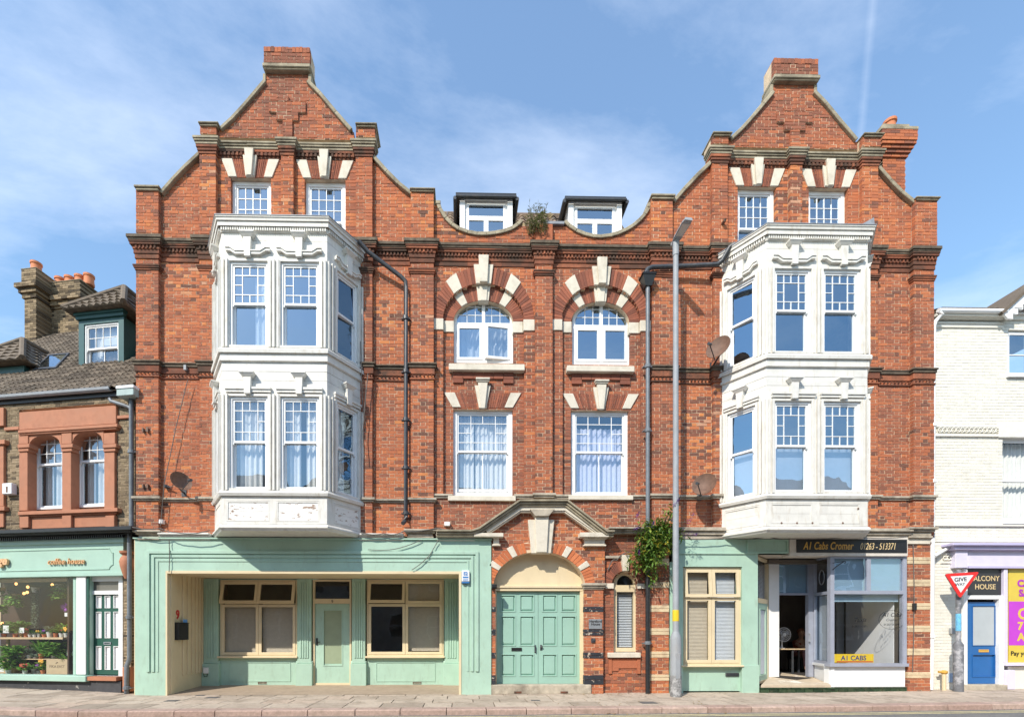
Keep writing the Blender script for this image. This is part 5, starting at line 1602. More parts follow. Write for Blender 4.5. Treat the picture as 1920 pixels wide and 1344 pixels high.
for a, b in ((430, 545), (705, 816)):
    mb = MB(); mb.ring(X(a, oy), X(b, oy), Z(1277, a, oy), Z(1241, a, oy), .018, oy-.014, oy+.001); mb.build('dado_panel', g, bld)
    mb = MB(); x_, z_ = P({430: 492, 705: 782}[a], 1279.5, oy); mb.ring(x_-.12, x_+.12, z_-.035, z_+.03, .01, oy-.008, oy+.01)
    for i in range(6): mb.box(x_-.1+i*.035, x_-.08+i*.035, oy-.004, oy+.01, z_-.025, z_+.02)
    mb.build('air_brick', M['rust'], bld)
cells = [(0, .5, 0, .69), (.5, 1, 0, .69), (0, .5, .69, 1), (.5, 1, .69, 1)]
w1 = framed(bld, 'shop_window', X(413.5, oy), X(557.5, oy), Z(1230, 480, oy), Z(1087, 480, oy), oy-.02, .04, cells, .075, 'cream', 'glass_low', label='cream shop window with half-lowered slatted blinds', open_={2: (R(14), 'top'), 3: (R(14), 'top')})
w2 = framed(bld, 'shop_window', X(688, oy), X(832, oy), Z(1229, 760, oy), Z(1086, 760, oy), oy-.02, .04, cells, .075, 'cream', 'glass_low', label='cream shop window with one blind down, one light open', open_={2: (R(14), 'top')})
for w, a, b, t, u, tl in ((w1, 418, 482, 1131, 1224, .38), (w1, 490, 553, 1131, 1224, .38), (w2, 763, 828, 1095, 1220, .42)):
    slats(w, X(a, oy), X(b, oy), Z(u, a, oy), Z(t, a, oy), oy+.10, 'beige_blind', .036, tl+.35)
for a, b in ((411, 560), (686, 834)):
    mb = MB(); mb.box(X(a, oy), X(b, oy), oy-.13, oy+.05, Z(1232.5, a, oy), Z(1229, a, oy)); mb.build('window_board', M['cream'], bld, bevel=.006)
# the shop door
mb = MB(); mb.ring(X(587, oy), X(659, oy), .03, Z(1086, 620, oy), .05, oy-.02, oy+.08, wb=.08); mb.box(X(587, oy)+.05, X(659, oy)-.05, oy-.02, oy+.08, Z(1131, 620, oy), Z(1122, 620, oy))
fr = mb.build('shop_door_frame', M['cream'], bld)
pane(fr, X(591, oy), X(655, oy), Z(1122, 620, oy), Z(1090, 620, oy), oy+.03, M['glass_low'])
sd = panel_door('shop_door', X(591, oy), X(655.5, oy), .09, Z(1131.5, 620, oy), oy+.01, [(.22, .8, .22, .93)], M['green'], M['green'], parent=bld, label='mint green shop door with one tall panel', rec=.022, raised=0, mould=.03)
M['olive'] = mat('olive_obscured_glass', (.30, .36, .24), .25, .05, 5)
mb = MB(); x0, x1 = X(591, oy), X(655.5, oy); mb.box(x0+(x1-x0)*.25, x0+(x1-x0)*.77, oy+.028, oy+.05, .12+(Z(1131, 620, oy)-.09)*.235, .09+(Z(1131, 620, oy)-.09)*.915); mb.build('door_pane', M['olive'], sd)
mb = MB(); x_, z_ = P(594, 1203, oy); mb.box(x_-.02, x_+.025, oy-.006, oy+.01, z_-.09, z_+.11); mb.tube([(x_, oy-.0, z_), (x_, oy-.05, z_), (x_+.11, oy-.05, z_)], .011, 6); mb.build('handle', M['black'], sd)
x_, z_ = P(623.5, 1126.5, oy)
text('9', x_, z_-.05, oy-.022, .12, M['signblack'], bld, name='door_number')
# number nine, letterbox, cable box in the lobby
u9 = lobx(333)
q = wall_xf((u9, 0, 0)); s9 = (q[1]+D)/F
M['redpaint'] = mat('red_number_paint', (.55, .03, .03), .5, .05, 6)
text('9', u9, 1.61+(1179-1157)*s9-.03, -.002, .30, M['redpaint'], lobby, name='wall_number', xf=wall_xf, bold=.012, ext=.006)
ua, ub = lobx(326), lobx(346)
lb = MB(wall_xf)
zl1, zl0 = 1.61+(1179-1168)*s9, 1.61+(1179-1199)*s9
lb.box(ua, ub, -.11, 0, zl0, zl1); lb.box(ua-.012, ub+.012, -.125, 0, zl1, zl1+.02)
root_o = lb.build('letterbox', M['black'], None, label='black wall letterbox with a blue leaflet sticking out', cat='letterbox', bevel=.01)
M['leaflet'] = mat('blue_leaflet', (.14, .35, .72), .5, .1, 20)
l2 = MB(wall_xf); um = (ua+ub)/2
l2.box(um+.02, um+.2, -.09, -.085, zl1-.06, zl1+.10); l2.box(um+.05, um+.16, -.075, -.07, zl1-.05, zl1+.06); l2.build('leaflet', M['leaflet'], root_o)
mb = MB(); x_, z_ = P(387, 1256, oy-.13); mb.box(x_-.06, x_+.07, oy-.19, oy-.131, z_-.08, z_+.07); mb.box(x_-.07, x_+.08, oy-.195, oy-.131, z_+.07, z_+.085)
o = mb.build('meter_box', M['pvc'], None, label='small white cable box on the plinth inside the shop lobby', cat='cable box', bevel=.008)
mb = MB(); mb.tube([(x_+.04, oy-.16, z_-.08), (x_+.03, oy-.15, z_-.16), (x_-.05, oy-.15, z_-.17), (x_-.07, oy-.15, z_-.06)], .009, 6); mb.build('cable', M['black'], o)
# alarm box on the surround
mb = MB(); x0, z1 = P(865.5, 1069, SY-.08); x1, z0 = P(880.5, 1093, SY-.08)
mb.box(x0, x1, SY-.09, SY, z0+.04, z1); al = mb.build('alarm_box', M['signwhite'], None, label='white and blue burglar alarm box on the mint green surround', cat='alarm box', bevel=.012)
M['blue'] = mat('blue_plastic', (.05, .2, .5), .4, .05, 6)
mb = MB(); mb.frustum(x0, x1, z0, z0+.041, SY-.0, SY-.088, .008); mb.box(x0+.03, x1-.03, SY-.094, SY-.088, z0+.13, z0+.165); mb.build('base', M['blue'], al)
text('S2', (x0+x1)/2, z0+.20, SY-.092, .11, M['blue'], al, bold=.004)
for k in range(3):
    mb = MB(); mb.box(x0+.035, x1-.035, SY-.093, SY-.088, z0+.06+k*.02, z0+.068+k*.02); mb.build('print_line', M['blue'], al)

# ================================================================= RIGHT GREEN SHOPFRONT
RY = -0.15
def rx(px, y=RY): return X(px, y)
def rz(py, px=1350, y=RY): return Z(py, px, y)
mb = MB()
zt = rz(1009)
mb.box(rx(1268), rx(1281), RY, .15, -.02, zt); mb.box(rx(1391.5), rx(1421), RY, .15, -.02, rz(1036)-.002)
mb.box(rx(1281), rx(1391.5), RY, .15, rz(1062), zt); mb.box(rx(1391.5), rx(1421), RY, .15, rz(1036), zt)
mb.box(rx(1281), rx(1391.5), RY+.1, .15, .06, rz(1249))
rsf = mb.build('shopfront', M['green'], bld, label='mint green shopfront with a cream window, beside the cab office')
mb = MB()
mb.box(rx(1268), rx(1421), RY-.03, RY+.001, rz(1038.5), rz(1036)); mb.build('fascia_fillet', M['green'], rsf)
mb = MB(); mb.box(rx(1391), rx(1423), RY-.02, RY+.001, -.01, rz(1246)); mb.build('pier_plinth', M['green'], rsf, bevel=.006)
mb = MB()
mb.box(rx(1421)+.001, rx(1478), RY+.0, .12, rz(1036), zt); mb.build('fascia_board', M['green'], rsf)
mb = MB(); mb.ring(rx(1400), rx(1477), rz(1037), rz(1011), .035, RY-.035, RY-.0005)
mb.build('fascia_frame', M['green'], rsf)
mb = MB(); mb.box(rx(1259), rx(1267.5), -.05, .1, -.02, rz(1052)); mb.build('edge_strip', M['green'], rsf)
wr = framed(bld, 'shop_window', rx(1281), rx(1391.5), rz(1246), rz(1063), RY+.06, .045, [(0, .5, 0, .70), (.5, 1, 0, .70), (0, .5, .70, 1), (.5, 1, .70, 1)], .075, 'cream', 'glass_low', label='cream shop window of four lights between mint green posts', open_={2: (R(5), 'top'), 3: (R(5), 'top')})
slats(wr, rx(1285), rx(1334), rz(1238), rz(1070), RY+.22, 'beige_blind', .035, .75)
slats(wr, rx(1340), rx(1386), rz(1238), rz(1070), RY+.22, 'blind', .035, .6)
mb = MB(); mb.box(rx(1278), rx(1393.5), RY-.05, RY+.2, rz(1249.5), rz(1246.2)); mb.build('window_board', M['cream'], bld, bevel=.008)
mb = MB(); x_, z_ = P(1373, 1264, RY+.09); mb.box(x_-.17, x_+.17, RY+.075, RY+.11, z_-.045, z_+.045)
for i in range(5): mb.box(x_-.15, x_+.15, RY+.068, RY+.08, z_-.035+i*.017, z_-.027+i*.017)
mb.build('air_vent', M['iron'], bld)
# ================================================================= CAB OFFICE
CY = -0.12; IY = 0.72
def cx_(px, y=CY): return X(px, y)
def cz_(py, px=1600, y=CY): return Z(py, px, y)
# splayed green door on the left of the lobby
Ax, Ay = rx(1421)+.005, CY+.02
Bx, By = X(1441.5, IY), IY
u = Vector((Bx-Ax, By-Ay)); SL = u.length; u.normalize(); nn = Vector((-u.y, u.x))
def sp(p): return (Ax+u.x*p[0]+nn.x*p[1], Ay+u.y*p[0]+nn.y*p[1], p[2])
lz1 = Z(1046, 1430, .3)
mb = MB(sp)
mb.ring(0.02, SL-.02, .22, lz1, .07, 0, .08); mb.box(.09, SL-.09, 0, .08, 2.28, 2.40)
cdf = mb.build('side_door_frame', M['cream'], bld)
pane(cdf, .09, SL-.09, 2.4, lz1-.07, .04, M['glass_low'], sp)
slats(cdf, .1, SL-.1, 2.42, lz1-.08, .12, 'blind', .035, .4, xf=sp)
gd = panel_door('side_door', .09, SL-.09, .25, 2.28, .01, [(.22, .78, .08, .93)], M['green'], parent=bld, label='mint green half-glazed side door in the cab office lobby', xf=sp, raised=0)
mb = MB(sp); mb.box(.09+(SL-.18)*.26, .09+(SL-.18)*.74, .02, .04, .45, 2.1); mb.build('door_pane', M['blind'], gd)
# white post, door frame and the splayed side light, main window
M['ceiling'] = mat('lobby_soffit_paint', (.6, .54, .45), .7, .1, 4)
mb = MB()
mb.add([(rx(1421), CY, cz_(1040, 1500)), (cx_(1700), CY, cz_(1040, 1500)), (cx_(1700), IY+.5, cz_(1047, 1500, IY)), (rx(1421), IY+.5, cz_(1047, 1500, IY))], [(0, 1, 2, 3)])
mb.build('lobby_soffit', M['ceiling'], bld)
stz = Z(1283, 1450, CY-.1); stz2 = Z(1268, 1490, IY)
M['step'] = mat('worn_stone_step', (.50, .41, .3), .85, .12, 6, (.75, .7, .62), .8, 1.4, bmp=.2, dlo=.58, dhi=.63)
mb = MB()
pts = [(rx(1424), CY-.09), (cx_(1553), CY-.09), (cx_(1560, CY)-.06, CY), (X(1524, IY), IY), (X(1524, IY), 2.6), (X(1441, IY), 2.6), (X(1441, IY), IY)]
n = len(pts)
zf = lambda p: stz+(stz2-stz)*min(1, max(0, (p[1]-CY)/(IY-CY)))
mb.add([(p[0], p[1], zf(p)) for p in pts]+[(p[0], p[1], zf(p)-.07) for p in pts], [tuple(range(n))]+[(i, n+i, n+(i+1) % n, (i+1) % n) for i in range(n)])
mb.build('lobby_step', M['step'], bld, bevel=.012)
M['gtile'] = mat('dark_green_glazed_tile', (0, 0, 0), .18, .15, 9, (.14, .13, .08), .5, 5, tones=[(0, (.012, .035, .018)), (1, (.035, .075, .035))])
tb = MB(); tb.box(rx(1423), cx_(1699), CY-.02, .5, -.05, stz-.075); tbo = tb.build('tile_plinth', M['joint'], bld)
for r_ in range(2):
    z0 = -.01+r_*.105+.03; 
    x_ = rx(1424)-(.11 if r_ else 0)
    while x_ < cx_(1698):
        a = max(rx(1424), x_); b = min(cx_(1698), x_+.215)
        if b-a > .03 and z0 < stz-.09:
            mb = MB(); mb.tone = random.random()
            yy = CY-.085 if a < cx_(1553) else CY-.035
            mb.box(a+.004, b-.004, yy, CY-.01, max(z0, gh(a)+.0), min(z0+.095, stz-.076)); mb.build('glazed_tile', M['gtile'], tbo)
        x_ += .222
mb = MB()
mb.box(X(1441, IY), X(1460, IY), IY-.02, IY+.16, stz2, lz1+.1)
mb.build('lobby_post', M['pvc'], bld, label='white square post of the cab office doorway')
Mb = M['bluegrey']
doz = Z(1115, 1490, IY)
mb = MB()
mb.box(X(1515, IY), X(1524.5, IY), IY-.02, IY+.1, stz2, lz1+.1); mb.box(X(1460, IY), X(1515, IY), IY, IY+.1, doz, doz+.05)
dfm = mb.build('cab_door_frame', Mb, bld)
mb = MB(); mb.box(X(1461, IY), X(1514, IY), IY+.06, IY+.075, doz+.05, lz1+.05); mb.build('transom_blind', M['bluewindow'], dfm)
pane(dfm, X(1460, IY), X(1515, IY), doz+.05, lz1+.05, IY+.02, M['glass_soft'])
mb = MB(); x_, z_ = P(1517.5, 1195, IY-.03); mb.tube([(x_, IY-.02, z_+.12), (x_-.02, IY-.08, z_+.1), (x_-.02, IY-.08, z_-.1), (x_, IY-.02, z_-.12)], .014, 6); mb.build('door_pull', M['galv'], dfm)
# splay from the door to the front
Cx, Cy_ = X(1524.5, IY), IY; Dx, Dy = cx_(1557), CY+.02
u2 = Vector((Dx-Cx, Dy-Cy_)); S2L = u2.length; u2.normalize(); n2 = Vector((-u2.y, u2.x))
def sq(p): return (Cx+u2.x*p[0]+n2.x*p[1], Cy_+u2.y*p[0]+n2.y*p[1], p[2])
zsill = cz_(1243); ztb = cz_(1110)
mb = MB(sq)
mb.ring(0.01, S2L-.01, zsill-.05, cz_(1040), .05, 0, .07, wb=.09); mb.box(.06, S2L-.06, 0, .07, ztb-.04, ztb+.04)
sl = mb.build('splay_light', Mb, bld)
pane(sl, .06, S2L-.06, zsill+.04, ztb-.04, .03, M['glass_soft'], sq); pane(sl, .06, S2L-.06, ztb+.04, cz_(1046), .03, M['glass_low'], sq)
mb = MB(sq); mb.box(.07, S2L-.07, .12, .13, zsill+.04, ztb-.05); mb.build('splay_blind', M['blind'], sl)
mb = MB(sq)
cc = (S2L*.48, -.0, ztb+.42)
vs_ = [(cc[0]+.13*math.cos(a), .02, cc[2]+.19*math.sin(a)) for a in [2*math.pi*i/20 for i in range(20)]]
mb.tube(vs_+[vs_[0]], .011, 6); mb.build('ring_sticker', M['lead'], sl)
mb = MB(sq); mb.box(0.0, S2L, -.03, .1, zsill-.09, zsill-.03); mb.box(0.02, S2L-.0, .02, .1, stz-.07, zsill-.09); mb.build('splay_riser', M['signwhite'], bld)
# main window
mb = MB()
a, b = cx_(1556), cx_(1699)
zt1 = cz_(1042)
mb.box(a, a+.10, CY-.02, CY+.09, zsill, zt1); mb.box(b-.09, b, CY-.02, CY+.09, zsill, zt1); mb.box(a+.1, b-.09, CY-.02, CY+.09, ztb-.045, ztb+.045); mb.box(a+.1, b-.09, CY-.02, CY+.09, zt1-.06, zt1)
mb.box(cx_(1625), cx_(1632), CY-.015, CY+.085, ztb+.045, zt1-.06)
mb.box(a-.05, b+.01, CY-.07, CY+.12, zsill-.075, zsill)
cw_ = mb.build('cab_office_window', Mb, bld, label='large blue-grey framed cab office window')
pane(cw_, a+.1, cx_(1625), ztb+.045, zt1-.06, CY+.02, M['glass_soft']); pane(cw_, cx_(1632), b-.09, ztb+.045, zt1-.06, CY+.02, M['glass_soft']); pane(cw_, a+.1, b-.09, zsill, ztb-.045, CY+.02, M['glass_low'])
mb = MB(); mb.box(a+.1, cx_(1625), CY+.09, CY+.1, ztb+.05, zt1-.05); mb.box(cx_(1632), b-.09, CY+.09, CY+.1, ztb+.05, zt1-.05); mb.box(a+.1, b-.09, CY+.12, CY+.14, cz_(1127), ztb); mb.build('roller_blind', M['bluewindow'], cw_)
mb = MB(); mb.box(cx_(1556), cx_(1699), CY+.03, CY+.2, stz-.072, zsill-.076); mb.build('stall_riser', M['signwhite'], bld, label='white panel under the cab office window')
# scroll bracket
mb = MB(); x_, z_ = P(1563, 1063, CY-.06)
mb.tube([(x_, CY-.03, z_-.06), (x_+.02, CY-.1, z_), (x_+.16, CY-.16, z_+.12), (x_+.2, CY-.17, z_+.14), (x_+.22, CY-.17, z_+.1), (x_+.19, CY-.17, z_+.09)], .012, 6); mb.tube([(x_, CY-.03, z_+.11), (x_+.2, CY-.17, z_+.14)], .008, 6)
mb.build('scroll_bracket', M['iron'], bld)
# fascia sign
sy = -0.2
mb = MB(); x0, z1 = P(1490.5, 1008.5, sy); x1, z0 = P(1702, 1039, sy)
mb.box(x0-.13, x1, sy+.0, .1, z0-.04, z1+.03); sg = mb.build('cab_office_sign', M['stone'] if False else M['cream'], None, label='black cab office fascia sign with gold lettering', cat='sign')
sg.data.materials[0] = mat('dirty_white_board', (.62, .57, .5), .7, .1, 5)
mb = MB(); xa, za = P(1493, 1010.5, sy); xb, zb2 = P(1700, 1036, sy); mb.box(xa, xb, sy-.012, sy+.001, zb2, za); mb.build('sign_face', M['signblack'], sg)
hgt = za-zb2
text('A1 Cabs Cromer', P(1552, 1030, sy)[0], zb2+hgt*.24, sy-.014, hgt*.80, M['gold'], sg, shear=.25, sx=.66, bold=.004, ext=.003, space=1.02)
text('01263 - 513371', P(1645, 1030, sy)[0], zb2+hgt*.24, sy-.014, hgt*.72, M['palegold'], sg, shear=.28, sx=.60, bold=.0, ext=.003, space=1.0)
# window lettering: fine black print and an oval on the glass
gl_y = CY+.012
tx, tz = P(1672, 1160, gl_y)
text('A1 Cabs', tx, tz+.06, gl_y, .14, M['signblack'], cw_, shear=.3, ext=.001)
text('Cromer', tx, tz-.05, gl_y, .09, M['signblack'], cw_, shear=.3, ext=.001)
text('01263 513371', tx, tz-.16, gl_y, .07, M['signblack'], cw_, ext=.001)
tx2, tz2 = P(1612, 1165, gl_y)
text('Taxis', tx2, tz2, gl_y, .15, M['signblack'], cw_, shear=.3, ext=.001)
text('01263 513371', tx2, tz2-.14, gl_y, .07, M['signblack'], cw_, ext=.001)
mb = MB(); vs_ = [(tx+.33*math.cos(q_), gl_y, tz-.02+.24*math.sin(q_)) for q_ in [2*math.pi*i/28 for i in range(29)]]
mb.tube(vs_, .004, 4); mb.build('oval_line', M['signblack'], cw_)
# yellow board
mb = MB(); yy = CY+.15
x0, z1 = P(1563, 1220, yy); x1, z0 = P(1638, 1236, yy)
mb.box(x0, x1, yy, yy+.02, zsill+.01, zsill+.01+(z1-z0))
yb_ = mb.build('taxi_board', M['yellow'], None, label='yellow board lettered A1 CABS in the cab office window', cat='sign')
M['navy'] = mat('navy_lettering', (.02, .04, .2), .4, .05, 5)
text('A1 CABS', (x0+x1)/2, zsill+.07, yy-.001, .17, M['navy'], yb_, ext=.001, bold=.003)
mb = MB(); mb.box(x0+.08, x1-.02, yy-.002, yy+.001, zsill+.02, zsill+.045); mb.build('strip', M['redpaint'], yb_)
# room contents: walls, desk, fan, chair, monitor, seated person
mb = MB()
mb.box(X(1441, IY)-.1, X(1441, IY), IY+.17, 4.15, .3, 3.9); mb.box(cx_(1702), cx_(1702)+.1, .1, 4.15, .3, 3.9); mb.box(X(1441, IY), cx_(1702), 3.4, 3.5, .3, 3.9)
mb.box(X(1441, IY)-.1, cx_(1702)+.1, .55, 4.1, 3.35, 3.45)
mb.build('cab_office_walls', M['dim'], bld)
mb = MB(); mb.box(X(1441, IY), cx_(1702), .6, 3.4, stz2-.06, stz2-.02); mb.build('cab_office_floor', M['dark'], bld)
DYd = 1.55
fz = stz2-.02
dt = fz+.74
xd0, xd1 = X(1448, DYd), X(1530, DYd)
t = empty('desk', ((xd0+xd1)/2, DYd+.3, fz), 'pale topped desk inside the cab office doorway', 'desk')
mb = MB(); mb.box(xd0, xd1, DYd, DYd+.65, dt-.03, dt); mb.build('desk_top', M['tan'], t)
for q in ((xd0+.08, DYd+.05), (xd1-.08, DYd+.05), (xd0+.08, DYd+.6), (xd1-.08, DYd+.6), (xd0+.62, DYd+.05)):
    mb = MB(); mb.box(q[0]-.02, q[0]+.02, q[1]-.02, q[1]+.02, fz, dt-.031); mb.build('leg', M['iron'], t)
fx, fzc = P(1468, 1189, DYd+.15)
t = empty('desk_fan', (fx, DYd+.15, dt), 'white round desk fan on the cab office desk', 'fan')
mb = MB(); mb.lathe([(.09, 0), (.09, .02), (.03, .04), (.022, .1), (.022, max(.12, fzc-dt-.03))], (fx, DYd+.2, dt+.001), 12); mb.build('stand', M['pvc'], t, smooth='auto')
mb = MB()
rr = .2
for k in range(4):
    r_ = rr*(k+1)/4
    pts = [(fx+r_*math.cos(a), DYd+.11-.03*(1-(r_/rr)**2), fzc+r_*math.sin(a)) for a in [2*math.pi*i/24 for i in range(25)]]
    mb.tube(pts, .005 if k < 3 else .010, 5)
for i in range(18):
    a = 2*math.pi*i/18; mb.tube([(fx+.05*math.cos(a), DYd+.085, fzc+.05*math.sin(a)), (fx+rr*math.cos(a), DYd+.11, fzc+rr*math.sin(a))], .0035, 4)
mb.lathe([(.05, 0), (.05, .01), (.03, .02)], (fx, DYd+.09, fzc), 12, axis='y'); mb.build('guard', M['pvc'], t)
mb = MB()
for i in range(3):
    a = 2*math.pi*i/3+.4
    mb.add([(fx+.03*math.cos(a), DYd+.13, fzc+.03*math.sin(a)), (fx+.17*math.cos(a-.4), DYd+.12, fzc+.17*math.sin(a-.4)), (fx+.18*math.cos(a+.3), DYd+.15, fzc+.18*math.sin(a+.3)), (fx+.05*math.cos(a+.6), DYd+.14, fzc+.05*math.sin(a+.6))], [(0, 1, 2, 3)])
mb.build('blades', M['bluegrey'], t)
# office chair back and monitor seen through the big window
qx, qz = P(1640, 1212, 1.0)
t = empty('office_chair', (qx, 1.05, fz), 'black office chair back behind the large cab office window', 'chair')
mb = MB()
mb.box(-.0+qx-.30, qx+.28, 1.0, 1.07, qz-.10, qz+.19); mb.build('backrest', M['black'], t, bevel=.03)
mb = MB(); mb.box(qx-.27, qx+.25, 1.1, 1.6, fz+.45, fz+.53); mb.build('seat', M['black'], t, bevel=.03)
mb = MB(); mb.tube([(qx, 1.3, fz+.08), (qx, 1.3, fz+.45)], .03, 8)
for i in range(5):
    a = 2*math.pi*i/5; mb.tube([(qx, 1.3, fz+.08), (qx+.28*math.cos(a), 1.3+.28*math.sin(a), fz+.03)], .02, 6)
mb.tube([(qx, 1.32, fz+.49), (qx, 1.1, fz+.5), (qx, 1.075, qz-.05)], .02, 6)
mb.build('base', M['iron'], t)
mb = MB(); px_ = X(1600, 1.5); mb.box(X(1585, 1.6), X(1600, 1.6), 1.9, 1.96, fz, 3.2); mb.box(X(1632, 1.6), X(1636, 1.6), 1.4, 1.46, fz, 3.2); mb.box(X(1655, 1.6), X(1690, 1.6), 1.7, 1.76, fz, 3.2); mb.build('partition', M['blind'], bld)
mb = MB(); a_ = cx_(1690); mb.box(a_-.02, a_, CY+.2, 1.6, fz, 3.3); mb.build('side_lining', M['signwhite'], bld)

# the person at the desk
def skin_mesh(vs_, es, rad, sub=2):
    me = bpy.data.meshes.new('tmp'); me.from_pydata([tuple(v) for v in vs_], es, [])
    ob = bpy.data.objects.new('tmp', me); COL.objects.link(ob)
    ob.modifiers.new('s', 'SKIN'); sv = ob.data.skin_vertices[0].data
    for i, r_ in enumerate(rad):
        sv[i].radius = r_ if isinstance(r_, tuple) else (r_, r_); sv[i].use_root = (i == 0)
    sd_ = ob.modifiers.new('d', 'SUBSURF'); sd_.levels = sub; sd_.render_levels = sub
    dg = bpy.context.evaluated_depsgraph_get()
    out = bpy.data.meshes.new_from_object(ob.evaluated_get(dg))
    bpy.data.objects.remove(ob)
    mb = MB(); mb.add([tuple(v.co) for v in out.vertices], [tuple(p.vertices) for p in out.polygons])
    bpy.data.meshes.remove(out)
    return mb
M['skin'] = mat('skin', (.45, .25, .16), .55, .06, 12)
M['hair'] = mat('auburn_hair', (.16, .05, .02), .5, .25, 30)
M['top'] = mat('rust_red_top', (.30, .07, .03), .8, .1, 12)
M['trouser'] = mat('dusty_pink_trousers', (.42, .2, .22), .85, .1, 12)
hx_, hz_ = P(1497, 1184, DYd+.85)
seat = Vector((hx_+.10, DYd+.95, fz+.50))
t = empty('person', (seat.x, seat.y, fz), 'person in a rust red top leaning on the cab office desk, chin on hand', 'person')
S = lambda x_, y_, z_: seat+Vector((x_, y_, z_))
head = Vector((hx_, DYd+.72, hz_))
neck = Vector((hx_+.04, DYd+.80, hz_-.19)); chest = S(-.02, -.05, .36)
el_r = Vector((hx_+.17, DYd+.45, dt+.05)); ha_r = Vector((hx_+.06, DYd+.58, hz_-.15))
el_l = Vector((hx_-.22, DYd+.5, dt+.05)); ha_l = Vector((hx_+.02, DYd+.32, dt+.04))
V = [S(0, 0, .08), S(0, 0, .2), chest, neck, head+Vector((0, 0, -.06)), head+Vector((0, .02, .05)), head+Vector((-.01, -.10, -.03)),
     S(.17, -.06, .40), el_r, ha_r, S(-.19, -.06, .40), el_l, ha_l,
     S(.1, -.02, .06), S(.12, -.42, .05), S(.12, -.46, -.4), S(.12, -.58, -.46), S(-.1, -.02, .06), S(-.12, -.42, .05), S(-.12, -.46, -.4), S(-.12, -.58, -.46)]
E_ = [(0, 1), (1, 2), (2, 3), (3, 4), (4, 5), (4, 6), (2, 7), (7, 8), (8, 9), (2, 10), (10, 11), (11, 12), (0, 13), (13, 14), (14, 15), (15, 16), (0, 17), (17, 18), (18, 19), (19, 20)]
RR = [.13, .125, .14, .055, .075, .095, .016, .06, .042, .026, .06, .042, .026, .09, .07, .045, .035, .09, .07, .045, .035]
for hnd, dirv in ((9, Vector((-.3, .2, 1))), (12, Vector((1, -.2, 0)))):
    dirv.normalize(); sd_ = dirv.cross(Vector((0, 1, .2))).normalized(); k0 = len(V)
    for i in range(5):
        ln_f = (.06, .085, .095, .085, .07)[i]; off = (i-2)*.017
        a_ = V[hnd]+dirv*.035+sd_*off; d2 = dirv if i else (dirv*.5+sd_*-1).normalized()
        V += [a_+d2*ln_f*.55, a_+d2*ln_f+Vector((0, .02, -.012))]; RR += [.0095, .008]
        E_ += [(hnd, k0+2*i), (k0+2*i, k0+2*i+1)]
skin_mesh(V, E_, RR).build('body', M['skin'], t, smooth=True)
V2 = [S(0, 0, .06), S(0, 0, .2), chest, neck+(chest-neck)*.35, S(.17, -.06, .40), (S(.17, -.06, .40)+el_r)/2, S(-.19, -.06, .40), (S(-.19, -.06, .40)+el_l)/2]
skin_mesh(V2, [(0, 1), (1, 2), (2, 3), (2, 4), (4, 5), (2, 6), (6, 7)], [.15, .145, .16, .08, .078, .062, .078, .062]).build('top', M['top'], t, smooth=True)
V3 = [S(0, 0, .06), S(.1, -.02, .06), S(.12, -.42, .05), S(.12, -.46, -.36), S(-.1, -.02, .06), S(-.12, -.42, .05), S(-.12, -.46, -.36)]
skin_mesh(V3, [(0, 1), (1, 2), (2, 3), (0, 4), (4, 5), (5, 6)], [.14, .105, .085, .06, .105, .085, .06]).build('trousers', M['trouser'], t, smooth=True)
V4 = [head+Vector((0, .03, .09)), head+Vector((0, .07, .02)), head+Vector((.0, .09, -.08)), head+Vector((-.08, .03, .02)), head+Vector((.08, .03, .02)), head+Vector((0, -.04, .115))]
skin_mesh(V4, [(0, 1), (1, 2), (0, 3), (0, 4), (0, 5)], [.075, .08, .06, .045, .045, .04]).build('hair', M['hair'], t, smooth=True)
for q_ in (-.033, .033):
    mb = MB(); c_ = head+Vector((q_, -.088, .01)); mb.lathe([(.002, 0), (.011, .004), (.002, .008)], tuple(c_), 8, axis='y'); mb.build('eye', M['signblack'], t)
mb = MB(); mb.box(seat.x-.22, seat.x+.22, seat.y-.2, seat.y+.22, fz+.38, fz+.45); 
for q_ in ((-.19, -.17), (.19, -.17), (-.19, .19), (.19, .19)): mb.box(seat.x+q_[0]-.02, seat.x+q_[0]+.02, seat.y+q_[1]-.02, seat.y+q_[1]+.02, fz, fz+.381)
mb.box(seat.x-.2, seat.x+.2, seat.y+.2, seat.y+.23, fz+.45, fz+.9)
mb.build('chair', M['black'], None, label='black chair under the person at the cab office desk', cat='chair')
# ================================================================= PIPES, DISHES, LAMP, SIGNS, PLANTS
def pipe(pts, r, m, label, name='drainpipe', cat='drainpipe', collars=(), group=None, extra=None):
    mb = MB(); mb.tube(pts, r, 12)
    o = mb.build(name, m, None, smooth='auto', label=label, cat=cat, group=group)
    for c in collars:
        q = MB(); q.lathe([(r+.004, 0), (r+.022, .005), (r+.022, .085), (r+.004, .09)], c, 12)
        q.box(c[0]-r-.06, c[0]+r+.06, c[1]-.005, c[1]+.1, c[2]+.03, c[2]+.05)
        q.build('collar', m, o)
    return o
py_ = -.17
def pt(px, py, y): 
    x_, z_ = P(px, py, y); return (x_, y, z_)
a = pt(672, 452, -.42); b = pt(690, 472, -.30); c = pt(752, 519, -.20); d = pt(760.5, 528, py_); e = pt(761, 540, py_)
xx = X(761, py_)
p1 = pipe([a, b, c, d, (xx, py_, e[2]), (xx, py_, Z(968, 758, py_)), (xx-.02, py_-.06, Z(978, 757, py_)), (xx-.06, py_-.13, Z(983, 757, py_))], .052, M['iron'], 'dark iron drainpipe running from the left bay down beside a pilaster', collars=[(xx, py_, Z(q, 760, py_)) for q in (600, 700, 790, 880, 965)])
y2 = -.2
xh = X(1214.5, y2)
hop = MB()
zh = Z(511, 1214, y2)
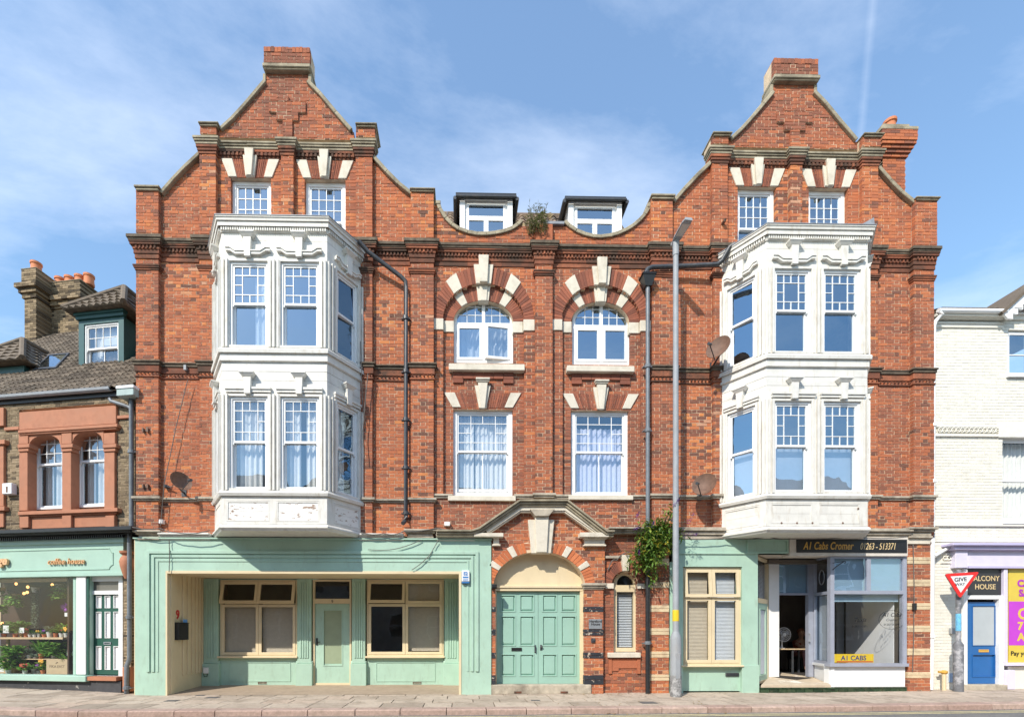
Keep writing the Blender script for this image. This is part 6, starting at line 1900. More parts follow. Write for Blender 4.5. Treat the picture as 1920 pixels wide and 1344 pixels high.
pts = [pt(1378, 457, -.45), pt(1368, 464, -.4), pt(1354, 489, -.3), pt(1345, 496, -.26), pt(1290, 499, y2), pt(1222, 501, y2), pt(1214, 505, y2), pt(1208, 517, y2)]
p2 = pipe(pts, .055, M['iron'], 'black iron gutter pipe crossing from the right bay to a rainwater hopper', collars=())
q = MB()
w_, h_ = .16, .32
zc0 = Z(534, 1214, y2)
q.add([(xh-.16, y2-.13, zc0+.18), (xh+.16, y2-.13, zc0+.18), (xh+.16, y2+.13, zc0+.18), (xh-.16, y2+.13, zc0+.18), (xh-.08, y2-.07, zc0-.06), (xh+.08, y2-.07, zc0-.06), (xh+.08, y2+.07, zc0-.06), (xh-.08, y2+.07, zc0-.06)], [(4, 5, 1, 0), (5, 6, 2, 1), (6, 7, 3, 2), (7, 4, 0, 3), (7, 6, 5, 4)])
q.ring(xh-.17, xh+.17, zc0+.18, zc0+.22, .01, y2-.14, y2+.14); q.box(xh-.17, xh+.17, y2-.14, y2+.14, zc0+.175, zc0+.225)
q.lathe([(.08, 0), (.06, .08), (.012, .13)], (xh, y2, zc0+.225), 10)
q.build('hopper', M['black'], p2)
p3 = pipe([(xh, y2, zc0-.05), (xh, y2, Z(1040, 1212, y2)), (xh-.0, y2, 0.02)], .05, M['greyiron'], 'straight grey drainpipe falling from the hopper to the pavement', collars=[(xh, y2, Z(q_, 1214, y2)) for q_ in (690, 810, 1208)])
p3.data.materials[0] = M['greyiron']
q = MB(); q.tube([(xh, y2, 0.0), (xh, y2, Z(1075, 1212, y2))], .056, 12); q.build('lower_length', M['black'], p3, smooth='auto')
# cables slung along the front
M['cable'] = mat('grey_cable', (.12, .11, .1), .7, .2, 9)
def cable(lst, r, label, y=-.13, sub=10):
    pts = []
    for (a, b) in zip(lst, lst[1:]):
        for i in range(sub):
            t_ = i/sub
            pts.append((a[0]+(b[0]-a[0])*t_, a[1]+(b[1]-a[1])*t_+math.sin(t_*math.pi)*(a[2] if len(a) > 2 else 0)))
    pts.append(lst[-1][:2])
    mb = MB(); mb.tube([pt(p[0], p[1], y-.004*math.sin(i*1.7)) for i, p in enumerate(pts)], r, 5)
    return mb.build('cable', M['cable'], None, label=label, cat='cable')
cable([(352, 712, 0), (330, 800, 2), (308, 905, 2), (301, 985, 0)], .010, 'thin grey cable down the brick left of the left satellite dish')
cable([(248, 988, 3), (300, 990, 2), (330, 998, 4), (393, 994, 0)], .012, 'slack cable over the cornice at the left end of the shop surround', y=-.42)
cable([(676, 998, 3), (720, 1000, 4), (757, 996, 2), (818, 990, 2), (885, 994, 0)], .014, 'slack cable over the cornice right of the left bay', y=-.30)
cable([(690, 1030, 8), (790, 1012, 0)], .010, 'thin drooping cable across the mint green fascia', y=-.215)
cable([(821, 1014, 0), (806, 1040, 2), (772, 1068, 0)], .010, 'thin slanting cable across the mint green fascia', y=-.215)
cable([(317, 1012, 0), (318, 1040, 1), (317, 1072, 0)], .010, 'thin cable hanging over the corner of the shop opening', y=-.215)
cable([(690, 700, 0), (684, 760, 3), (680, 810, 3), (683, 860, 0)], .012, 'loose pale cable hanging beside the left bay', y=-.25)
cable([(676, 640, 0), (679, 740, 3), (683, 790, 0)], .010, 'thin wire running beside the left bay', y=-.2)
cable([(1280, 1010, 2), (1360, 1008, 3), (1440, 1006, 2), (1480, 1010, 2), (1600, 1006, 3), (1702, 1006, 0)], .012, 'slack cable along the top of the right hand shopfronts', y=-.3)
cable([(1712, 1020, 0), (1714, 1100, 1), (1713, 1200, 0), (1711, 1258, 0)], .010, 'black cable down the striped pier beside the cab office', y=-.14)
mb = MB(); x_, z_ = P(1713.5, 1137, -.14); mb.box(x_-.035, x_+.035, -.19, -.12, z_-.09, z_+.09); mb.build('junction_box', M['black'], None, label='small black junction box on the striped pier', cat='junction box', bevel=.006)
cable([(1140, 1068, -8), (1156, 1050, -4), (1180, 1035, 0)], .014, 'curved grey cable over the narrow arched window', y=-.08)
# small boxes and stubs on the brick
for px, py, lab in ((302, 978, 'small white box on the brick at the left end, low down'), (838.5, 982.5, 'small white box on the brick left of the entrance pediment')):
    mb = MB(); x_, z_ = P(px, py, -.05); mb.box(x_-.07, x_+.07, -.12 if px > 400 else -.1, .0, z_-.05, z_+.05); mb.build('sensor_box', M['pvc'], None, label=lab, cat='box', bevel=.008)
for px, py, lab in ((273, 807, 'rusty iron wall fixing on the left pilaster, upper one'), (273, 912, 'rusty iron wall fixing on the left pilaster, lower one')):
    mb = MB(); x_, z_ = P(px, py, -.12)
    for s_ in (-.06, .05): mb.box(x_+s_, x_+s_+.035, -.17, -.11, z_-.05, z_+.05)
    mb.box(x_-.06, x_+.085, -.135, -.1105, z_-.02, z_+.02); mb.build('wall_bracket', M['rust'], None, label=lab, cat='bracket')
mb = MB(); x_, z_ = P(312, 912, -.04); mb.lathe([(.05, 0), (.05, .08), (.03, .1)], (x_, 0, z_), 10, axis='y'); mb.tube([(x_, -.08, z_), (x_+.16, -.1, z_-.04)], .015, 6); mb.build('outside_lamp', M['iron'], None, label='small grey wall spotlight left of the left satellite dish', cat='spotlight')
mb = MB(); x_, z_ = P(348, 690, -.06); mb.box(x_-.03, x_+.03, -.1, 0, z_-.06, z_+.06); mb.build('junction_box', M['galv'], None, label='small grey junction box under the string course by the left bay', cat='junction box')
mb = MB(); x_, z_ = P(1356, 418, -.14); mb.tube([(x_, -.11, z_), (x_, -.2, z_), (x_, -.22, z_+.04)], .04, 8); mb.build('vent_pipe', M['rust'], None, label='short rusty vent stub on the right gable', cat='vent')
mb = MB(); x_, z_ = P(1628, 413, -.5)
mb.add([(x_-.16, -.5, z_-.1), (x_+.16, -.5, z_-.1), (x_+.16, -.48, z_+.09), (x_-.02, -.1, z_-.1), (x_+.16, -.1, z_-.1)], [(0, 1, 2), (1, 4, 2), (4, 3, 2), (3, 0, 2)])
mb.build('lead_upstand', M['lead'], None, label='grey lead upstand on top of the right bay', cat='flashing')
# plaque, entry phone, doorbell by the entrance
M['plaque'] = mat('grey_slate_plaque', (.22, .235, .25), .4, .08, 6)
mb = MB(); y = -.15; x0, z1 = P(1104.5, 1160, y); x1, z0 = P(1129, 1178.5, y); mb.box(x0, x1, y, -.12, z0, z1)
pl = mb.build('house_plaque', M['plaque'], None, label='grey plaque lettered Hertford House on the pier right of the double doors', cat='plaque', bevel=.004)
text('Hertford', (x0+x1)/2, z1-.085, y-.001, .085, M['signblack'], pl, ext=.001, bold=.002)
text('House', (x0+x1)/2, z1-.155, y-.001, .085, M['signblack'], pl, ext=.001, bold=.002)
text('Flats 1 - 6', (x0+x1)/2, z0+.045, y-.001, .04, M['signblack'], pl, ext=.001) if False else None
mb = MB(); x_, z_ = P(1112.5, 1200, y); mb.box(x_-.05, x_+.05, -.155, -.11, z_-.055, z_+.055); mb.lathe([(.03, 0), (.03, .012), (.02, .016)], (x_, -.155, z_), 10, axis='y'); mb.build('door_bell', M['iron'], None, label='square grey doorbell under the plaque', cat='doorbell', bevel=.006)
mb = MB(); x_, z_ = P(926, 1100, -.2); mb.box(x_-.06, x_+.07, -.28, -.11, z_-.04, z_+.06); mb.box(x_-.04, x_+.05, -.3, -.281, z_-.02, z_+.035); mb.build('floodlight', M['black'], None, label='small black floodlight at the left springing of the entrance arch', cat='floodlight', bevel=.006)

# ---- satellite dishes
def dish(px, py, y, w, h, tilt, nrm, label):
    cx0, cz0 = P(px, py, y)
    n = Vector(nrm).normalized()
    t_ = Vector((math.sin(tilt), 0, math.cos(tilt))); t_ = (t_-n*t_.dot(n)).normalized()
    s_ = n.cross(t_).normalized()
    o = empty('satellite_dish', (cx0, -.02, cz0-.2), label, 'satellite dish', 'satellite dishes on the brick front')
    C0 = Vector((cx0, y, cz0))
    mb = MB(); rings = 5; seg = 22
    vs_ = []
    for side in (0, 1):
        for r_ in range(rings+1):
            k = r_/rings
            for i in range(seg):
                a_ = 2*math.pi*i/seg
                p = C0+s_*(w*k*math.cos(a_))+t_*(h*k*math.sin(a_))+n*(.11*k*k-.055-(.012 if side else 0))
                vs_.append(tuple(p))
    fs = []
    for side in (0, 1):
        o_ = side*(rings+1)*seg
        for r_ in range(rings):
            for i in range(seg):
                j = (i+1) % seg
                f = (o_+r_*seg+i, o_+r_*seg+j, o_+(r_+1)*seg+j, o_+(r_+1)*seg+i)
                fs.append(f if side == 0 else f[::-1])
    for i in range(seg):
        j = (i+1) % seg
        fs.append((rings*seg+i, rings*seg+j, (2*rings+1)*seg+j, (2*rings+1)*seg+i))
    mb.add(vs_, fs); mb.build('reflector', M['rust'], o, smooth='auto')
    mb = MB(); base = C0-t_*h*.92; tip = C0+n*.42-t_*h*.75
    mb.tube([tuple(base-n*.05), tuple(tip)], .012, 6); mb.build('feed_arm', M['iron'], o)
    mb = MB(); d_ = (C0-tip).normalized(); mb.tube([tuple(tip-d_*.05), tuple(tip+d_*.07)], [.035, .028], 10); mb.build('receiver', M['iron'], o)
    mb = MB(); bk = C0-n*.07; mb.tube([tuple(bk), tuple(bk-n*.1), (bk.x-n.x*.12, -.06, bk.z-.12), (bk.x-n.x*.12, 0.0, bk.z-.12)], .022, 8); mb.box(bk.x-n.x*.12-.06, bk.x-n.x*.12+.06, -.012, .0, bk.z-.22, bk.z-.02); mb.build('wall_mount', M['iron'], o)
    return o
dish(338, 903, -.42, .25, .235, R(-2), (.72, -.50, .28), 'brown satellite dish left of the left bay, seen nearly edge on')
dish(1347.5, 653, -.55, .27, .30, R(22), (-.62, -.62, .3), 'upper brown satellite dish, beside the upper floor of the right bay')
dish(1321, 909, -.5, .27, .29, R(18), (-.55, -.68, .3), 'lower brown satellite dish, above the right hand green shopfront')

# ---- the street lamp
LY = -.72
lx = X(1267, LY)
t = empty('street_lamp', (lx, LY, 0), 'tall grey steel street lamp in front of the striped pier', 'street lamp')
zs = Z(1192, 1267, LY); ztp = Z(452, 1267, LY)
mb = MB(); mb.lathe([(.125, 0), (.12, zs-.06), (.11, zs), (.074, zs+.1), (.07, zs+.12), (.065, 5), (.06, ztp)], (lx, LY, 0), 18); mb.build('pole', M['galv'], t, smooth='auto')
mb = MB(); mb.box(lx-.05, lx+.05, LY-.130, LY-.1, .45, 1.05); mb.build('access_door', M['galv'], t, bevel=.004)
mb = MB(); za, zb3 = Z(1164, 1270, LY), Z(1143, 1270, LY); mb.lathe([(.0735, 0), (.0742, .01), (.0742, zb3-za-.01), (.0735, zb3-za)], (lx, LY, za), 18); mb.build('number_tag', M['yellow'], t, smooth='auto')
M['stain'] = mat('dark_base_paint', (.2, .2, .2), .8, .3, 14, (.42, .42, .42), .8, 9, dlo=.5, dhi=.56)
mb = MB(); mb.lathe([(.128, .0), (.128, .5), (.1255, .53)], (lx, LY, -.01), 18); mb.build('base_sleeve', M['stain'], t, smooth='auto')
mb = MB(); hd = Vector((lx, LY, ztp)); f_ = Vector((.09, -.86, .12)).normalized(); sd = Vector((1, .1, 0)).normalized(); up_ = sd.cross(f_)
if up_.z < 0: up_ = -up_
def hp(a_, b_, c_): return tuple(hd+sd*a_+f_*b_+up_*c_)
sec = [(-.10, .06, .04), (.08, .10, .05), (.45, .115, .04), (.54, .09, .025)]
vs_ = []
for b_, w_, h_ in sec:
    vs_ += [hp(-w_, b_, -.02), hp(w_, b_, -.02), hp(w_*.8, b_, h_), hp(-w_*.8, b_, h_)]
fs = [(0, 1, 2, 3), (12, 15, 14, 13)]
for i in range(3):
    o_ = i*4
    for k in range(4): fs.append((o_+k, o_+(k+1) % 4, o_+4+(k+1) % 4, o_+4+k))
mb.add(vs_, [f[::-1] for f in fs]); mb.build('lamp_head', M['galv'], t, bevel=.01)
M['lens'] = mat('lamp_lens', (.55, .55, .52), .2, .05, 5)
mb = MB(); mb.add([hp(-.08, .14, -.024), hp(.08, .14, -.024), hp(.09, .44, -.024), hp(-.09, .44, -.024)], [(0, 3, 2, 1)]); mb.build('lens', M['lens'], t)
mb = MB(); mb.tube([tuple(hd+Vector((0, 0, -.35))), tuple(hd+Vector((0, 0, .0)))], .07, 14); mb.build('spigot', M['galv'], t, smooth='auto')

# ---- give way sign
GY = -.30
gx = X(1797, GY)
t = empty('give_way_sign', (gx, GY, gh(gx)), 'red and white triangular GIVE WAY sign on a grey post', 'road sign')
mb = MB(); zt = Z(1206, 1797, GY); ztop = Z(1068, 1800, GY)
mb.lathe([(.10, 0), (.10, zt-gh(gx)-.03), (.088, zt-gh(gx)), (.058, zt-gh(gx)+.05), (.052, zt-gh(gx)+.06), (.052, ztop-gh(gx))], (gx, GY, gh(gx)), 16); 
M['postgrey'] = mat('scuffed_dark_grey_post', (.15, .155, .17), .6, .25, 9, (.4, .4, .42), .8, 7, dlo=.5, dhi=.62)
mb.build('post', M['postgrey'], t, smooth='auto')
mb = MB(); za, zb3 = Z(1182, 1800, GY), Z(1150, 1800, GY); mb.lathe([(.054, 0), (.0555, .01), (.0555, zb3-za-.01), (.054, zb3-za)], (gx, GY, za), 14)
M['skyblue'] = mat('pale_blue_sticker', (.15, .45, .7), .4, .3, 30); mb.build('sticker', M['skyblue'], t, smooth='auto')
gy = GY-.1
ya = R(-14)
mb = MB(); ry_ = -.02
TA, TB, TC = P(1770.5, 1075.5, gy), P(1835.5, 1071.5, gy), P(1799.5, 1121.5, gy)
def tri(k, rad, y0, y1, mb):
    c_ = Vector(((TA[0]+TB[0]+TC[0])/3, (TA[1]+TB[1]+TC[1])/3))
    V = [c_+(Vector(q)-c_)*k for q in (TA, TB, TC)]
    pts = []
    for i in range(3):
        p, a_, b_ = V[i], V[i-1], V[(i+1) % 3]
        d0, d1 = (a_-p).normalized(), (b_-p).normalized()
        for j in range(5):
            s_ = j/4
            pts.append(tuple(p+(d0*(1-s_)**2+d1*s_**2)*rad))
    mb.prism(pts, y0, y1)
tri(1.0, .07, gy-.012, gy, mb); mb.build('sign_plate', M['red'], t)
mb = MB(); tri(.66, .008, gy-.0155, gy-.0121, mb); mb.build('sign_face', M['signwhite'], t)
mb = MB(); tri(1.0, .07, gy+.001, gy+.012, mb); mb.build('sign_back', M['galv'], t)
rt = math.atan2(TB[1]-TA[1], TB[0]-TA[0])
x_, z_ = P(1800, 1089.3, gy); text('GIVE', x_, z_, gy-.017, .135, M['signblack'], t, ext=.001, bold=.003, sx=1.12, rot=rt)
x_, z_ = P(1799, 1097.5, gy); text('WAY', x_, z_, gy-.017, .098, M['signblack'], t, ext=.001, bold=.001, sx=1.1, rot=rt)
mb = MB(); mb.box(gx-.07, gx+.07, gy+.012, GY+.05, ztop-.12, ztop-.06); mb.box(gx-.07, gx+.07, gy+.012, GY+.05, ztop-.42, ztop-.36); mb.build('clamp', M['galv'], t)

# ---- foliage
M['leafgreen'] = leafmat('buddleia_leaf', [(0, (.03, .075, .012)), (.45, (.10, .20, .03)), (.75, (.21, .32, .05)), (.9, (.34, .38, .06)), (1, (.58, .46, .05))])
M['weed'] = leafmat('wall_weed_leaf', [(0, (.06, .09, .025)), (.6, (.16, .2, .06)), (1, (.32, .28, .13))])
M['twig'] = mat('brown_twig', (.12, .085, .05), .9, .2, 20)
M['purple'] = leafmat('purple_flower', [(0, (.10, .02, .2)), (1, (.32, .12, .5))], .2)
rnd = random.Random(11)
t = empty('buddleia_bush', (X(1225, -.2), -.2, Z(1075, 1225, -.2)), 'wild buddleia bush with purple flowers growing from the cornice by the street lamp', 'bush')
lf = MB(); tw_ = MB(); fl_ = MB()
root_p = Vector(pt(1236, 1000, -.12))
stems = []
for px, py, y in ((1184, 1044, -.35), (1182, 1056, -.3), (1192, 1030, -.4), (1198, 1010, -.4), (1200, 1040, -.35), (1190, 1050, -.4), (1210, 1065, -.35), (1222, 1080, -.3), (1230, 1050, -.5), (1245, 1030, -.5), (1250, 1000, -.45), (1240, 975, -.4), (1225, 985, -.4), (1212, 1000, -.4), (1205, 1020, -.35), (1218, 1035, -.5), (1238, 1045, -.45), (1196, 1060, -.3), (1215, 1075, -.3), (1256, 985, -.4), (1232, 1015, -.55), (1206, 985, -.3), (1246, 1010, -.3), (1258, 1022, -.4), (1262, 958, -.5), (1275, 1008, -.5), (1214, 1050, -.45), (1226, 1062, -.42), (1200, 1052, -.45), (1208, 1045, -.3), (1222, 1025, -.4), (1216, 1012, -.45), (1224, 1000, -.5), (1236, 990, -.35), (1234, 1034, -.35), (1204, 1070, -.25), (1218, 1088, -.25)):
    e_ = Vector(pt(px, py, y)); mid = (root_p+e_)/2+Vector((rnd.uniform(-.1, .1), rnd.uniform(-.15, 0), rnd.uniform(.0, .15)))
    stems.append((root_p, mid, e_)); tw_.tube([tuple(root_p), tuple(mid), tuple(e_)], [.012, .008, .003], 4)
    for k in range(60):
        s_ = rnd.uniform(.25, 1.08)
        p = root_p*(1-s_)**2+mid*2*s_*(1-s_)+e_*s_*s_ + Vector((rnd.gauss(0, .075), rnd.gauss(0, .06), rnd.gauss(0, .07)))
        d_ = Vector((rnd.uniform(-1, 1), rnd.uniform(-1, .5), rnd.uniform(-1, .5)))
        tn_ = min(1, max(0, rnd.gauss(.5, .2)+(.12 if rnd.random() < .12 else 0)))
        if rnd.random() < .035: tn_ = rnd.uniform(.92, 1)
        lf.leaf(p, d_, Vector((0, 0, 1)), rnd.uniform(.10, .21), rnd.uniform(.035, .065), tn_)
lf.build('foliage', M['leafgreen'], t); 
for px, py, y in ((1262, 950, -.7), (1300, 1005, -.5), (1290, 978, -.6), (1253, 976, -.5)):
    e_ = Vector(pt(px, py, y)); mid = (root_p+e_)/2+Vector((0, -.1, .08)); tw_.tube([tuple(root_p), tuple(mid), tuple(e_)], [.012, .008, .003], 4)
for k in range(14):
    a_ = Vector(pt(rnd.uniform(1222, 1250), rnd.uniform(1055, 1075), -.14)); tw_.tube([tuple(a_), tuple(a_+Vector((rnd.uniform(-.15, .25), rnd.uniform(-.1, 0), -rnd.uniform(.2, .55))))], .006, 4)
tw_.build('branches', M['twig'], t)
for px, py, y, s_, ang in ((1194, 971, -.4, 1, .3), (1256, 977, -.55, 1.5, .9), (1224, 986, -.5, .7, .2), (1264, 948, -.75, 1.2, .6), (1290, 980, -.6, 1.4, .5), (1286, 1004, -.55, 1.7, 1.45), (1197, 1039, -.45, .8, .1), (1189, 992, -.4, .8, 1.2)):
    c_ = Vector(pt(px, py, y)); ax_ = Vector((math.sin(ang), -.2, math.cos(ang))).normalized()
    m2 = MB()
    for k in range(60):
        h_ = rnd.random(); rr_ = .028*s_*(1-h_*.8)
        q_ = c_+ax_*(.16*s_*h_)+Vector((rnd.gauss(0, rr_), rnd.gauss(0, rr_), rnd.gauss(0, rr_)))
        m2.leaf(q_, Vector((rnd.uniform(-1, 1), rnd.uniform(-1, .3), rnd.uniform(-.5, 1))), Vector((0, 0, 1)), .03, .022, rnd.random())
    m2.build('flower_spike', M['purple'], t)
# weeds on the parapet stump
t = empty('wall_weeds', (X(1003, .0), 0.0, zz(444, 1003, 0)), 'straggly weeds sprouting from the parapet between the two dormers', 'weeds')
lf = MB(); tw_ = MB()
for k in range(46):
    b_ = Vector(pt(rnd.uniform(990, 1027), rnd.uniform(432, 442), rnd.uniform(-.2, .0)))
    hgt_ = rnd.uniform(.2, .72)*(.6 if rnd.random() < .4 else 1)
    e_ = b_+Vector((rnd.gauss(-.03, .10), rnd.uniform(-.15, .05), hgt_)); mid = (b_+e_)/2+Vector((rnd.gauss(0, .04), -.03, .02))
    tw_.tube([tuple(b_), tuple(mid), tuple(e_)], [.006, .004, .002], 4)
    for i in range(16):
        s_ = rnd.random(); p = b_*(1-s_)**2+mid*2*s_*(1-s_)+e_*s_*s_
        lf.leaf(p, Vector((rnd.uniform(-1, 1), rnd.uniform(-1, .4), rnd.uniform(-.2, 1))), Vector((0, 0, 1)), rnd.uniform(.05, .11), rnd.uniform(.012, .026), min(1, max(0, rnd.gauss(.5, .25))))
lf.build('foliage', M['weed'], t); tw_.build('stalks', M['twig'], t)

# small covers let into the paving, bits of dead leaf along the kerb
M['cover'] = mat('cast_iron_cover', (.11, .105, .1), .8, .2, 20)
def gpt(px, py):
    s_, c_ = math.sin(YAW), math.cos(YAW); a_ = (px-PPX)/F; b_ = (py-PPY)/F
    t_ = EYE/b_; return (s_+c_*a_)*t_, -D+(c_-s_*a_)*t_
for px, py, w_, d_, lab in ((322, 1313, .26, .2, 'small iron stopcock cover in the paving, left of the shop lobby'), (399, 1307, .3, .2, 'dark iron cover in the paving before the left shop lobby'), (376, 1303, .2, .15, 'smaller dark iron cover at the edge of the shop lobby'), (1004, 1313, .2, .16, 'small iron cover in the paving before the double doors'), (1215, 1318, .34, .3, 'square iron cover in the paving by the street lamp')):
    x_, y_ = gpt(px, py); mb = MB(); g_ = gh(x_)
    mb.box(x_-w_/2, x_+w_/2, y_-d_/2, y_+d_/2, g_-.02, g_+.006); mb.box(x_-w_/2+.02, x_+w_/2-.02, y_-d_/2+.02, y_+d_/2-.02, g_+.005, g_+.009)
    mb.build('access_cover', M['cover'], None, label=lab, cat='cover', group='iron covers in the paving')
M['deadleaf'] = leafmat('dead_leaf', [(0, (.12, .07, .03)), (1, (.34, .24, .1))], .1)
mb = MB()
for k in range(150):
    x_ = rnd.choice((rnd.uniform(3, 5.5), rnd.uniform(-9, 13), rnd.uniform(2.5, 4)))
    y_ = rnd.choice((kerb_y(x_)-rnd.uniform(.0, .12), rnd.uniform(-.35, -.2), rnd.uniform(-2.2, -.3)))
    z_ = gh(x_)+(.006 if y_ > kerb_y(x_)+.02 else -.106)
    mb.leaf((x_, y_, z_+.004), Vector((rnd.uniform(-1, 1), rnd.uniform(-1, 1), .05)), Vector((0, 0, 1)), rnd.uniform(.03, .08), rnd.uniform(.02, .04), rnd.random())
mb.build('dead_leaves', M['deadleaf'], None, kind='stuff', label='scattered dead leaves on the pavement and along the kerb', cat='leaves')
# ================================================================= THE COFFEE HOUSE (left, its front turned a little away)
FRAME[0] = Matrix.Translation((-8.0, 0.05, 0)) @ Matrix.Rotation(R(-9), 4, 'Z')
FI = FRAME[0].inverted()
def PL(px, py, yl=0.0):
    s, c = math.sin(YAW), math.cos(YAW)
    a = (px-PPX)/F; b = (PPY-py)/F
    o = FI @ Vector((0, -D, EYE)); d = FI.to_3x3() @ Vector((s+c*a, c-s*a, b))
    t = (yl-o.y)/d.y
    return o.x+d.x*t, o.z+d.z*t
def LX(px, y=0.0): return PL(px, 900, y)[0]
def LZ(py, px=120, y=0.0): return PL(px, py, y)[1]
lh = empty('coffee_house', (-1.6, 0.0, 0.1), 'coffee shop house of yellow stock brick and terracotta with a green shopfront', 'building')
xR, xL = 0.03, LX(-170)
M['stock'] = brickmat('yellow_stock_brick', [(0, (.07, .055, .04)), (.3, (.16, .12, .075)), (.7, (.26, .2, .125)), (1, (.33, .25, .16))], soot=(.06, .05, .04), sootamt=.5, pale=(.4, .33, .24), paleamt=.2)
TZ0, TZ1 = LZ(988, 120), LZ(762, 120)           # terracotta window surround
tx0, tx1 = LX(35.5), LX(217.5)
zev = LZ(747, 120)
def st_ok(x, z): return not (tx0 < x < tx1 and TZ0 < z < TZ1)
zones = [(xL, xR, LZ(990), zev+.02, 0.0, dict(pred=st_ok, dark=.35)), (LX(229), LX(243), .1, LZ(990), .04, dict(dark=.3))]
lay(lh, zones, M['stock'], M['mortar'], course=.078, n_single=300, key=lambda out: (lambda i: -out[i][0]), seed=9)
T = M['terracotta']
def lbox(mb, px0, px1, py0, py1, y0, y1):
    mb.box(LX(px0, y0), LX(px1, y0), y0, y1, LZ(py1, (px0+px1)/2, y0), LZ(py0, (px0+px1)/2, y0))
mb = MB(); lbox(mb, 35.5, 217.5, 766, 800, -.07, .1); lbox(mb, 33, 219.5, 800, 806, -.13, .1); lbox(mb, 35, 218, 806, 810, -.1, .1)
mb.build('terracotta_lintel', T, lh, bevel=.01)
wl_ = [(67, 118), (146.5, 199)]
def arch_soffit(px0, px1, ptop, pspr, y0, y1, pt):
    """spandrel block between pt (top) and a basket arch"""
    x0, x1 = LX(px0, y0), LX(px1, y0); zc_, zt_ = LZ(pspr, (px0+px1)/2, y0), LZ(ptop, (px0+px1)/2, y0); ztop_ = LZ(pt, (px0+px1)/2, y0)
    mb = MB(); n = 14; cx = (x0+x1)/2; hw_ = (x1-x0)/2
    f = lambda x: zc_+(zt_-zc_)*(max(0, 1-abs((x-cx)/hw_)**2.6))**(1/2.2)
    for i in range(n):
        a, b = x0+(x1-x0)*i/n, x0+(x1-x0)*(i+1)/n
        mb.prism([(a, f(a)), (b, f(b)), (b, ztop_), (a, ztop_)], y0, y1)
    mb.build('terracotta_arch', T, lh)
for (a, b), pt_, ps in zip(((52, 115), (134, 194)), (816, 809), (843, 836)):
    arch_soffit(a, b, pt_, ps, -.05, .3, 809.5)
for a, b in ((34.5, 52.5), (115, 134), (194, 215.5)):
    mb = MB(); lbox(mb, a+1, b-1, 845, 957, -.07, .17); lbox(mb, a-2, b+2, 832, 839, -.13, .1); lbox(mb, a-.5, b+.5, 839, 846, -.1, .1); lbox(mb, a, b, 811, 832, -.075, .1)
    mb.build('terracotta_pilaster', T, lh, bevel=.008)
mb = MB(); lbox(mb, 33, 220, 955, 962, -.14, .25); lbox(mb, 36, 217.5, 962, 966, -.08, .25); lbox(mb, 38, 216, 966, 989, -.03, .1)
for a in (36, 116, 197): lbox(mb, a, a+17, 966, 989, -.1, .1)
mb.build('terracotta_sill', T, lh, bevel=.008)
mb = MB()
for a, b in ((-60, 6.5),): lbox(mb, a, b, 766, 800, -.07, .1); lbox(mb, a, b+2, 826, 834, -.12, .1); lbox(mb, a, b, 834, 950, -.07, .1); lbox(mb, a, b+1.5, 950, 958, -.12, .1); lbox(mb, a, b, 958, 989, -.05, .1)
lbox(mb, 7, 35, 800, 806, -.05, .1); lbox(mb, 219, 246, 778, 784, -.05, .1)
mb.build('terracotta_band', T, lh, bevel=.008)
for i, (a, b) in enumerate(wl_):
    y = .16
    x0, x1 = LX(a, y)-.03, LX(b, y)+.03
    sash_window(lh, x0, x1, LZ([955, 951][i], a, y), LZ([808, 800][i], a, y), y, .05, grid(3, 3), .42, 'glass_soft', cur=[('c', 0, .33, 0, 1, 'curtain'), ('c', .4, 1, 0, 1, 'curtain')], label=['white sash window in terracotta, left of the pair', 'white sash window in terracotta, right of the pair'][i])
mb = MB(); mb.box(xL, xR-.05, 3.0, 3.1, 0, zev+1.5); mb.box(xL, xR-.05, .35, 3.0, LZ(1000)-.0, LZ(985)); mb.box(xR-.15, xR-.05, .33, 3, 0, zev); mb.box(xL, xR-.05, .5, 3, zev-.1, zev-.02)
mb.build('room_walls', M['dark'], lh)
# eaves, gutter
mb = MB(); mb.box(xL, xR-.02, -.05, .25, zev-.06, zev+.06); mb.build('eaves_board', M['black'], lh)
mb = MB()
prof = [(.0, .0), (.03, -.05), (.09, -.06), (.13, -.03), (.14, .03), (.12, .03), (.105, -.02), (.07, -.04), (.03, -.03), (.015, .03), (0, .03)]
gxr = LX(209, -.1)
mb.sweep([(o_+.0, zev+.09+z_) for o_, z_ in prof], [(xL, -.05), (gxr, -.05)])
mb.build('gutter', M['galv'], lh)
M['paleteal'] = mat('pale_teal_paint', (.33, .42, .4), .5, .1, 6)
mb = MB(); lbox(mb, 218, 250, 727, 741, -.3, .0); mb.build('eaves_box', M['paleteal'], lh, bevel=.01)
mb = MB(); lbox(mb, 217, 250, 722, 727, -.32, .0); mb.build('eaves_box_lid', M['signwhite'], lh)
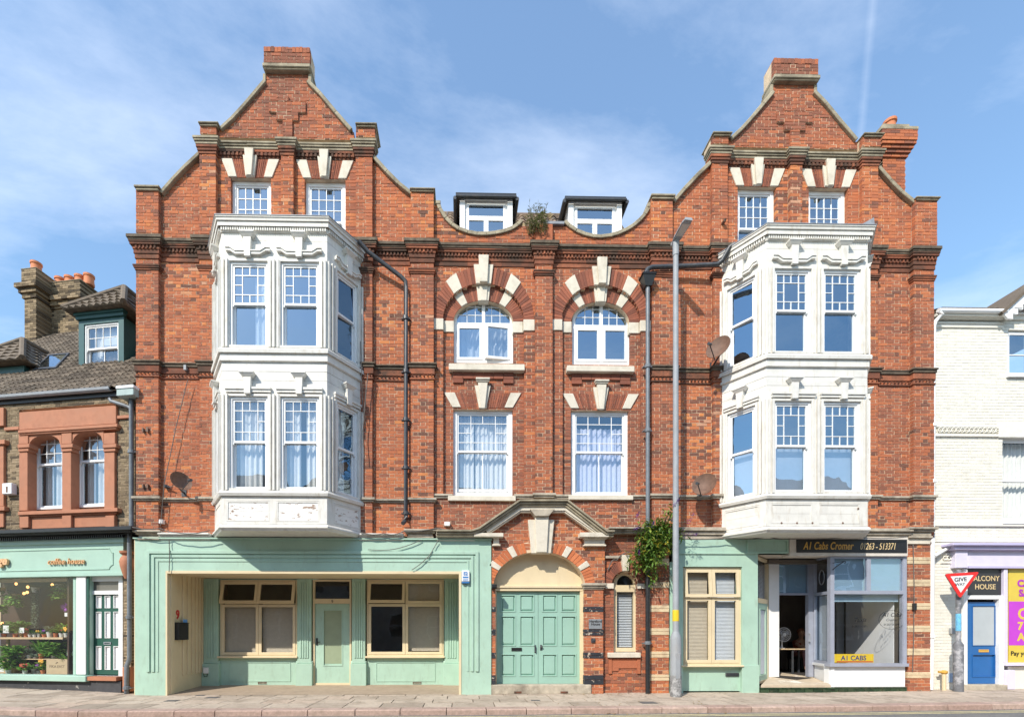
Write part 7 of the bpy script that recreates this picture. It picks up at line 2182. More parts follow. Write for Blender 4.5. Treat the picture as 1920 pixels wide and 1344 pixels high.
# roof of interlocking tiles
RA = R(45); RLn = 7.4
rd = Vector((0, math.cos(RA), math.sin(RA))); rn = Vector((0, -math.sin(RA), math.cos(RA)))
rb = Vector((0, -.14, zev+.10))
mb = MB(); e_ = rb+rd*RLn
mb.add([(xL-1, rb.y+.03, rb.z-.05), (xR-.02, rb.y+.03, rb.z-.05), (xR-.02, e_.y, e_.z-.05), (xL-1, e_.y, e_.z-.05), (xR-.02, e_.y+5, e_.z-5), (xL-1, e_.y+5, e_.z-5)], [(0, 1, 2, 3), (3, 2, 4, 5)])
mb.add([(xR-.03, rb.y+.03, rb.z-.05), (xR-.03, e_.y+5, e_.z-5.05), (xR-.03, e_.y, e_.z-.05)], [(0, 1, 2)])
lroof = mb.build('roof', M['dark_stone'], lh)
M['ctile'] = mat('grey_brown_concrete_tile', (0, 0, 0), .9, .2, 12, (.30, .27, .2), .5, 4, bmp=.4, tones=[(0, (.105, .082, .06)), (.5, (.16, .125, .09)), (1, (.215, .17, .125))], dlo=.55, dhi=.75)
tw, tl = .30, .30
def tile_verts(c, ln=1.0):
    n = 8; vs_ = []
    for lift, al in ((.045, 0.0), (.012, .38*ln)):
        for i in range(n+1):
            u_ = i/n; h_ = .026*math.cos(u_*4*math.pi)+lift
            vs_.append(tuple(Vector(c)+Vector((tw*1.02*(u_-.5), 0, 0))+rd*al+rn*h_))
    for i in range(n+1):
        u_ = i/n; vs_.append(tuple(Vector(c)+Vector((tw*1.02*(u_-.5), 0, 0))+rn*(.026*math.cos(u_*4*math.pi)+.018)))
    fs = []
    for i in range(n):
        fs.append((i, i+1, n+2+i, n+1+i)); fs.append((2*n+2+i, 2*n+3+i, i+1, i))
    return vs_, fs
tm = []
for k in range(6):
    mb = MB(); mb.tone = k/5; v_, f_ = tile_verts((0, 0, 0)); mb.add(v_, f_); tm.append(mb.mesh('roof_tile', M['ctile'], Vector((0, 0, 0)))[0])
rest = MB(); cnt = 0
skyl = (LX(62, 1.0), LX(128, 1.0))
for r_ in range(int(RLn/tl)):
    for c_ in range(int((xR-xL+1)/tw)):
        p = rb+rd*(r_*tl); xx = xR-.02-(c_+.5)*tw
        if cnt < 300 and c_ < 13:
            inst('roof_tile', random.choice(tm), (xx, p.y, p.z+random.uniform(-.005, .005)), lroof); cnt += 1
        else:
            v_, f_ = tile_verts((xx, p.y, p.z+random.uniform(-.005, .005))); rest.add(v_, f_, random.random())
rest.build('roof_tiles', M['ctile'], lroof, kind='stuff')
mb = MB()
n = 14
for i in range(n):
    a, b = xL-1+(xR-xL+1)*i/n, xL-1+(xR-xL+1)*(i+1)/n
    mb.tube([(a, e_.y, e_.z), (b-.01, e_.y, e_.z)], .13, 8, random.random())
mb.build('ridge_tiles', M['ctile'], lroof)
# roof window
def on_roof(px, py, lift=.08):
    lo, hi = 0., 8.
    for _ in range(50):
        m_ = (lo+hi)/2
        x_, z_ = PL(px, py, m_)
        if z_ > rb.z+(m_-rb.y)*math.tan(RA)+lift*1.4: lo = m_
        else: hi = m_
    x_, z_ = PL(px, py, lo)
    return Vector((x_, lo, z_))
q = [on_roof(*p) for p in ((61, 692), (104, 689), (130, 661), (92, 664))]
mb = MB()
dn = rn*-.12
for k in range(4):
    a, b = q[k], q[(k+1) % 4]; c_ = sum(q, Vector())/4
    a2, b2 = a+(c_-a)*.16, b+(c_-b)*.16
    mb.add([tuple(a), tuple(b), tuple(b2), tuple(a2), tuple(a+dn), tuple(b+dn)], [(0, 1, 2, 3), (1, 0, 4, 5)])
rw_ = mb.build('roof_window', M['iron'], lh)
mb = MB(); c_ = sum(q, Vector())/4; mb.add([tuple(p+(c_-p)*.16-rn*.01) for p in q], [(0, 1, 2, 3)]); mb.build('pane', M['glass_sky'], rw_)
# dormer with a hipped roof
y = 1.38
M['teal'] = mat('dark_teal_paint', (.022, .085, .085), .4, .1, 5)
dxa, dxb = LX(147.5, y), LX(232, y); zb0, zt0 = LZ(700, 190, y), LZ(597, 190, y)
mb = MB(); mb.ring(dxa, dxb, zb0, zt0, .17, y, y+.08, wb=.08, wt=.13); mb.box(dxa, dxa+.05, y+.08, y+2.5, zb0-.4, zt0); mb.box(dxb-.05, dxb, y+.08, y+2.5, zb0-.4, zt0)
mb.box(dxa-.04, dxb+.04, y-.06, y+.05, zt0, zt0+.09); mb.box(dxa-.07, dxb+.07, y-.10, y+.06, zt0+.091, zt0+.16); mb.box(dxa-.05, dxb+.05, y-.1, y+.05, zb0-.06, zb0)
dm = mb.build('dormer', M['teal'], lh, label='dark teal dormer with a hipped tiled roof')
mb = MB(); mb.box(dxa+.05, dxb-.05, y+.9, y+.95, zb0, zt0); mb.build('dormer_back', M['dark'], dm)
sash_window(lh, dxa+.171, dxb-.171, zb0+.081, zt0-.131, y+.03, .045, grid(4, 2), .5, 'glass_soft', split=True, cur=[('c', 0, .3, .3, 1, 'curtain'), ('f', .3, 1, .55, 1, 'blind')], label='white dormer sash window with eight top panes')
ex0, ex1, ey0 = dxa-.24, dxb+.24, y-.26; ze = zt0+.17; cxm = (dxa+dxb)/2; zr = ze+1.2
mb = MB(); fy = y+.78
mb.add([(ex0, ey0, ze), (ex1, ey0, ze), (cxm, fy, zr), (cxm, fy+3.5, zr), (ex0, ey0+4, ze), (ex1, ey0+4, ze)], [(0, 1, 2), (1, 5, 3, 2), (4, 0, 2, 3)])
mb.add([(ex0, ey0, ze-.001), (ex1, ey0, ze-.001), (ex1, ey0+2, ze-.001), (ex0, ey0+2, ze-.001)], [(0, 3, 2, 1)])
mb.build('dormer_roof', M['dark_stone'], dm)
mb = MB()
hd_ = Vector((0, fy-ey0, zr-ze)); HL = hd_.length; hd_.normalize(); hn = Vector((0, -hd_.z, hd_.y))
rows_ = 5
for r_ in range(rows_):
    f0 = r_/rows_; wrow = (ex1-ex0)*(1-f0); x_ = cxm-wrow/2
    nn_ = max(1, int(wrow/.2))
    for k in range(nn_*4):
        a, b = x_+wrow*k/(nn_*4), x_+wrow*(k+1)/(nn_*4)
        h0 = .03*math.sin(k*math.pi/2)+.05; h1 = .03*math.sin((k+1)*math.pi/2)+.05
        p = Vector((0, ey0, ze))+hd_*(HL*f0); p2 = Vector((0, ey0, ze))+hd_*(HL*min(1, (f0+1.2/rows_)))
        sh_ = 1-1.0/rows_/(max(.2, 1-f0))
        a2, b2 = cxm+(a-cxm)*max(0, sh_), cxm+(b-cxm)*max(0, sh_)
        q0, q1 = p+hn*h0, p2+hn*.01; q9 = p+hn*h1
        mb.add([(a, q0.y, q0.z), (b, q9.y, q9.z), (b2, q1.y, q1.z), (a2, q1.y, q1.z), (a, p.y, p.z), (b, p.y, p.z)], [(0, 1, 2, 3), (4, 5, 1, 0)], random.random())
mb.tube([(ex0, ey0, ze+.04), (cxm, fy, zr+.05)], .09, 8); mb.tube([(ex1, ey0, ze+.04), (cxm, fy, zr+.05)], .09, 8); mb.tube([(cxm, fy, zr+.05), (cxm, fy+3, zr+.05)], .09, 8)
mb.build('dormer_tiles', M['ctile'], dm, kind='stuff')
mb = MB()
for r_ in range(5):
    f0, f1 = r_/5, (r_+1.15)/5
    for k in range(26):
        ya, yb2 = ey0+(fy+3.2-ey0)*k/26, ey0+(fy+3.2-ey0)*(k+1)/26
        lim = ey0+(fy-ey0)*f0
        if yb2 < lim: continue
        ya = max(ya, lim); h0 = .05+.025*math.sin(k*math.pi/2); h1 = .05+.025*math.sin((k+1)*math.pi/2)
        xa2, za2 = ex1+(cxm-ex1)*f0, ze+(zr-ze)*f0; xb2, zb2_ = ex1+(cxm-ex1)*min(1, f1), ze+(zr-ze)*min(1, f1)
        mb.add([(xa2+.03, ya, za2+h0), (xa2+.03, yb2, za2+h1), (xb2, yb2, zb2_+.015), (xb2, ya, zb2_+.015), (xa2, ya, za2), (xa2, yb2, za2)], [(0, 1, 2, 3), (4, 5, 1, 0)], random.random())
mb.build('dormer_tiles', M['ctile'], dm, kind='stuff')
# neighbouring hip at the far left
hx1, hz1 = PL(42, 673, .95); hx0 = hx1-2.3; hxm = hx1-1.15; hzr = hz1+1.15; hfy = .95+.95
mb = MB(); mb.box(hx0+.25, hx1-.25, 1.2, 3.6, hz1-1.6, hz1-.03)
sdm = mb.build('side_dormer', M['teal'], lh)
mb = MB()
mb.add([(hx0, .95, hz1), (hx1, .95, hz1), (hxm, hfy, hzr), (hxm, hfy+3, hzr), (hx0, 4.4, hz1), (hx1, 4.4, hz1)], [(0, 1, 2), (1, 5, 3, 2), (4, 0, 2, 3), (0, 4, 5, 1)])
mb.build('dormer_roof', M['dark_stone'], sdm)
mb = MB()
def hip_rows(A_, B_, T0, T1, rows=6):
    """tile courses on a slope: eave A to B, top edge T0 to T1 (T0 above A)"""
    A_, B_, T0, T1 = (Vector(q) for q in (A_, B_, T0, T1))
    nn = (B_-A_).cross(T0-A_).normalized()
    if nn.z < 0: nn = -nn
    for r_ in range(rows):
        f0, f1 = r_/rows, min(1, (r_+1.15)/rows)
        l0, l1 = A_.lerp(T0, f0), B_.lerp(T1, f0); u0, u1 = A_.lerp(T0, f1), B_.lerp(T1, f1)
        k = max(2, int((l1-l0).length/.075))
        for i in range(k):
            a, b = i/k, (i+1)/k
            ha, hb = .045+.022*math.sin(i*math.pi/2), .045+.022*math.sin((i+1)*math.pi/2)
            p, q = l0.lerp(l1, a), l0.lerp(l1, b)
            mb.add([tuple(p+nn*ha), tuple(q+nn*hb), tuple(u0.lerp(u1, b)+nn*.012), tuple(u0.lerp(u1, a)+nn*.012), tuple(p), tuple(q)], [(0, 1, 2, 3), (4, 5, 1, 0)], random.random())
hip_rows((hx0, .95, hz1), (hx1, .95, hz1), (hxm, hfy, hzr), (hxm, hfy, hzr)); hip_rows((hx1, .95, hz1), (hx1, 4.4, hz1), (hxm, hfy, hzr), (hxm, hfy+3, hzr))
mb.tube([(hx1, .95, hz1+.04), (hxm, hfy, hzr+.05)], .085, 8); mb.tube([(hx0, .95, hz1+.04), (hxm, hfy, hzr+.05)], .085, 8); mb.tube([(hxm, hfy, hzr+.05), (hxm, hfy+2.6, hzr+.05)], .085, 8)
mb.build('dormer_tiles', M['ctile'], sdm, kind='stuff')
# chimney
cy0 = e_.y-.6
mb = MB()
CZ = lambda py, px=120: PL(px, py, cy0)[1]
ca, cm_ = LX(46, cy0-.35), LX(68, cy0-.35)
ca2, cb_ = LX(90, cy0+.2), LX(151, cy0+.2)
zt_ = CZ(523); zb_ = CZ(625)-.6
stk = []
for (a, b, y0, y1) in ((ca, cm_, cy0-.35, cy0+.25), (ca2-.1, cb_, cy0+.2, cy0+1.1)):
    k = zb_
    ztop_ = zt_+(.14 if a == ca else 0)
    while k < ztop_:
        d_ = ztop_-k
        pr = 0.0
        if d_ < 1.0: pr = .05
        if d_ < .85: pr = .12
        if d_ < .7: pr = .2
        if d_ < .58: pr = .06
        x_ = a-pr-(0 if int(round(k/.078)) % 2 else .12)
        while x_ < b+pr:
            s_, t_ = max(a-pr, x_), min(b+pr, x_+.23)
            if t_-s_ > .03: mb.box(s_, t_, y0-pr, y1+pr, k, k+.068, random.random())
            x_ += .24
        k += .078
chm = mb.build('chimney_stack', M['stock'], lh)
mb = MB(); mb.box(ca2-.08, cb_-.02, cy0+.24, cy0+1.0, zb_, zt_-.05); mb.box(ca+.02, cm_-.02, cy0-.3, cy0+.22, zb_, zt_-.05); mb.build('chimney_core', M['mortar'], chm)
mb = MB(); mb.box(ca-.08, cm_+.08, cy0-.43, cy0+.33, zt_+.15, zt_+.2); mb.box(ca2-.18, cb_+.08, cy0+.12, cy0+1.18, zt_+.01, zt_+.06); mb.build('chimney_cap', M['coping'], chm, bevel=.02)
for k, px in enumerate((68, 92, 113, 131, 150, 167)):
    mb = MB(); x_ = LX(px, cy0-.1 if k == 0 else cy0+.5)
    h_ = .3 if k else .32
    mb.lathe([(.17, 0), (.175, .1), (.16, .14), (.155, h_), (.18, h_+.02), (.18, h_+.09), (.14, h_+.1), (.13, h_-.1)], (x_, cy0-.1 if k == 0 else cy0+.5, zt_+(.19 if k == 0 else .05)), 14); mb.build('chimney_pot', M['pot'], chm, smooth='auto')
# the party-line drainpipe
yp = -.1
def lpt(px, py, y=yp):
    x_, z_ = PL(px, py, y); return (x_, y, z_)
xx_ = LX(246.5, yp)
pp = [(xx_, yp, LZ(738, 246, yp)), (xx_, yp, LZ(985, 246, yp)), lpt(243, 1000, yp), (LX(243, yp), yp, LZ(1235, 243, yp)), lpt(237.5, 1248, yp), (LX(237.5, yp), yp, .03)]
pipe(pp, .055, M['greyiron'], 'dark drainpipe between the coffee house and the brick building', collars=[(xx_, yp, LZ(q_, 246, yp)) for q_ in (850,)]+[(LX(243, yp), yp, LZ(1160, 243, yp)), (LX(237.5, yp), yp, .12)])
pipe([lpt(206, 747, -.1), lpt(208, 752, -.1), lpt(240, 762, -.1), lpt(246, 766, -.1)], .045, M['greyiron'], 'short grey branch pipe from the coffee house gutter')
mb = MB(); x_, z_ = PL(22, 918, -.02); mb.box(x_-.14, x_+.14, -.14, .0, z_-.14, z_+.14); ab = mb.build('alarm_box', M['signwhite'], None, label='weathered white alarm box on the coffee house brickwork', cat='alarm box', bevel=.012)
mb = MB(); mb.box(x_-.02, x_+.03, -.145, -.139, z_-.1, z_+.05); mb.build('stain', M['rust'], ab)

# ---- shopfront of the coffee house
M['mint2'] = mat('soft_green_paint', (.36, .53, .44), .5, .05, 3)
M['dgreen'] = mat('deep_green_paint', (.02, .085, .062), .4, .08, 5)
mb = MB(); sx1 = LX(230)
lbox(mb, -170, 231, 1022, 1075, -.08, .1); 
lf_ = mb.build('shop_fascia', M['mint2'], lh, label='soft green fascia lettered coffee house')
mb = MB(); lbox(mb, -170, 231, 1011, 1022, -.12, .1); lbox(mb, -170, 231, 1075, 1082, -.1, .15); mb.build('fascia_moulding', M['mint2'], lh, bevel=.008)
mb = MB(); lbox(mb, -170, 246, 992, 999, -.42, .1); lbox(mb, -170, 244, 999, 1003, -.34, .1); lbox(mb, -170, 243, 1003, 1011, -.15, .1); mb.build('shop_cornice', M['black'], lh, bevel=.01)
mb = MB()
n = 70
for i in range(n):
    a = LX(-40, -.2)+(LX(232, -.2)-LX(-40, -.2))*i/n; mb.box(a, a+.022, -.21, -.14, LZ(1010, 120, -.2), LZ(1004.5, 120, -.2))
mb.build('shop_dentils', M['black'], lh)
# raised fillet panel with scooped corners
mb = MB(); yq = -.085
x0, x1 = LX(-160), LX(212, yq); z0, z1 = LZ(1068, 120, yq), LZ(1030, 120, yq); r_ = .11
corner = [(x1-r_, z1), (x1-r_+.02, z1-.05), (x1-.05, z1-r_+.02), (x1, z1-r_)]
corner2 = [(x1, z0+r_), (x1-.05, z0+r_-.02), (x1-r_+.02, z0+.05), (x1-r_, z0)]
pth = [(x0, z1)]+corner+corner2+[(x0, z0)]
mb.tube([(a, yq, b) for a, b in pth], .014, 6); mb.build('fascia_fillet', M['mint2'], lf_)
M['copper'] = mat('copper_lettering', (.72, .43, .22), .4, .06, 6)
x_, z_ = PL(126, 1056, yq)
text('coffee house', x_, z_-.02, -.115, .215, M['copper'], lf_, ext=.02, bold=.0, shear=.2, sx=.88, space=1.08)
x_, z_ = PL(18, 1056, yq)
text('village', x_, z_-.06, -.13, .25, M['copper'], lf_, ext=.03, bold=.007, shear=.2, align='RIGHT', sx=.86) if False else text('ge', x_, z_-.03, -.13, .30, M['copper'], lf_, ext=.03, bold=.01, shear=.2, align='RIGHT')
# window frame, pilaster, door case
mb = MB(); lbox(mb, 137, 142, 1083, 1264, -.02, .12); lbox(mb, 161, 167.5, 1080, 1266, .0, .12); mb.build('window_post', M['mint2'], lh)
mb = MB(); lbox(mb, 142.5, 160.5, 1080, 1264, -.05, .12); mb.build('white_pilaster', M['pvc'], lh, bevel=.008)
mb = MB(); lbox(mb, 161, 166, 1080, 1264, -.03, .0); mb.build('green_strip', M['dgreen'], lh)
mb = MB(); lbox(mb, -170, 160, 1264, 1275, -.16, .12); mb.build('shop_sill', M['mint2'], lh, bevel=.012)
M['plinth'] = mat('black_rendered_plinth', (.05, .05, .055), .7, .2, 8, (.4, .38, .34), .8, 5, dlo=.62, dhi=.66)
mb = MB(); mb.box(xL, LX(230), -.05, .3, -.1, LZ(1275, 120, -.05)-.002); mb.build('plinth', M['plinth'], lh)
mb = MB(); mb.box(xL, LX(-48, -.02), -.02, .2, LZ(1275, 120, -.05), LZ(1075, -40, 0)); mb.box(LX(-48, -.02), LX(-42, -.02), -.03, .12, LZ(1264, 60, .05), LZ(1083, 60, .05)); mb.build('shop_side_panel', M['mint2'], lh)
pane(lh, LX(-42, .05), LX(137.5, .05), LZ(1264, 60, .05), LZ(1083, 60, .05), .06, M['glass_low'])
yd = .12
x0, x1 = LX(167, yd), LX(233, yd)
zt = LZ(1081, 200, yd); zb_ = LZ(1266, 200, yd)
mb = MB(); mb.ring(x0, x1, zb_, zt, .115, yd-.05, yd+.1, wb=.0001); mb.box(x0+.115, x1-.115, yd-.04, yd+.1, LZ(1114, 200, yd), LZ(1107, 200, yd)); dfr = mb.build('door_case', M['pvc'], lh, bevel=.008)
M['greyglass'] = mat('grey_frosted_glass', (.14, .135, .12), .2, .06, 4)
mb = MB(); mb.box(x0+.115, x1-.115, yd, yd+.02, LZ(1107, 200, yd), zt-.115); mb.build('fanlight', M['greyglass'], dfr)
z0_, z1_ = zb_+.03, LZ(1114, 200, yd)
pan9 = []
for c in ((.1, .31), (.43, .64), (.75, .96)):
    for v in ((.06, .355), (.455, .785), (.83, .985)): pan9.append((c[0], c[1], v[0], v[1]))
dd = panel_door('shop_door', x0+.118, x1-.118, z0_, z1_, yd+.01, pan9, M['dgreen'], M['pvc'], parent=lh, label='dark green door with nine white panels', raised=.012, mould=.012)
mb = MB(); x_, z_ = PL(201.5, 1205, yd); mb.ring(x_-.1, x_+.1, z_-.035, z_+.03, .018, yd-.012, yd+.012); mb.build('letter_plate', M['galv'], dd)
mb = MB(); mb.box(x0, x1, -.12, yd+.2, LZ(1272, 200, yd)-.02, LZ(1266.5, 200, yd)); mb.build('doorstep', M['terracotta'], lh)
# terracotta console and pier foot beside the door
mb = MB(); cxs = LX(236, -.06)
mb.lathe([(.05, 0), (.09, .08), (.15, .3), (.17, .42), (.14, .52), (.09, .58), (.16, .63), (.17, .68)], (cxs, -.02, LZ(1085, 236)), 14); mb.build('console', M['terracotta'], lh, smooth='auto')
mb = MB(); lbox(mb, 229, 244, 1250, 1296, -.05, .1); mb.build('pier_foot', M['terracotta'], lh, bevel=.01)
# ---- inside the shop window
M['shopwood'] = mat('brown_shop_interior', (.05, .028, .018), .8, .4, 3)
M['shopfloor'] = mat('shop_window_bed', (.38, .31, .24), .8, .1, 6)
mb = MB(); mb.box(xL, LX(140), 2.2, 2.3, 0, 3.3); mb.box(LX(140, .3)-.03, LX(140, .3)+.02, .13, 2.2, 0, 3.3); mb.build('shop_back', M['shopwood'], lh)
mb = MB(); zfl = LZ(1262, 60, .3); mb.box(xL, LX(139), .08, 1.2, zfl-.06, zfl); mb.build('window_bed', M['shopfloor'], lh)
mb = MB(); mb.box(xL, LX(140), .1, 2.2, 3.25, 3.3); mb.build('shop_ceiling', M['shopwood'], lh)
mb = MB(); lbox(mb, -40, 139, 1083, 1090, .35, .5); mb.build('display_rail', M['tan'], lh)
ys = .45
zs_ = LZ(1194, 60, ys)
mb = MB(); mb.box(LX(-42), LX(128, ys), ys-.15, ys+.22, zs_-.05, zs_)
mb.box(LX(13, ys)-.03, LX(13, ys)+.03, ys, ys+.06, zfl+.002, zs_-.051)
mb.build('display_shelf', M['tan'], None, label='long pale wood shelf across the coffee house window', cat='shelf')
M['shopleaf'] = leafmat('houseplant_leaf', [(0, (.04, .12, .02)), (.5, (.14, .34, .05)), (1, (.42, .6, .14))])
M['flower_y'] = mat('orange_petals', (.8, .42, .05), .6, .1, 10)
M['flower_r'] = mat('red_petals', (.6, .08, .06), .6, .1, 10)
M['flower_p'] = mat('purple_petals', (.3, .06, .42), .6, .15, 10)
M['potwhite'] = mat('white_glazed_pot', (.62, .62, .58), .4, .06, 8)
M['basket'] = mat('woven_basket', (.42, .28, .13), .8, .2, 30)
M['succulent'] = leafmat('grey_green_succulent', [(0, (.08, .13, .08)), (1, (.28, .34, .24))])
def plant(name, label, px, z, y, potm, pr, ph, leafm, n, spread, lh_, ln, w, up=.5, flower=None, cat='potted plant', droop=0, group=None):
    x_ = LX(px, y)
    t = empty(name, (x_, y, z), label, cat, group)
    if potm:
        mb = MB(); mb.lathe([(pr*.75, 0), (pr, ph), (pr*1.06, ph), (pr*1.06, ph+.012), (pr*.9, ph+.012), (pr*.85, ph-.02)], (x_, y, z), 12); mb.build('pot', M[potm], t, smooth='auto')
    mb = MB()
    c = Vector((x_, y, z+ph))
    for i in range(int(n*1.7)):
        a = rnd.uniform(0, 6.28); r_ = spread*math.sqrt(rnd.random())
        h_ = lh_*rnd.random()
        p = c+Vector((r_*math.cos(a), r_*math.sin(a)*.6, h_ if not droop else -h_*droop))
        d = Vector((math.cos(a), math.sin(a)-.3, up+rnd.uniform(-.4, .4)))
        mb.leaf(p, d, Vector((0, 0, 1)), ln*rnd.uniform(.8, 1.5), w*rnd.uniform(.9, 1.6), min(1, max(0, rnd.gauss(.5, .25))))
    mb.build('foliage', M[leafm], t)
    if flower:
        fm, fn, fs = flower
        mb = MB()
        for i in range(fn):
            a = rnd.uniform(0, 6.28); r_ = spread*.8*math.sqrt(rnd.random())
            p = c+Vector((r_*math.cos(a), r_*math.sin(a)*.6-.03, lh_*rnd.uniform(.7, 1.15)))
            for k in range(5): mb.leaf(p, Vector((math.cos(k*1.26), -.3, math.sin(k*1.26))), Vector((0, -1, 0)), fs, fs*.7)
        mb.build('flowers', M[fm], t)
    return t
up_z = zs_+.001
plant('potted_plant', 'leafy green pot plant at the left of the coffee house shelf', 29, up_z, ys, 'pot', .06, .08, 'shopleaf', 60, .13, .3, .14, .06)
plant('potted_plant', 'red-leaved plant low on the coffee house shelf', 50, up_z, ys+.05, 'pot', .07, .1, 'shopleaf', 20, .1, .08, .1, .04, flower=('flower_r', 14, .06))
plant('potted_plant', 'tiny cream pot with a sprig, middle of the shelf, the first of two', 56, up_z, ys-.06, 'potwhite', .04, .06, 'succulent', 10, .03, .05, .05, .02)
plant('potted_plant', 'tiny cream pot with a sprig, middle of the shelf, second of two', 64.5, up_z, ys-.06, 'potwhite', .04, .06, 'succulent', 10, .03, .05, .05, .02)
plant('potted_plant', 'glass jar plant with a yellow bloom on the coffee house shelf', 73, up_z, ys, 'potwhite', .04, .09, 'shopleaf', 14, .05, .08, .07, .025, flower=('flower_y', 2, .04))
plant('potted_plant', 'pinkish pot with small white flowers on the shelf', 83, up_z, ys-.03, 'pot', .055, .08, 'shopleaf', 18, .06, .08, .07, .03, flower=('flower_p', 4, .035))
plant('potted_plant', 'big white pot with grey-green leaves on the shelf', 93.5, up_z, ys, 'potwhite', .075, .13, 'succulent', 30, .08, .12, .1, .04)
plant('potted_plant', 'bright orange-red pot with trailing leaves on the shelf', 104, up_z, ys-.02, 'pot', .055, .1, 'shopleaf', 26, .07, .1, .09, .04)
plant('potted_plant', 'white mug plant right of the orange-red pot', 115.5, up_z, ys, 'potwhite', .06, .1, 'shopleaf', 22, .06, .1, .08, .035, flower=('flower_r', 3, .04))
plant('potted_plant', 'white mug plant with an orange bloom above it, second from the right', 124.5, up_z, ys, 'potwhite', .06, .1, 'shopleaf', 24, .06, .12, .08, .035, flower=('flower_y', 3, .07))
plant('potted_plant', 'small pot with orange flowers at the right end of the window', 134.5, up_z, ys-.02, 'potwhite', .045, .06, 'shopleaf', 14, .05, .08, .07, .03, flower=('flower_y', 4, .06))
def card(name, label, px, py, y, w_, h_, m, tilt=0, cat='card', sub=None):
    x_, z_ = PL(px, py, y); mb = MB(); c_, s_ = math.cos(tilt), math.sin(tilt)
    pts = [(x_+a*c_-b*s_, z_+a*s_+b*c_) for a, b in ((-w_/2, 0), (w_/2, 0), (w_/2, h_), (-w_/2, h_))]
    mb.prism(pts, y, y+.012); return mb.build(name, m, None, label=label, cat=cat)
card('price_card', 'white folded card at the left end of the coffee house shelf', 11, 1186, ys-.1, .18, .2, M['signwhite'])
card('price_card', 'white card behind the red-leaved plant', 40, 1186, ys-.08, .16, .14, M['signwhite'])
# lower display: crate shelf, sign, bag, basket plants
cz = zfl+.001
yc = .42
x0, x1 = LX(36, yc), LX(128, yc); zt_ = LZ(1234, 80, yc)
t = empty('crate_shelf', ((x0+x1)/2, yc, cz), 'low wooden crate bench in the coffee house window', 'bench')
for k, bx in enumerate(((x0, x0+.025, yc-.12, yc+.2, cz, zt_-.022), (x1-.025, x1, yc-.12, yc+.2, cz, zt_-.022))):
    mb = MB(); mb.box(*bx); mb.build('side', M['tan'], t)
mb = MB(); mb.box(x0, x1, yc-.12, yc+.2, zt_-.02, zt_); mb.build('top', M['tan'], t)
mb = MB(); mb.box(x0+.025, x1-.025, yc+.18, yc+.2, cz, zt_-.02); mb.build('back', M['shopwood'], t)
mb = MB(); xa, za = PL(86.5, 1263, .2); xb, zb3 = PL(127.5, 1235, .2); mb.box(xa, xb, .2, .28, max(za, zfl), zb3)
fs_ = mb.build('cardboard_box', M['card'], None, label='brown cardboard box sign lettered FIKA EAST', cat='box', bevel=.006)
M['brownink'] = mat('brown_ink', (.12, .08, .05), .7, .05, 5)
text('FIKA EAST', (xa+xb)/2, (za+zb3)/2-.03, .199, .10, M['brownink'], fs_, ext=.001)
mb = MB(); mb.leaf(((xa+xb)/2-.05, .197, zb3-.12), Vector((1, 0, .5)), Vector((0, -1, 0)), .12, .03); mb.build('sprig_mark', M['brownink'], fs_)
mb = MB(); y = .22; xa, za = PL(125, 1229, y); xb, zb3 = PL(138.5, 1200, y)
mb.prism([(xa, za), (xb, za), (xb-.01, zb3), (xa+.02, zb3)], y, y+.04); tb_ = mb.build('tote_bag', M['curtain'], None, label='cream cotton tote bag with black print hanging at the window edge', cat='bag', bevel=.01)
mb = MB(); mb.tube([(xa+.04, y+.02, zb3), (xa+.05, y+.02, zb3+.2), (xb-.05, y+.02, zb3+.2), (xb-.04, y+.02, zb3)], .012, 5); mb.build('handles', M['curtain'], tb_)
mb = MB(); mb.box((xa+xb)/2-.02, xb-.03, y-.002, y, za+.12, za+.27); mb.box((xa+xb)/2-.05, xb-.01, y-.002, y, za+.28, za+.295); mb.build('print', M['signblack'], tb_)
plant('potted_plant', 'bright leafy plant in a woven basket, lower left of the window', 25, cz, .32, 'basket', .14, .16, 'shopleaf', 110, .2, .5, .22, .07)
plant('potted_plant', 'dark spiky plant beside the basket plant', 34, zt_+.001, .5, 'potwhite', .06, .08, 'shopleaf', 30, .1, .2, .2, .05)
plant('potted_plant', 'white bowl of spiky aloe on the crate bench', 55, zt_+.001, .42, 'potwhite', .07, .08, 'succulent', 26, .06, .06, .2, .03, up=1.2)
plant('potted_plant', 'grey succulent mound on the crate bench', 66, zt_+.001, .36, 'potwhite', .04, .03, 'succulent', 50, .08, .08, .07, .03)
plant('potted_plant', 'upright dark plant in an orange clay pot on the crate bench', 77, zt_+.001, .4, 'pot', .065, .12, 'shopleaf', 22, .05, .1, .3, .05, up=1.8)
plant('potted_plant', 'large bushy green plant at the right of the crate bench', 103, zt_+.001, .48, 'potwhite', .09, .08, 'shopleaf', 190, .26, .34, .13, .07, up=.2)
plant('potted_plant', 'striped spider plant in a white pot under the crate bench', 64, cz, .36, 'potwhite', .06, .1, 'shopleaf', 26, .05, .05, .22, .025)
plant('potted_plant', 'purple flowering plant under the crate bench', 73, cz, .38, 'potwhite', .06, .06, 'shopleaf', 14, .06, .12, .1, .05, flower=('flower_p', 34, .06))
plant('potted_plant', 'tall strap-leaved plant at the right corner of the window', 134, cz, .4, 'potwhite', .07, .18, 'shopleaf', 26, .05, .1, .34, .04, up=1.4)
plant('potted_plant', 'low green fern at the front left of the coffee house window', 16, cz, .2, 'potwhite', .07, .09, 'shopleaf', 60, .14, .2, .16, .05)
plant('potted_plant', 'yellow flowering pot between the crate bench and the cardboard box', 81, cz, .3, 'pot', .06, .08, 'shopleaf', 30, .09, .22, .11, .05, flower=('flower_y', 12, .06))
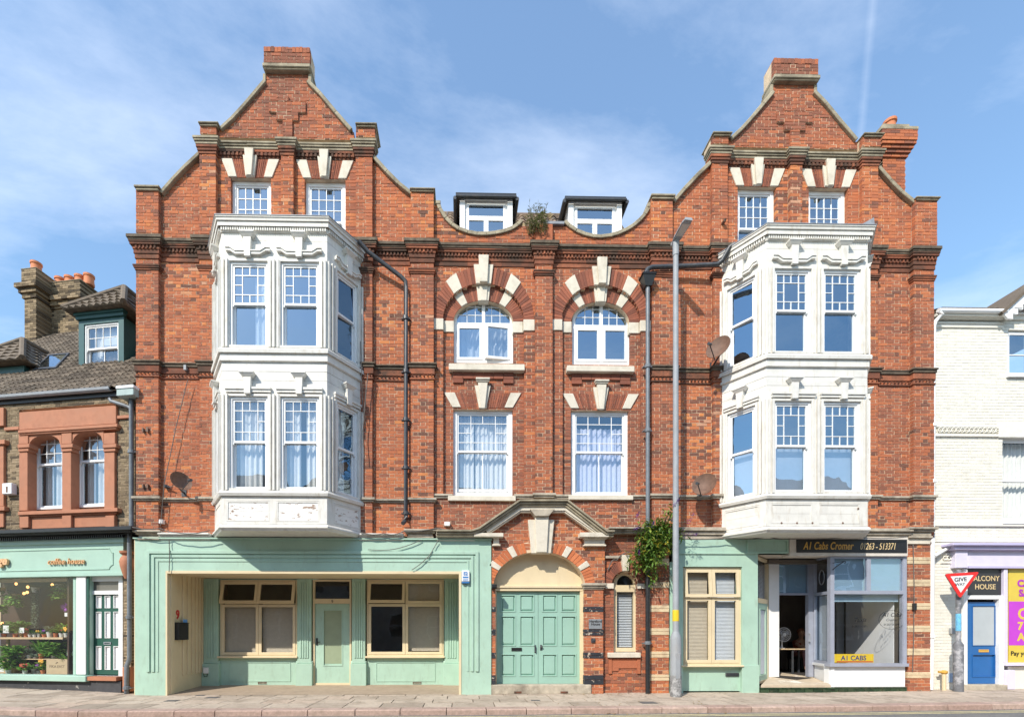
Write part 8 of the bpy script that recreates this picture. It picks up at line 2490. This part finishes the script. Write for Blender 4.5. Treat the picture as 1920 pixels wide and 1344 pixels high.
plant('potted_plant', 'pink and red flowering pot at the front of the window bed', 47, cz, .18, 'potwhite', .06, .08, 'shopleaf', 34, .1, .14, .11, .05, flower=('flower_r', 14, .055))
plant('potted_plant', 'bright green pot plant behind the left shelf post', 8, zs_+.001, ys+.02, 'pot', .06, .08, 'shopleaf', 50, .12, .22, .13, .06)
plant('potted_plant', 'bushy fern spilling over the middle of the shelf', 43, zs_+.001, ys+.08, 'basket', .08, .1, 'shopleaf', 70, .13, .26, .14, .055)
plant('potted_plant', 'trailing green plant at the right of the shelf, under the purple flower', 120, zs_+.001, ys+.1, 'pot', .06, .09, 'shopleaf', 46, .1, .24, .13, .055)
mb = MB(); xa, za = PL(-10, 1263, .3); xb, zb3 = PL(10, 1235, .3); mb.box(xa, xb, .3, .34, zfl, zb3); fb_ = mb.build('framed_notice', M['tan'], None, label='wood framed white notice at the left edge of the window', cat='notice')
mb = MB(); mb.box(xa+.03, xb-.04, .296, .3, zfl+.03, zb3-.08); mb.build('paper', M['signwhite'], fb_)
# hanging plants and bulbs
def hang(px, py, y, label, potm, leafm, n, sp, dr, ln, w, fl=None, name='hanging_plant'):
    x_, z_ = PL(px, py, y)
    t = plant(name, label, px, z_, y, potm, .09, .12, leafm, n, sp, .3, ln, w, up=-.2, droop=dr, flower=fl, cat='hanging plant')
    mb = MB(); mb.tube([(x_, y, z_+.1), (x_, y, 3.24)], .006, 4); mb.build('cord', M['black'], t)
hang(27, 1122, .5, 'bushy trailing hanging plant on the left', 'basket', 'shopleaf', 90, .16, 1.0, .11, .06)
hang(66, 1110, .6, 'pale blue hanging pot with a long white trailing strand', 'potwhite', 'succulent', 330, .07, 3.6, .05, .03)
hang(111, 1104, .5, 'hanging pot with a few heart-shaped leaves on the right', 'potwhite', 'shopleaf', 34, .1, 1.2, .13, .08)
hang(3, 1110, .6, 'dark purple hanging plant at the left edge', 'basket', 'shopleaf', 20, .14, .8, .1, .06, fl=('flower_p', 50, .07))
hang(1, 1142, .4, 'lime green hanging plant low at the left edge', None, 'shopleaf', 60, .1, .6, .12, .07)
t = empty('hanging_flower', (LX(125, .35), .35, LZ(1148, 125, .35)), 'purple spiky flower hanging with a small white tag', 'hanging plant')
mb = MB(); c_ = Vector((LX(125, .35), .35, LZ(1138, 125, .35)))
for k in range(34): mb.leaf(c_, Vector((rnd.uniform(-1, 1), rnd.uniform(-1, 0), rnd.uniform(-.8, 1))), Vector((0, 0, 1)), .15, .03)
mb.build('petals', M['flower_p'], t); mb = MB(); mb.tube([tuple(c_), (c_.x, c_.y, 3.24)], .004, 4); mb.build('cord', M['black'], t)
mb = MB(); mb.box(c_.x-.04, c_.x+.04, .33, .335, c_.z-.24, c_.z-.14); mb.build('tag', M['signwhite'], t)
BULBL = ['warm bulb over the bushy hanging plant, highest on the left', 'warm bulb just above a close pair, left of the pale blue hanging pot', 'right one of the close pair of warm bulbs, left of the pale blue pot', 'warm bulb between the pale blue pot and the heart-leaved hanging plant', 'left one of the close pair of warm bulbs, left of the pale blue pot', 'warm bulb at the right edge of the coffee house window', 'lowest warm bulb, at the left edge just over the white folded card']
M['bulb'] = emit('warm_bulb', (1, .5, .16), 2.2)
for k, (px, py) in enumerate(((30, 1094), (52, 1100), (51, 1110), (98, 1096), (45, 1112), (136, 1116), (4, 1168))):
    y = .7; x_, z_ = PL(px, py, y)
    t = empty('string_light', (x_, y, z_), BULBL[k], 'light bulb', 'warm bulbs in the coffee house window')
    mb = MB(); mb.lathe([(.008, 0), (.03, .02), (.034, .05), (.015, .08)], (x_, y, z_-.04), 8); mb.build('bulb', M['bulb'], t, smooth='auto')
    mb = MB(); mb.tube([(x_, y, z_+.03), (x_, y, 3.24)], .005, 4); mb.build('cord', M['black'], t)
FRAME[0] = Matrix.Identity(4)

# ================================================================= THE WHITE HOUSE (right)
WY = 0.06
def wx(px, y=WY): return X(px, y)
def wz(py, px=1820, y=WY): return Z(py, px, y)
wh = empty('white_brick_house', (13.4, WY, .05), 'white painted brick house with a lilac shopfront and blue door', 'building')
M['wbrick'] = mat('white_painted_brick', (0, 0, 0), .75, .05, 8, (.55, .49, .38), .4, 2.8, bmp=.15, bscale=40, tones=[(0, (.72, .69, .60)), (1, (.77, .745, .665))], dlo=.56, dhi=.8)
M['wmortar'] = mat('painted_joint', (.66, .62, .52), .85, .08, 8)
xw0, xw1 = wx(1751), wx(2120)
zev = wz(592)
uw = (wx(1889), wx(1975), wz(708), wz(617)); lw2 = (wx(1879), wx(1990), wz(981), wz(820))
def w_ok(x, z):
    for a, b, c, d in (uw, lw2):
        if a < x < b and c < z < d: return False
    return True
zones = [(xw0, xw1, wz(1016), zev, WY, dict(pred=w_ok, rough=.6)), (xw0, wx(1812), 0.0, wz(1016), WY, dict(rough=.6))]
lay(wh, zones, M['wbrick'], M['wmortar'], course=.078, n_single=300, key=lambda out: (lambda i: out[i][0]), seed=21, tonef=lambda r_, s, z: r_.random(), m=.009) if False else lay(wh, zones, M['wbrick'], M['wmortar'], course=.078, m=.008, n_single=300, seed=21, tonef=lambda r_, s, z: r_.random())
mb = MB()
def wb(px0, px1, py0, py1, pr, m_=None):
    y = WY-pr
    mb.box(X(px0, y), X(px1, y), y, WY+.1, Z(py1, 1820, y), Z(py0, 1820, y))
for args_ in ([(1757, 1884, 587, 592, .17), (1757, 1884, 592, 596, .12)], [(1757, 1884, 603, 607, .05), (1756, 1882, 608, 614, .03)], [(1753, 1874, 813, 818, .045)], [(1753, 1874, 797, 801, .04)], [(1874, 2120, 792, 819, .05)], [(1752, 2120, 977, 986, .05)], [(1765, 1792, 1052, 1056, .03)], [(1763, 1793, 1036, 1040, .02)]):
    mb = MB()
    for q_ in args_: wb(*q_)
    mb.build('white_band', M['wbrick'], wh, bevel=.006)
mb = MB(); n = 30
for i in range(n):
    a = wx(1759)+(wx(1884)-wx(1759))*i/n; mb.box(a, a+.03, WY-.1, WY, wz(603), wz(596.5))
mb.build('dentils', M['wbrick'], wh)
mb = MB()
for i in range(14):
    c_ = wx(1757)+(wx(1873)-wx(1757))*(i+.5)/14
    pts = [(c_+.055*math.cos(q_), WY-.03, wz(807)+.055*math.sin(q_)) for q_ in [2*math.pi*k/12 for k in range(13)]]
    mb.tube(pts, .014, 5); mb.lathe([(.02, 0), (.012, .02), (.001, .024)], (c_, WY-.02, wz(807)), 8, axis='y')
for i in range(4):
    c_ = wx(1767)+(wx(1793)-wx(1767))*(i+.5)/4
    pts = [(c_+.05*math.cos(q_), WY-.03, wz(1046)+.05*math.sin(q_)) for q_ in [2*math.pi*k/12 for k in range(13)]]; mb.tube(pts, .014, 5)
mb.build('roundel_frieze', M['wbrick'], wh)
sash_w = framed(wh, 'casement_window', uw[0], uw[1], uw[2]+.06, uw[3], WY+.06, .05, [(0, .5, 0, 1), (.5, 1, 0, 1)], .05, 'pvc', 'glass_sky', label='white upper window of the white house')
q = MB(); q.box(uw[0]+.1, uw[1]-.1, WY+.045, WY+.075, (uw[2]+uw[3])/2-.012, (uw[2]+uw[3])/2+.012); q.build('glazing_bars', M['pvc'], sash_w)
sash_window(wh, lw2[0], lw2[1], lw2[2]+.07, lw2[3], WY+.06, .05, PLAIN, .5, 'glass_low', cur=[('c', 0, 1, 0, 1, 'curtain')], label='white sash window with net curtains in the white house')
mb = MB(); mb.box(uw[0]-.05, uw[1]+.05, WY-.07, WY+.15, uw[2], uw[2]+.058); mb.box(lw2[0]-.05, lw2[1]+.05, WY-.07, WY+.15, lw2[2]-.02, lw2[2]+.068); mb.build('window_sill', M['pvc'], wh, bevel=.008)
mb = MB(); mb.box(xw0+.05, xw1, 3, 3.1, 0, 8.5); mb.box(xw0+.05, xw1, .4, 3, 3.9, 4.0); mb.box(xw0+.05, xw1, .4, 3, 6.3, 6.4); mb.box(xw1-.1, xw1, .35, 3, 0, 8.5); mb.build('room_walls', M['dim'], wh)
# eaves: gutter, downpipe, slates, small gable with a scalloped bargeboard
mb = MB(); gz = wz(583, 1820, WY-.2); mb.tube([(wx(1759, WY-.2), WY-.2, gz), (wx(1887, WY-.2), WY-.2, gz)], .055, 10); mb.build('gutter', M['pvc'], wh, smooth='auto')
mb = MB(); mb.box(xw0+.03, xw1, WY-.12, WY+.2, zev+.0, zev+.1); mb.build('eaves_board', M['pvc'], wh)
mb = MB(); z0_ = gz+.05
mb.add([(xw0, WY-.2, z0_), (xw1, WY-.2, z0_), (xw1, WY+4, z0_+1.9), (xw0, WY+4, z0_+1.9), (xw1, WY+8, z0_), (xw0, WY+8, z0_)], [(0, 1, 2, 3), (3, 2, 4, 5)])
mb.add([(xw0, WY-.2, z0_), (xw0, WY+4, z0_+1.9), (xw0, WY+8, z0_)], [(0, 1, 2)])
wr_ = mb.build('roof', M['dark_stone'], wh)
mb = MB()
for r_ in range(16):
    f0 = r_/16
    k = 0; x_ = xw0-(.1 if r_ % 2 else 0)
    while x_ < xw1:
        p0 = Vector((0, WY-.22+4.2*f0, z0_+1.9*f0+.03)); p1 = Vector((0, WY-.22+4.2*(f0+.085), z0_+1.9*(f0+.085)+.012))
        a, b = max(xw0, x_+.004), min(xw1, x_+.2)
        if b > a: mb.add([(a, p0.y, p0.z), (b, p0.y, p0.z), (b, p1.y, p1.z), (a, p1.y, p1.z), (a, p0.y, p0.z-.02), (b, p0.y, p0.z-.02)], [(0, 1, 2, 3), (4, 5, 1, 0)], rnd.random()*.8)
        x_ += .205
mb.build('roof_tiles', M['ctile'], wr_, kind='stuff')
mb = MB(); yv = WY-.22
g0 = P(1884, 590, yv); g1 = P(1960, 520, yv); g2 = P(2040, 592, yv)
for (a, b) in ((g0, g1), (g1, g2)):
    d = Vector(b)-Vector(a); L_ = d.length; d.normalize(); nr_ = Vector((-d.y, d.x))
    k = 8
    for i in range(k):
        p, q_ = Vector(a)+d*(L_*i/k), Vector(a)+d*(L_*(i+1)/k); m_ = (p+q_)/2
        mb.prism([tuple(p-nr_*.12), tuple(m_-nr_*.22), tuple(q_-nr_*.12), tuple(q_+nr_*.04), tuple(p+nr_*.04)], yv, yv+.05)
mb.build('bargeboard', M['pvc'], wh)
mb = MB()
for (a, b) in ((g0, g1), (g1, g2)):
    d = (Vector(b)-Vector(a)).normalized(); nr_ = Vector((-d.y, d.x))
    a_, b_ = Vector(a)-d*.06, Vector(b)+d*.05
    mb.prism([tuple(a_+nr_*.05), tuple(b_+nr_*.05), tuple(b_+nr_*.12), tuple(a_+nr_*.12)], yv-.04, yv+2.5, .3)
mb.build('gable_roof', M['ctile'], wh)
mb = MB(); mb.prism([(g0[0]+.2, g0[1]), (g2[0]-.2, g2[1]), (g1[0], g1[1]-.15)], WY-.05, WY+.1); mb.build('gable_wall', M['wbrick'], wh)
yp = -.06
pp = [pt(1761, 583, WY-.2), pt(1766, 590, WY-.2), pt(1753, 603, yp), (X(1750.5, yp), yp, Z(612, 1750, yp)), (X(1748.5, yp), yp, Z(985, 1750, yp)), (X(1746.5, yp), yp, Z(1200, 1750, yp)), (X(1745.5, yp), yp, .08)]
pipe(pp, .05, M['pvc'], 'white painted drainpipe at the corner of the white house', collars=[(X(1750, yp), yp, Z(q_, 1750, yp)) for q_ in (700, 800, 905)]+[(X(1746.5, yp), yp, Z(1195, 1750, yp))])
pipe([pt(1788, 1020, WY-.06), pt(1776, 1028, WY-.06), pt(1752, 1042, -.08)], .04, M['pvc'], 'short white branch pipe sloping to the corner drainpipe')
# lilac shopfront
M['lilac'] = mat('lilac_paint', (.52, .48, .68), .5, .05, 4)
M['palelilac'] = mat('pale_lilac_paint', (.66, .62, .76), .5, .05, 4)
mb = MB()
wb(1787, 2120, 1017, 1022, .30); wb(1790, 2120, 1022, 1030, .22); 
mb.build('lilac_cornice', M['lilac'], wh, bevel=.012)
mb = MB(); wb(1815, 2120, 1030, 1062, .09); wb(1792, 1815, 1030, 1064, .14); wb(1883, 1890, 1066, 1242, .08); wb(1887, 2120, 1242, 1248, .12); wb(1886, 1904, 1256, 1292, .12); mb.build('lilac_front', M['palelilac'], wh, bevel=.008)
mb = MB(); wb(1817, 2120, 1060.5, 1064.5, .12); mb.build('lilac_fillet', M['lilac'], wh)
mb = MB(); wb(1807, 1814.5, 1066, 1292, .05); wb(1814.5, 1883, 1115.5, 1123, .05); wb(1874, 1883, 1123, 1285, .05); mb.build('door_case', M['pvc'], wh, bevel=.006)
mb = MB(); wb(1890, 2120, 1249, 1300, .0); mb.build('stall_riser', M['wbrick'], wh)
M['slate'] = mat('black_fanlight_board', (.03, .03, .034), .35, .1, 5)
y = WY-.01
mb = MB(); mb.box(X(1814.5, y), X(1882.5, y), y, WY+.2, Z(1115, 1850, y), Z(1066, 1850, y)); hb = mb.build('house_name_board', M['slate'], wh, label='black board over the blue door lettered BALCONY HOUSE')
x_, z_ = P(1846, 1088.5, y); text('BALCONY', x_, z_, y-.004, .185, M['palegold'], hb, ext=.002, bold=.002, sx=.90)
x_, z_ = P(1847, 1104, y); text('HOUSE', x_, z_, y-.004, .185, M['palegold'], hb, ext=.002, bold=.002, sx=.92)
M['bluedoor'] = mat('bright_blue_door', (.02, .125, .36), .35, .06, 4)
yd = WY+.05
x0, x1 = X(1815, yd), X(1873.5, yd); z0_, z1_ = Z(1281, 1845, yd), Z(1128, 1845, yd)
bd = panel_door('front_door', x0, x1, z0_, z1_, yd, [(.13, .87, .46, .955), (.13, .87, .08, .36)], M['bluedoor'], M['bluedoor'], parent=wh, label='bright blue door with a tall frosted pane', raised=0, mould=.014)
M['frost'] = mat('frosted_door_glass', (.42, .46, .48), .3, .04, 4)
mb = MB(); mb.box(x0+(x1-x0)*.14, x0+(x1-x0)*.86, yd+.01, yd+.03, z0_+(z1_-z0_)*.47, z0_+(z1_-z0_)*.945); mb.build('door_pane', M['frost'], bd)
mb = MB(); x_, z_ = P(1844, 1219, yd); mb.ring(x_-.13, x_+.13, z_-.04, z_+.03, .02, yd-.012, yd+.002); mb.box(x_-.11, x_+.11, yd-.006, yd, z_-.02, z_+.01); mb.build('letter_plate', M['gold'], bd)
mb = MB(); x_, z_ = P(1871, 1198, yd); mb.lathe([(.015, 0), (.015, .03), (.03, .04), (.03, .055), (.01, .065)], (x_, yd, z_), 10, axis='y'); mb.build('door_knob', M['galv'], bd)
mb = MB(); mb.box(X(1808, -.1), X(1890, -.1), -.1, WY+.2, .0, z0_-.005); mb.build('doorstep', M['grey_stone'], wh, bevel=.01)
# poster panels
M['posty'] = mat('yellow_poster', (.66, .5, .07), .45, .04, 5); M['postm'] = mat('magenta_poster', (.5, .05, .55), .45, .04, 5); M['postp'] = mat('purple_print', (.4, .03, .42), .45, .04, 5)
y = WY-.0
pb = MB(); pb.box(X(1889.5, y), X(2060, y), y-.02, WY+.08, Z(1241, 1900, y), Z(1066, 1900, y)); po = pb.build('poster', M['posty'], None, label='yellow and magenta poster in the lilac shop window', cat='poster')
pb = MB(); pb.box(X(1889.5, y), X(2060, y), y-.024, y-.0205, Z(1209, 1900, y), Z(1127, 1900, y)); pb.build('magenta_panel', M['postm'], po)
for s_, px, py, sz, m_ in (('CAR', 1905.5, 1099, .24, 'postp'), ('SALE', 1908.5, 1117, .24, 'postp'), ('OPEN', 1906, 1160, .40, 'posty'), ('7 DAYS', 1906, 1179.5, .27, 'posty'), ('A WEEK', 1906, 1200, .27, 'posty'), ('Pay your way', 1893, 1228, .16, 'signblack')):
    x_, z_ = P(px, py, y); text(s_, x_, z_, y-.0255, sz, M[m_], po, align='LEFT', ext=.001, bold=.012 if sz > .2 else .003)
# bits on the white wall
mb = MB(); x_, z_ = P(1786.5, 1182, WY-.05); mb.box(x_-.06, x_+.06, WY-.07, WY, z_-.08, z_+.07); mb.build('meter_box', M['galv'], None, label='small grey entry box on the white wall behind the GIVE WAY sign', cat='box', bevel=.008)
gp = [pt(1770, 1291, -.1), pt(1770, 1262, -.1)]
mb = MB(); mb.tube([(X(1770, -.1), -.1, .02), (X(1770, -.1), -.1, Z(1262, 1770, -.1))], .045, 10); gpo = mb.build('gas_pipe', M['cream'], None, smooth='auto', label='cream gas stub pipe with a brass top by the white wall', cat='pipe')
mb = MB(); mb.lathe([(.046, 0), (.075, .03), (.075, .07), (.03, .1)], (X(1770, -.1), -.1, Z(1263, 1770, -.1)), 10); mb.tube([(X(1770, -.1)-.14, -.1, Z(1259, 1770, -.1)), (X(1770, -.1), -.1, Z(1259, 1770, -.1))], .03, 8); mb.build('brass_top', M['gold'], gpo)
mb = MB(); mb.box(X(1779, WY-.01), X(1792, WY-.01), WY-.018, WY-.004, Z(1279, 1785), Z(1262, 1785)); 
M['bluepatch'] = mat('blue_paint_patch', (.3, .42, .6), .7, .2, 14); mb.build('paint_patch', M['bluepatch'], wh)
# ================================================================= ACROSS THE STREET (unseen houses, added to block low sky and give the glass reflections)
M['slatesroof'] = mat('slate_roof', (.09, .09, .1), .8, .2, 5)
def added_house(x0, x1, y, h, rid, m, label, gable=False):
    t = empty('house', ((x0+x1)/2, y, gh((x0+x1)/2)), label, 'house', 'unseen houses added across the street, behind the viewer')
    mb = MB(); mb.box(x0, x1, y-7, y, -.1, h)
    if gable: mb.prism([(x0, h), (x1, h), ((x0+x1)/2, h+rid)], y-.3, y)
    mb.build('wall', m, t)
    mb = MB(); e = .3
    if gable: mb.prism([(x0-e, h-.2), (x0-e, h), ((x0+x1)/2, h+rid+.15), (x1+e, h), (x1+e, h-.2), ((x0+x1)/2, h+rid-.05)], y-7, y+.25)
    else: mb.add([(x0, y+e, h), (x1, y+e, h), (x1, y-3.5, h+rid), (x0, y-3.5, h+rid), (x1, y-7-e, h), (x0, y-7-e, h)], [(1, 0, 3, 2), (2, 3, 5, 4), (0, 5, 3), (1, 2, 4)])
    mb.build('roof', M['slatesroof'], t)
    n = max(2, int((x1-x0)/2.2))
    for fl_ in range(2):
        for i in range(n):
            c = x0+(x1-x0)*(i+.5)/n
            mb = MB(); mb.ring(c-.55, c+.55, 1.0+fl_*3.0, 2.6+fl_*3.0, .08, y+.001, y+.06); mb.box(c-.47, c+.47, y+.002, y+.03, 1.76+fl_*3, 1.84+fl_*3)
            w = mb.build('window', M['pvc'], t)
            mb = MB(); mb.box(c-.47, c+.47, y+.002, y+.01, 1.08+fl_*3, 2.52+fl_*3); mb.build('pane', M['greyglass'], w)
YH = -16.5
M['render_w'] = mat('white_render', (.6, .58, .53), .8, .05, 3); M['render_b'] = mat('buff_render', (.45, .38, .28), .8, .05, 3)
added_house(-29, -19.5, YH, 7.6, 3.4, M['gauged'], 'added red brick terraced house across the street, far left, behind the viewer')
added_house(-19.4, -11, YH, 7.8, 3.4, M['stock'], 'added yellow brick house across the street, left, behind the viewer')
added_house(-10.9, -3, YH, 7.2, 3.6, M['render_w'], 'added white gabled house across the street, its gable reflected in the mint green shop windows', True)
added_house(-2.9, 5, YH, 7.8, 3.2, M['gauged'], 'added red brick house across the street, straight behind the viewer')
added_house(5.1, 13.5, YH, 7.4, 3.4, M['render_b'], 'added buff rendered house across the street, reflected in the cab office window')
added_house(13.6, 24, YH, 7.9, 3.4, M['stock'], 'added yellow brick house across the street, far right, behind the viewer')
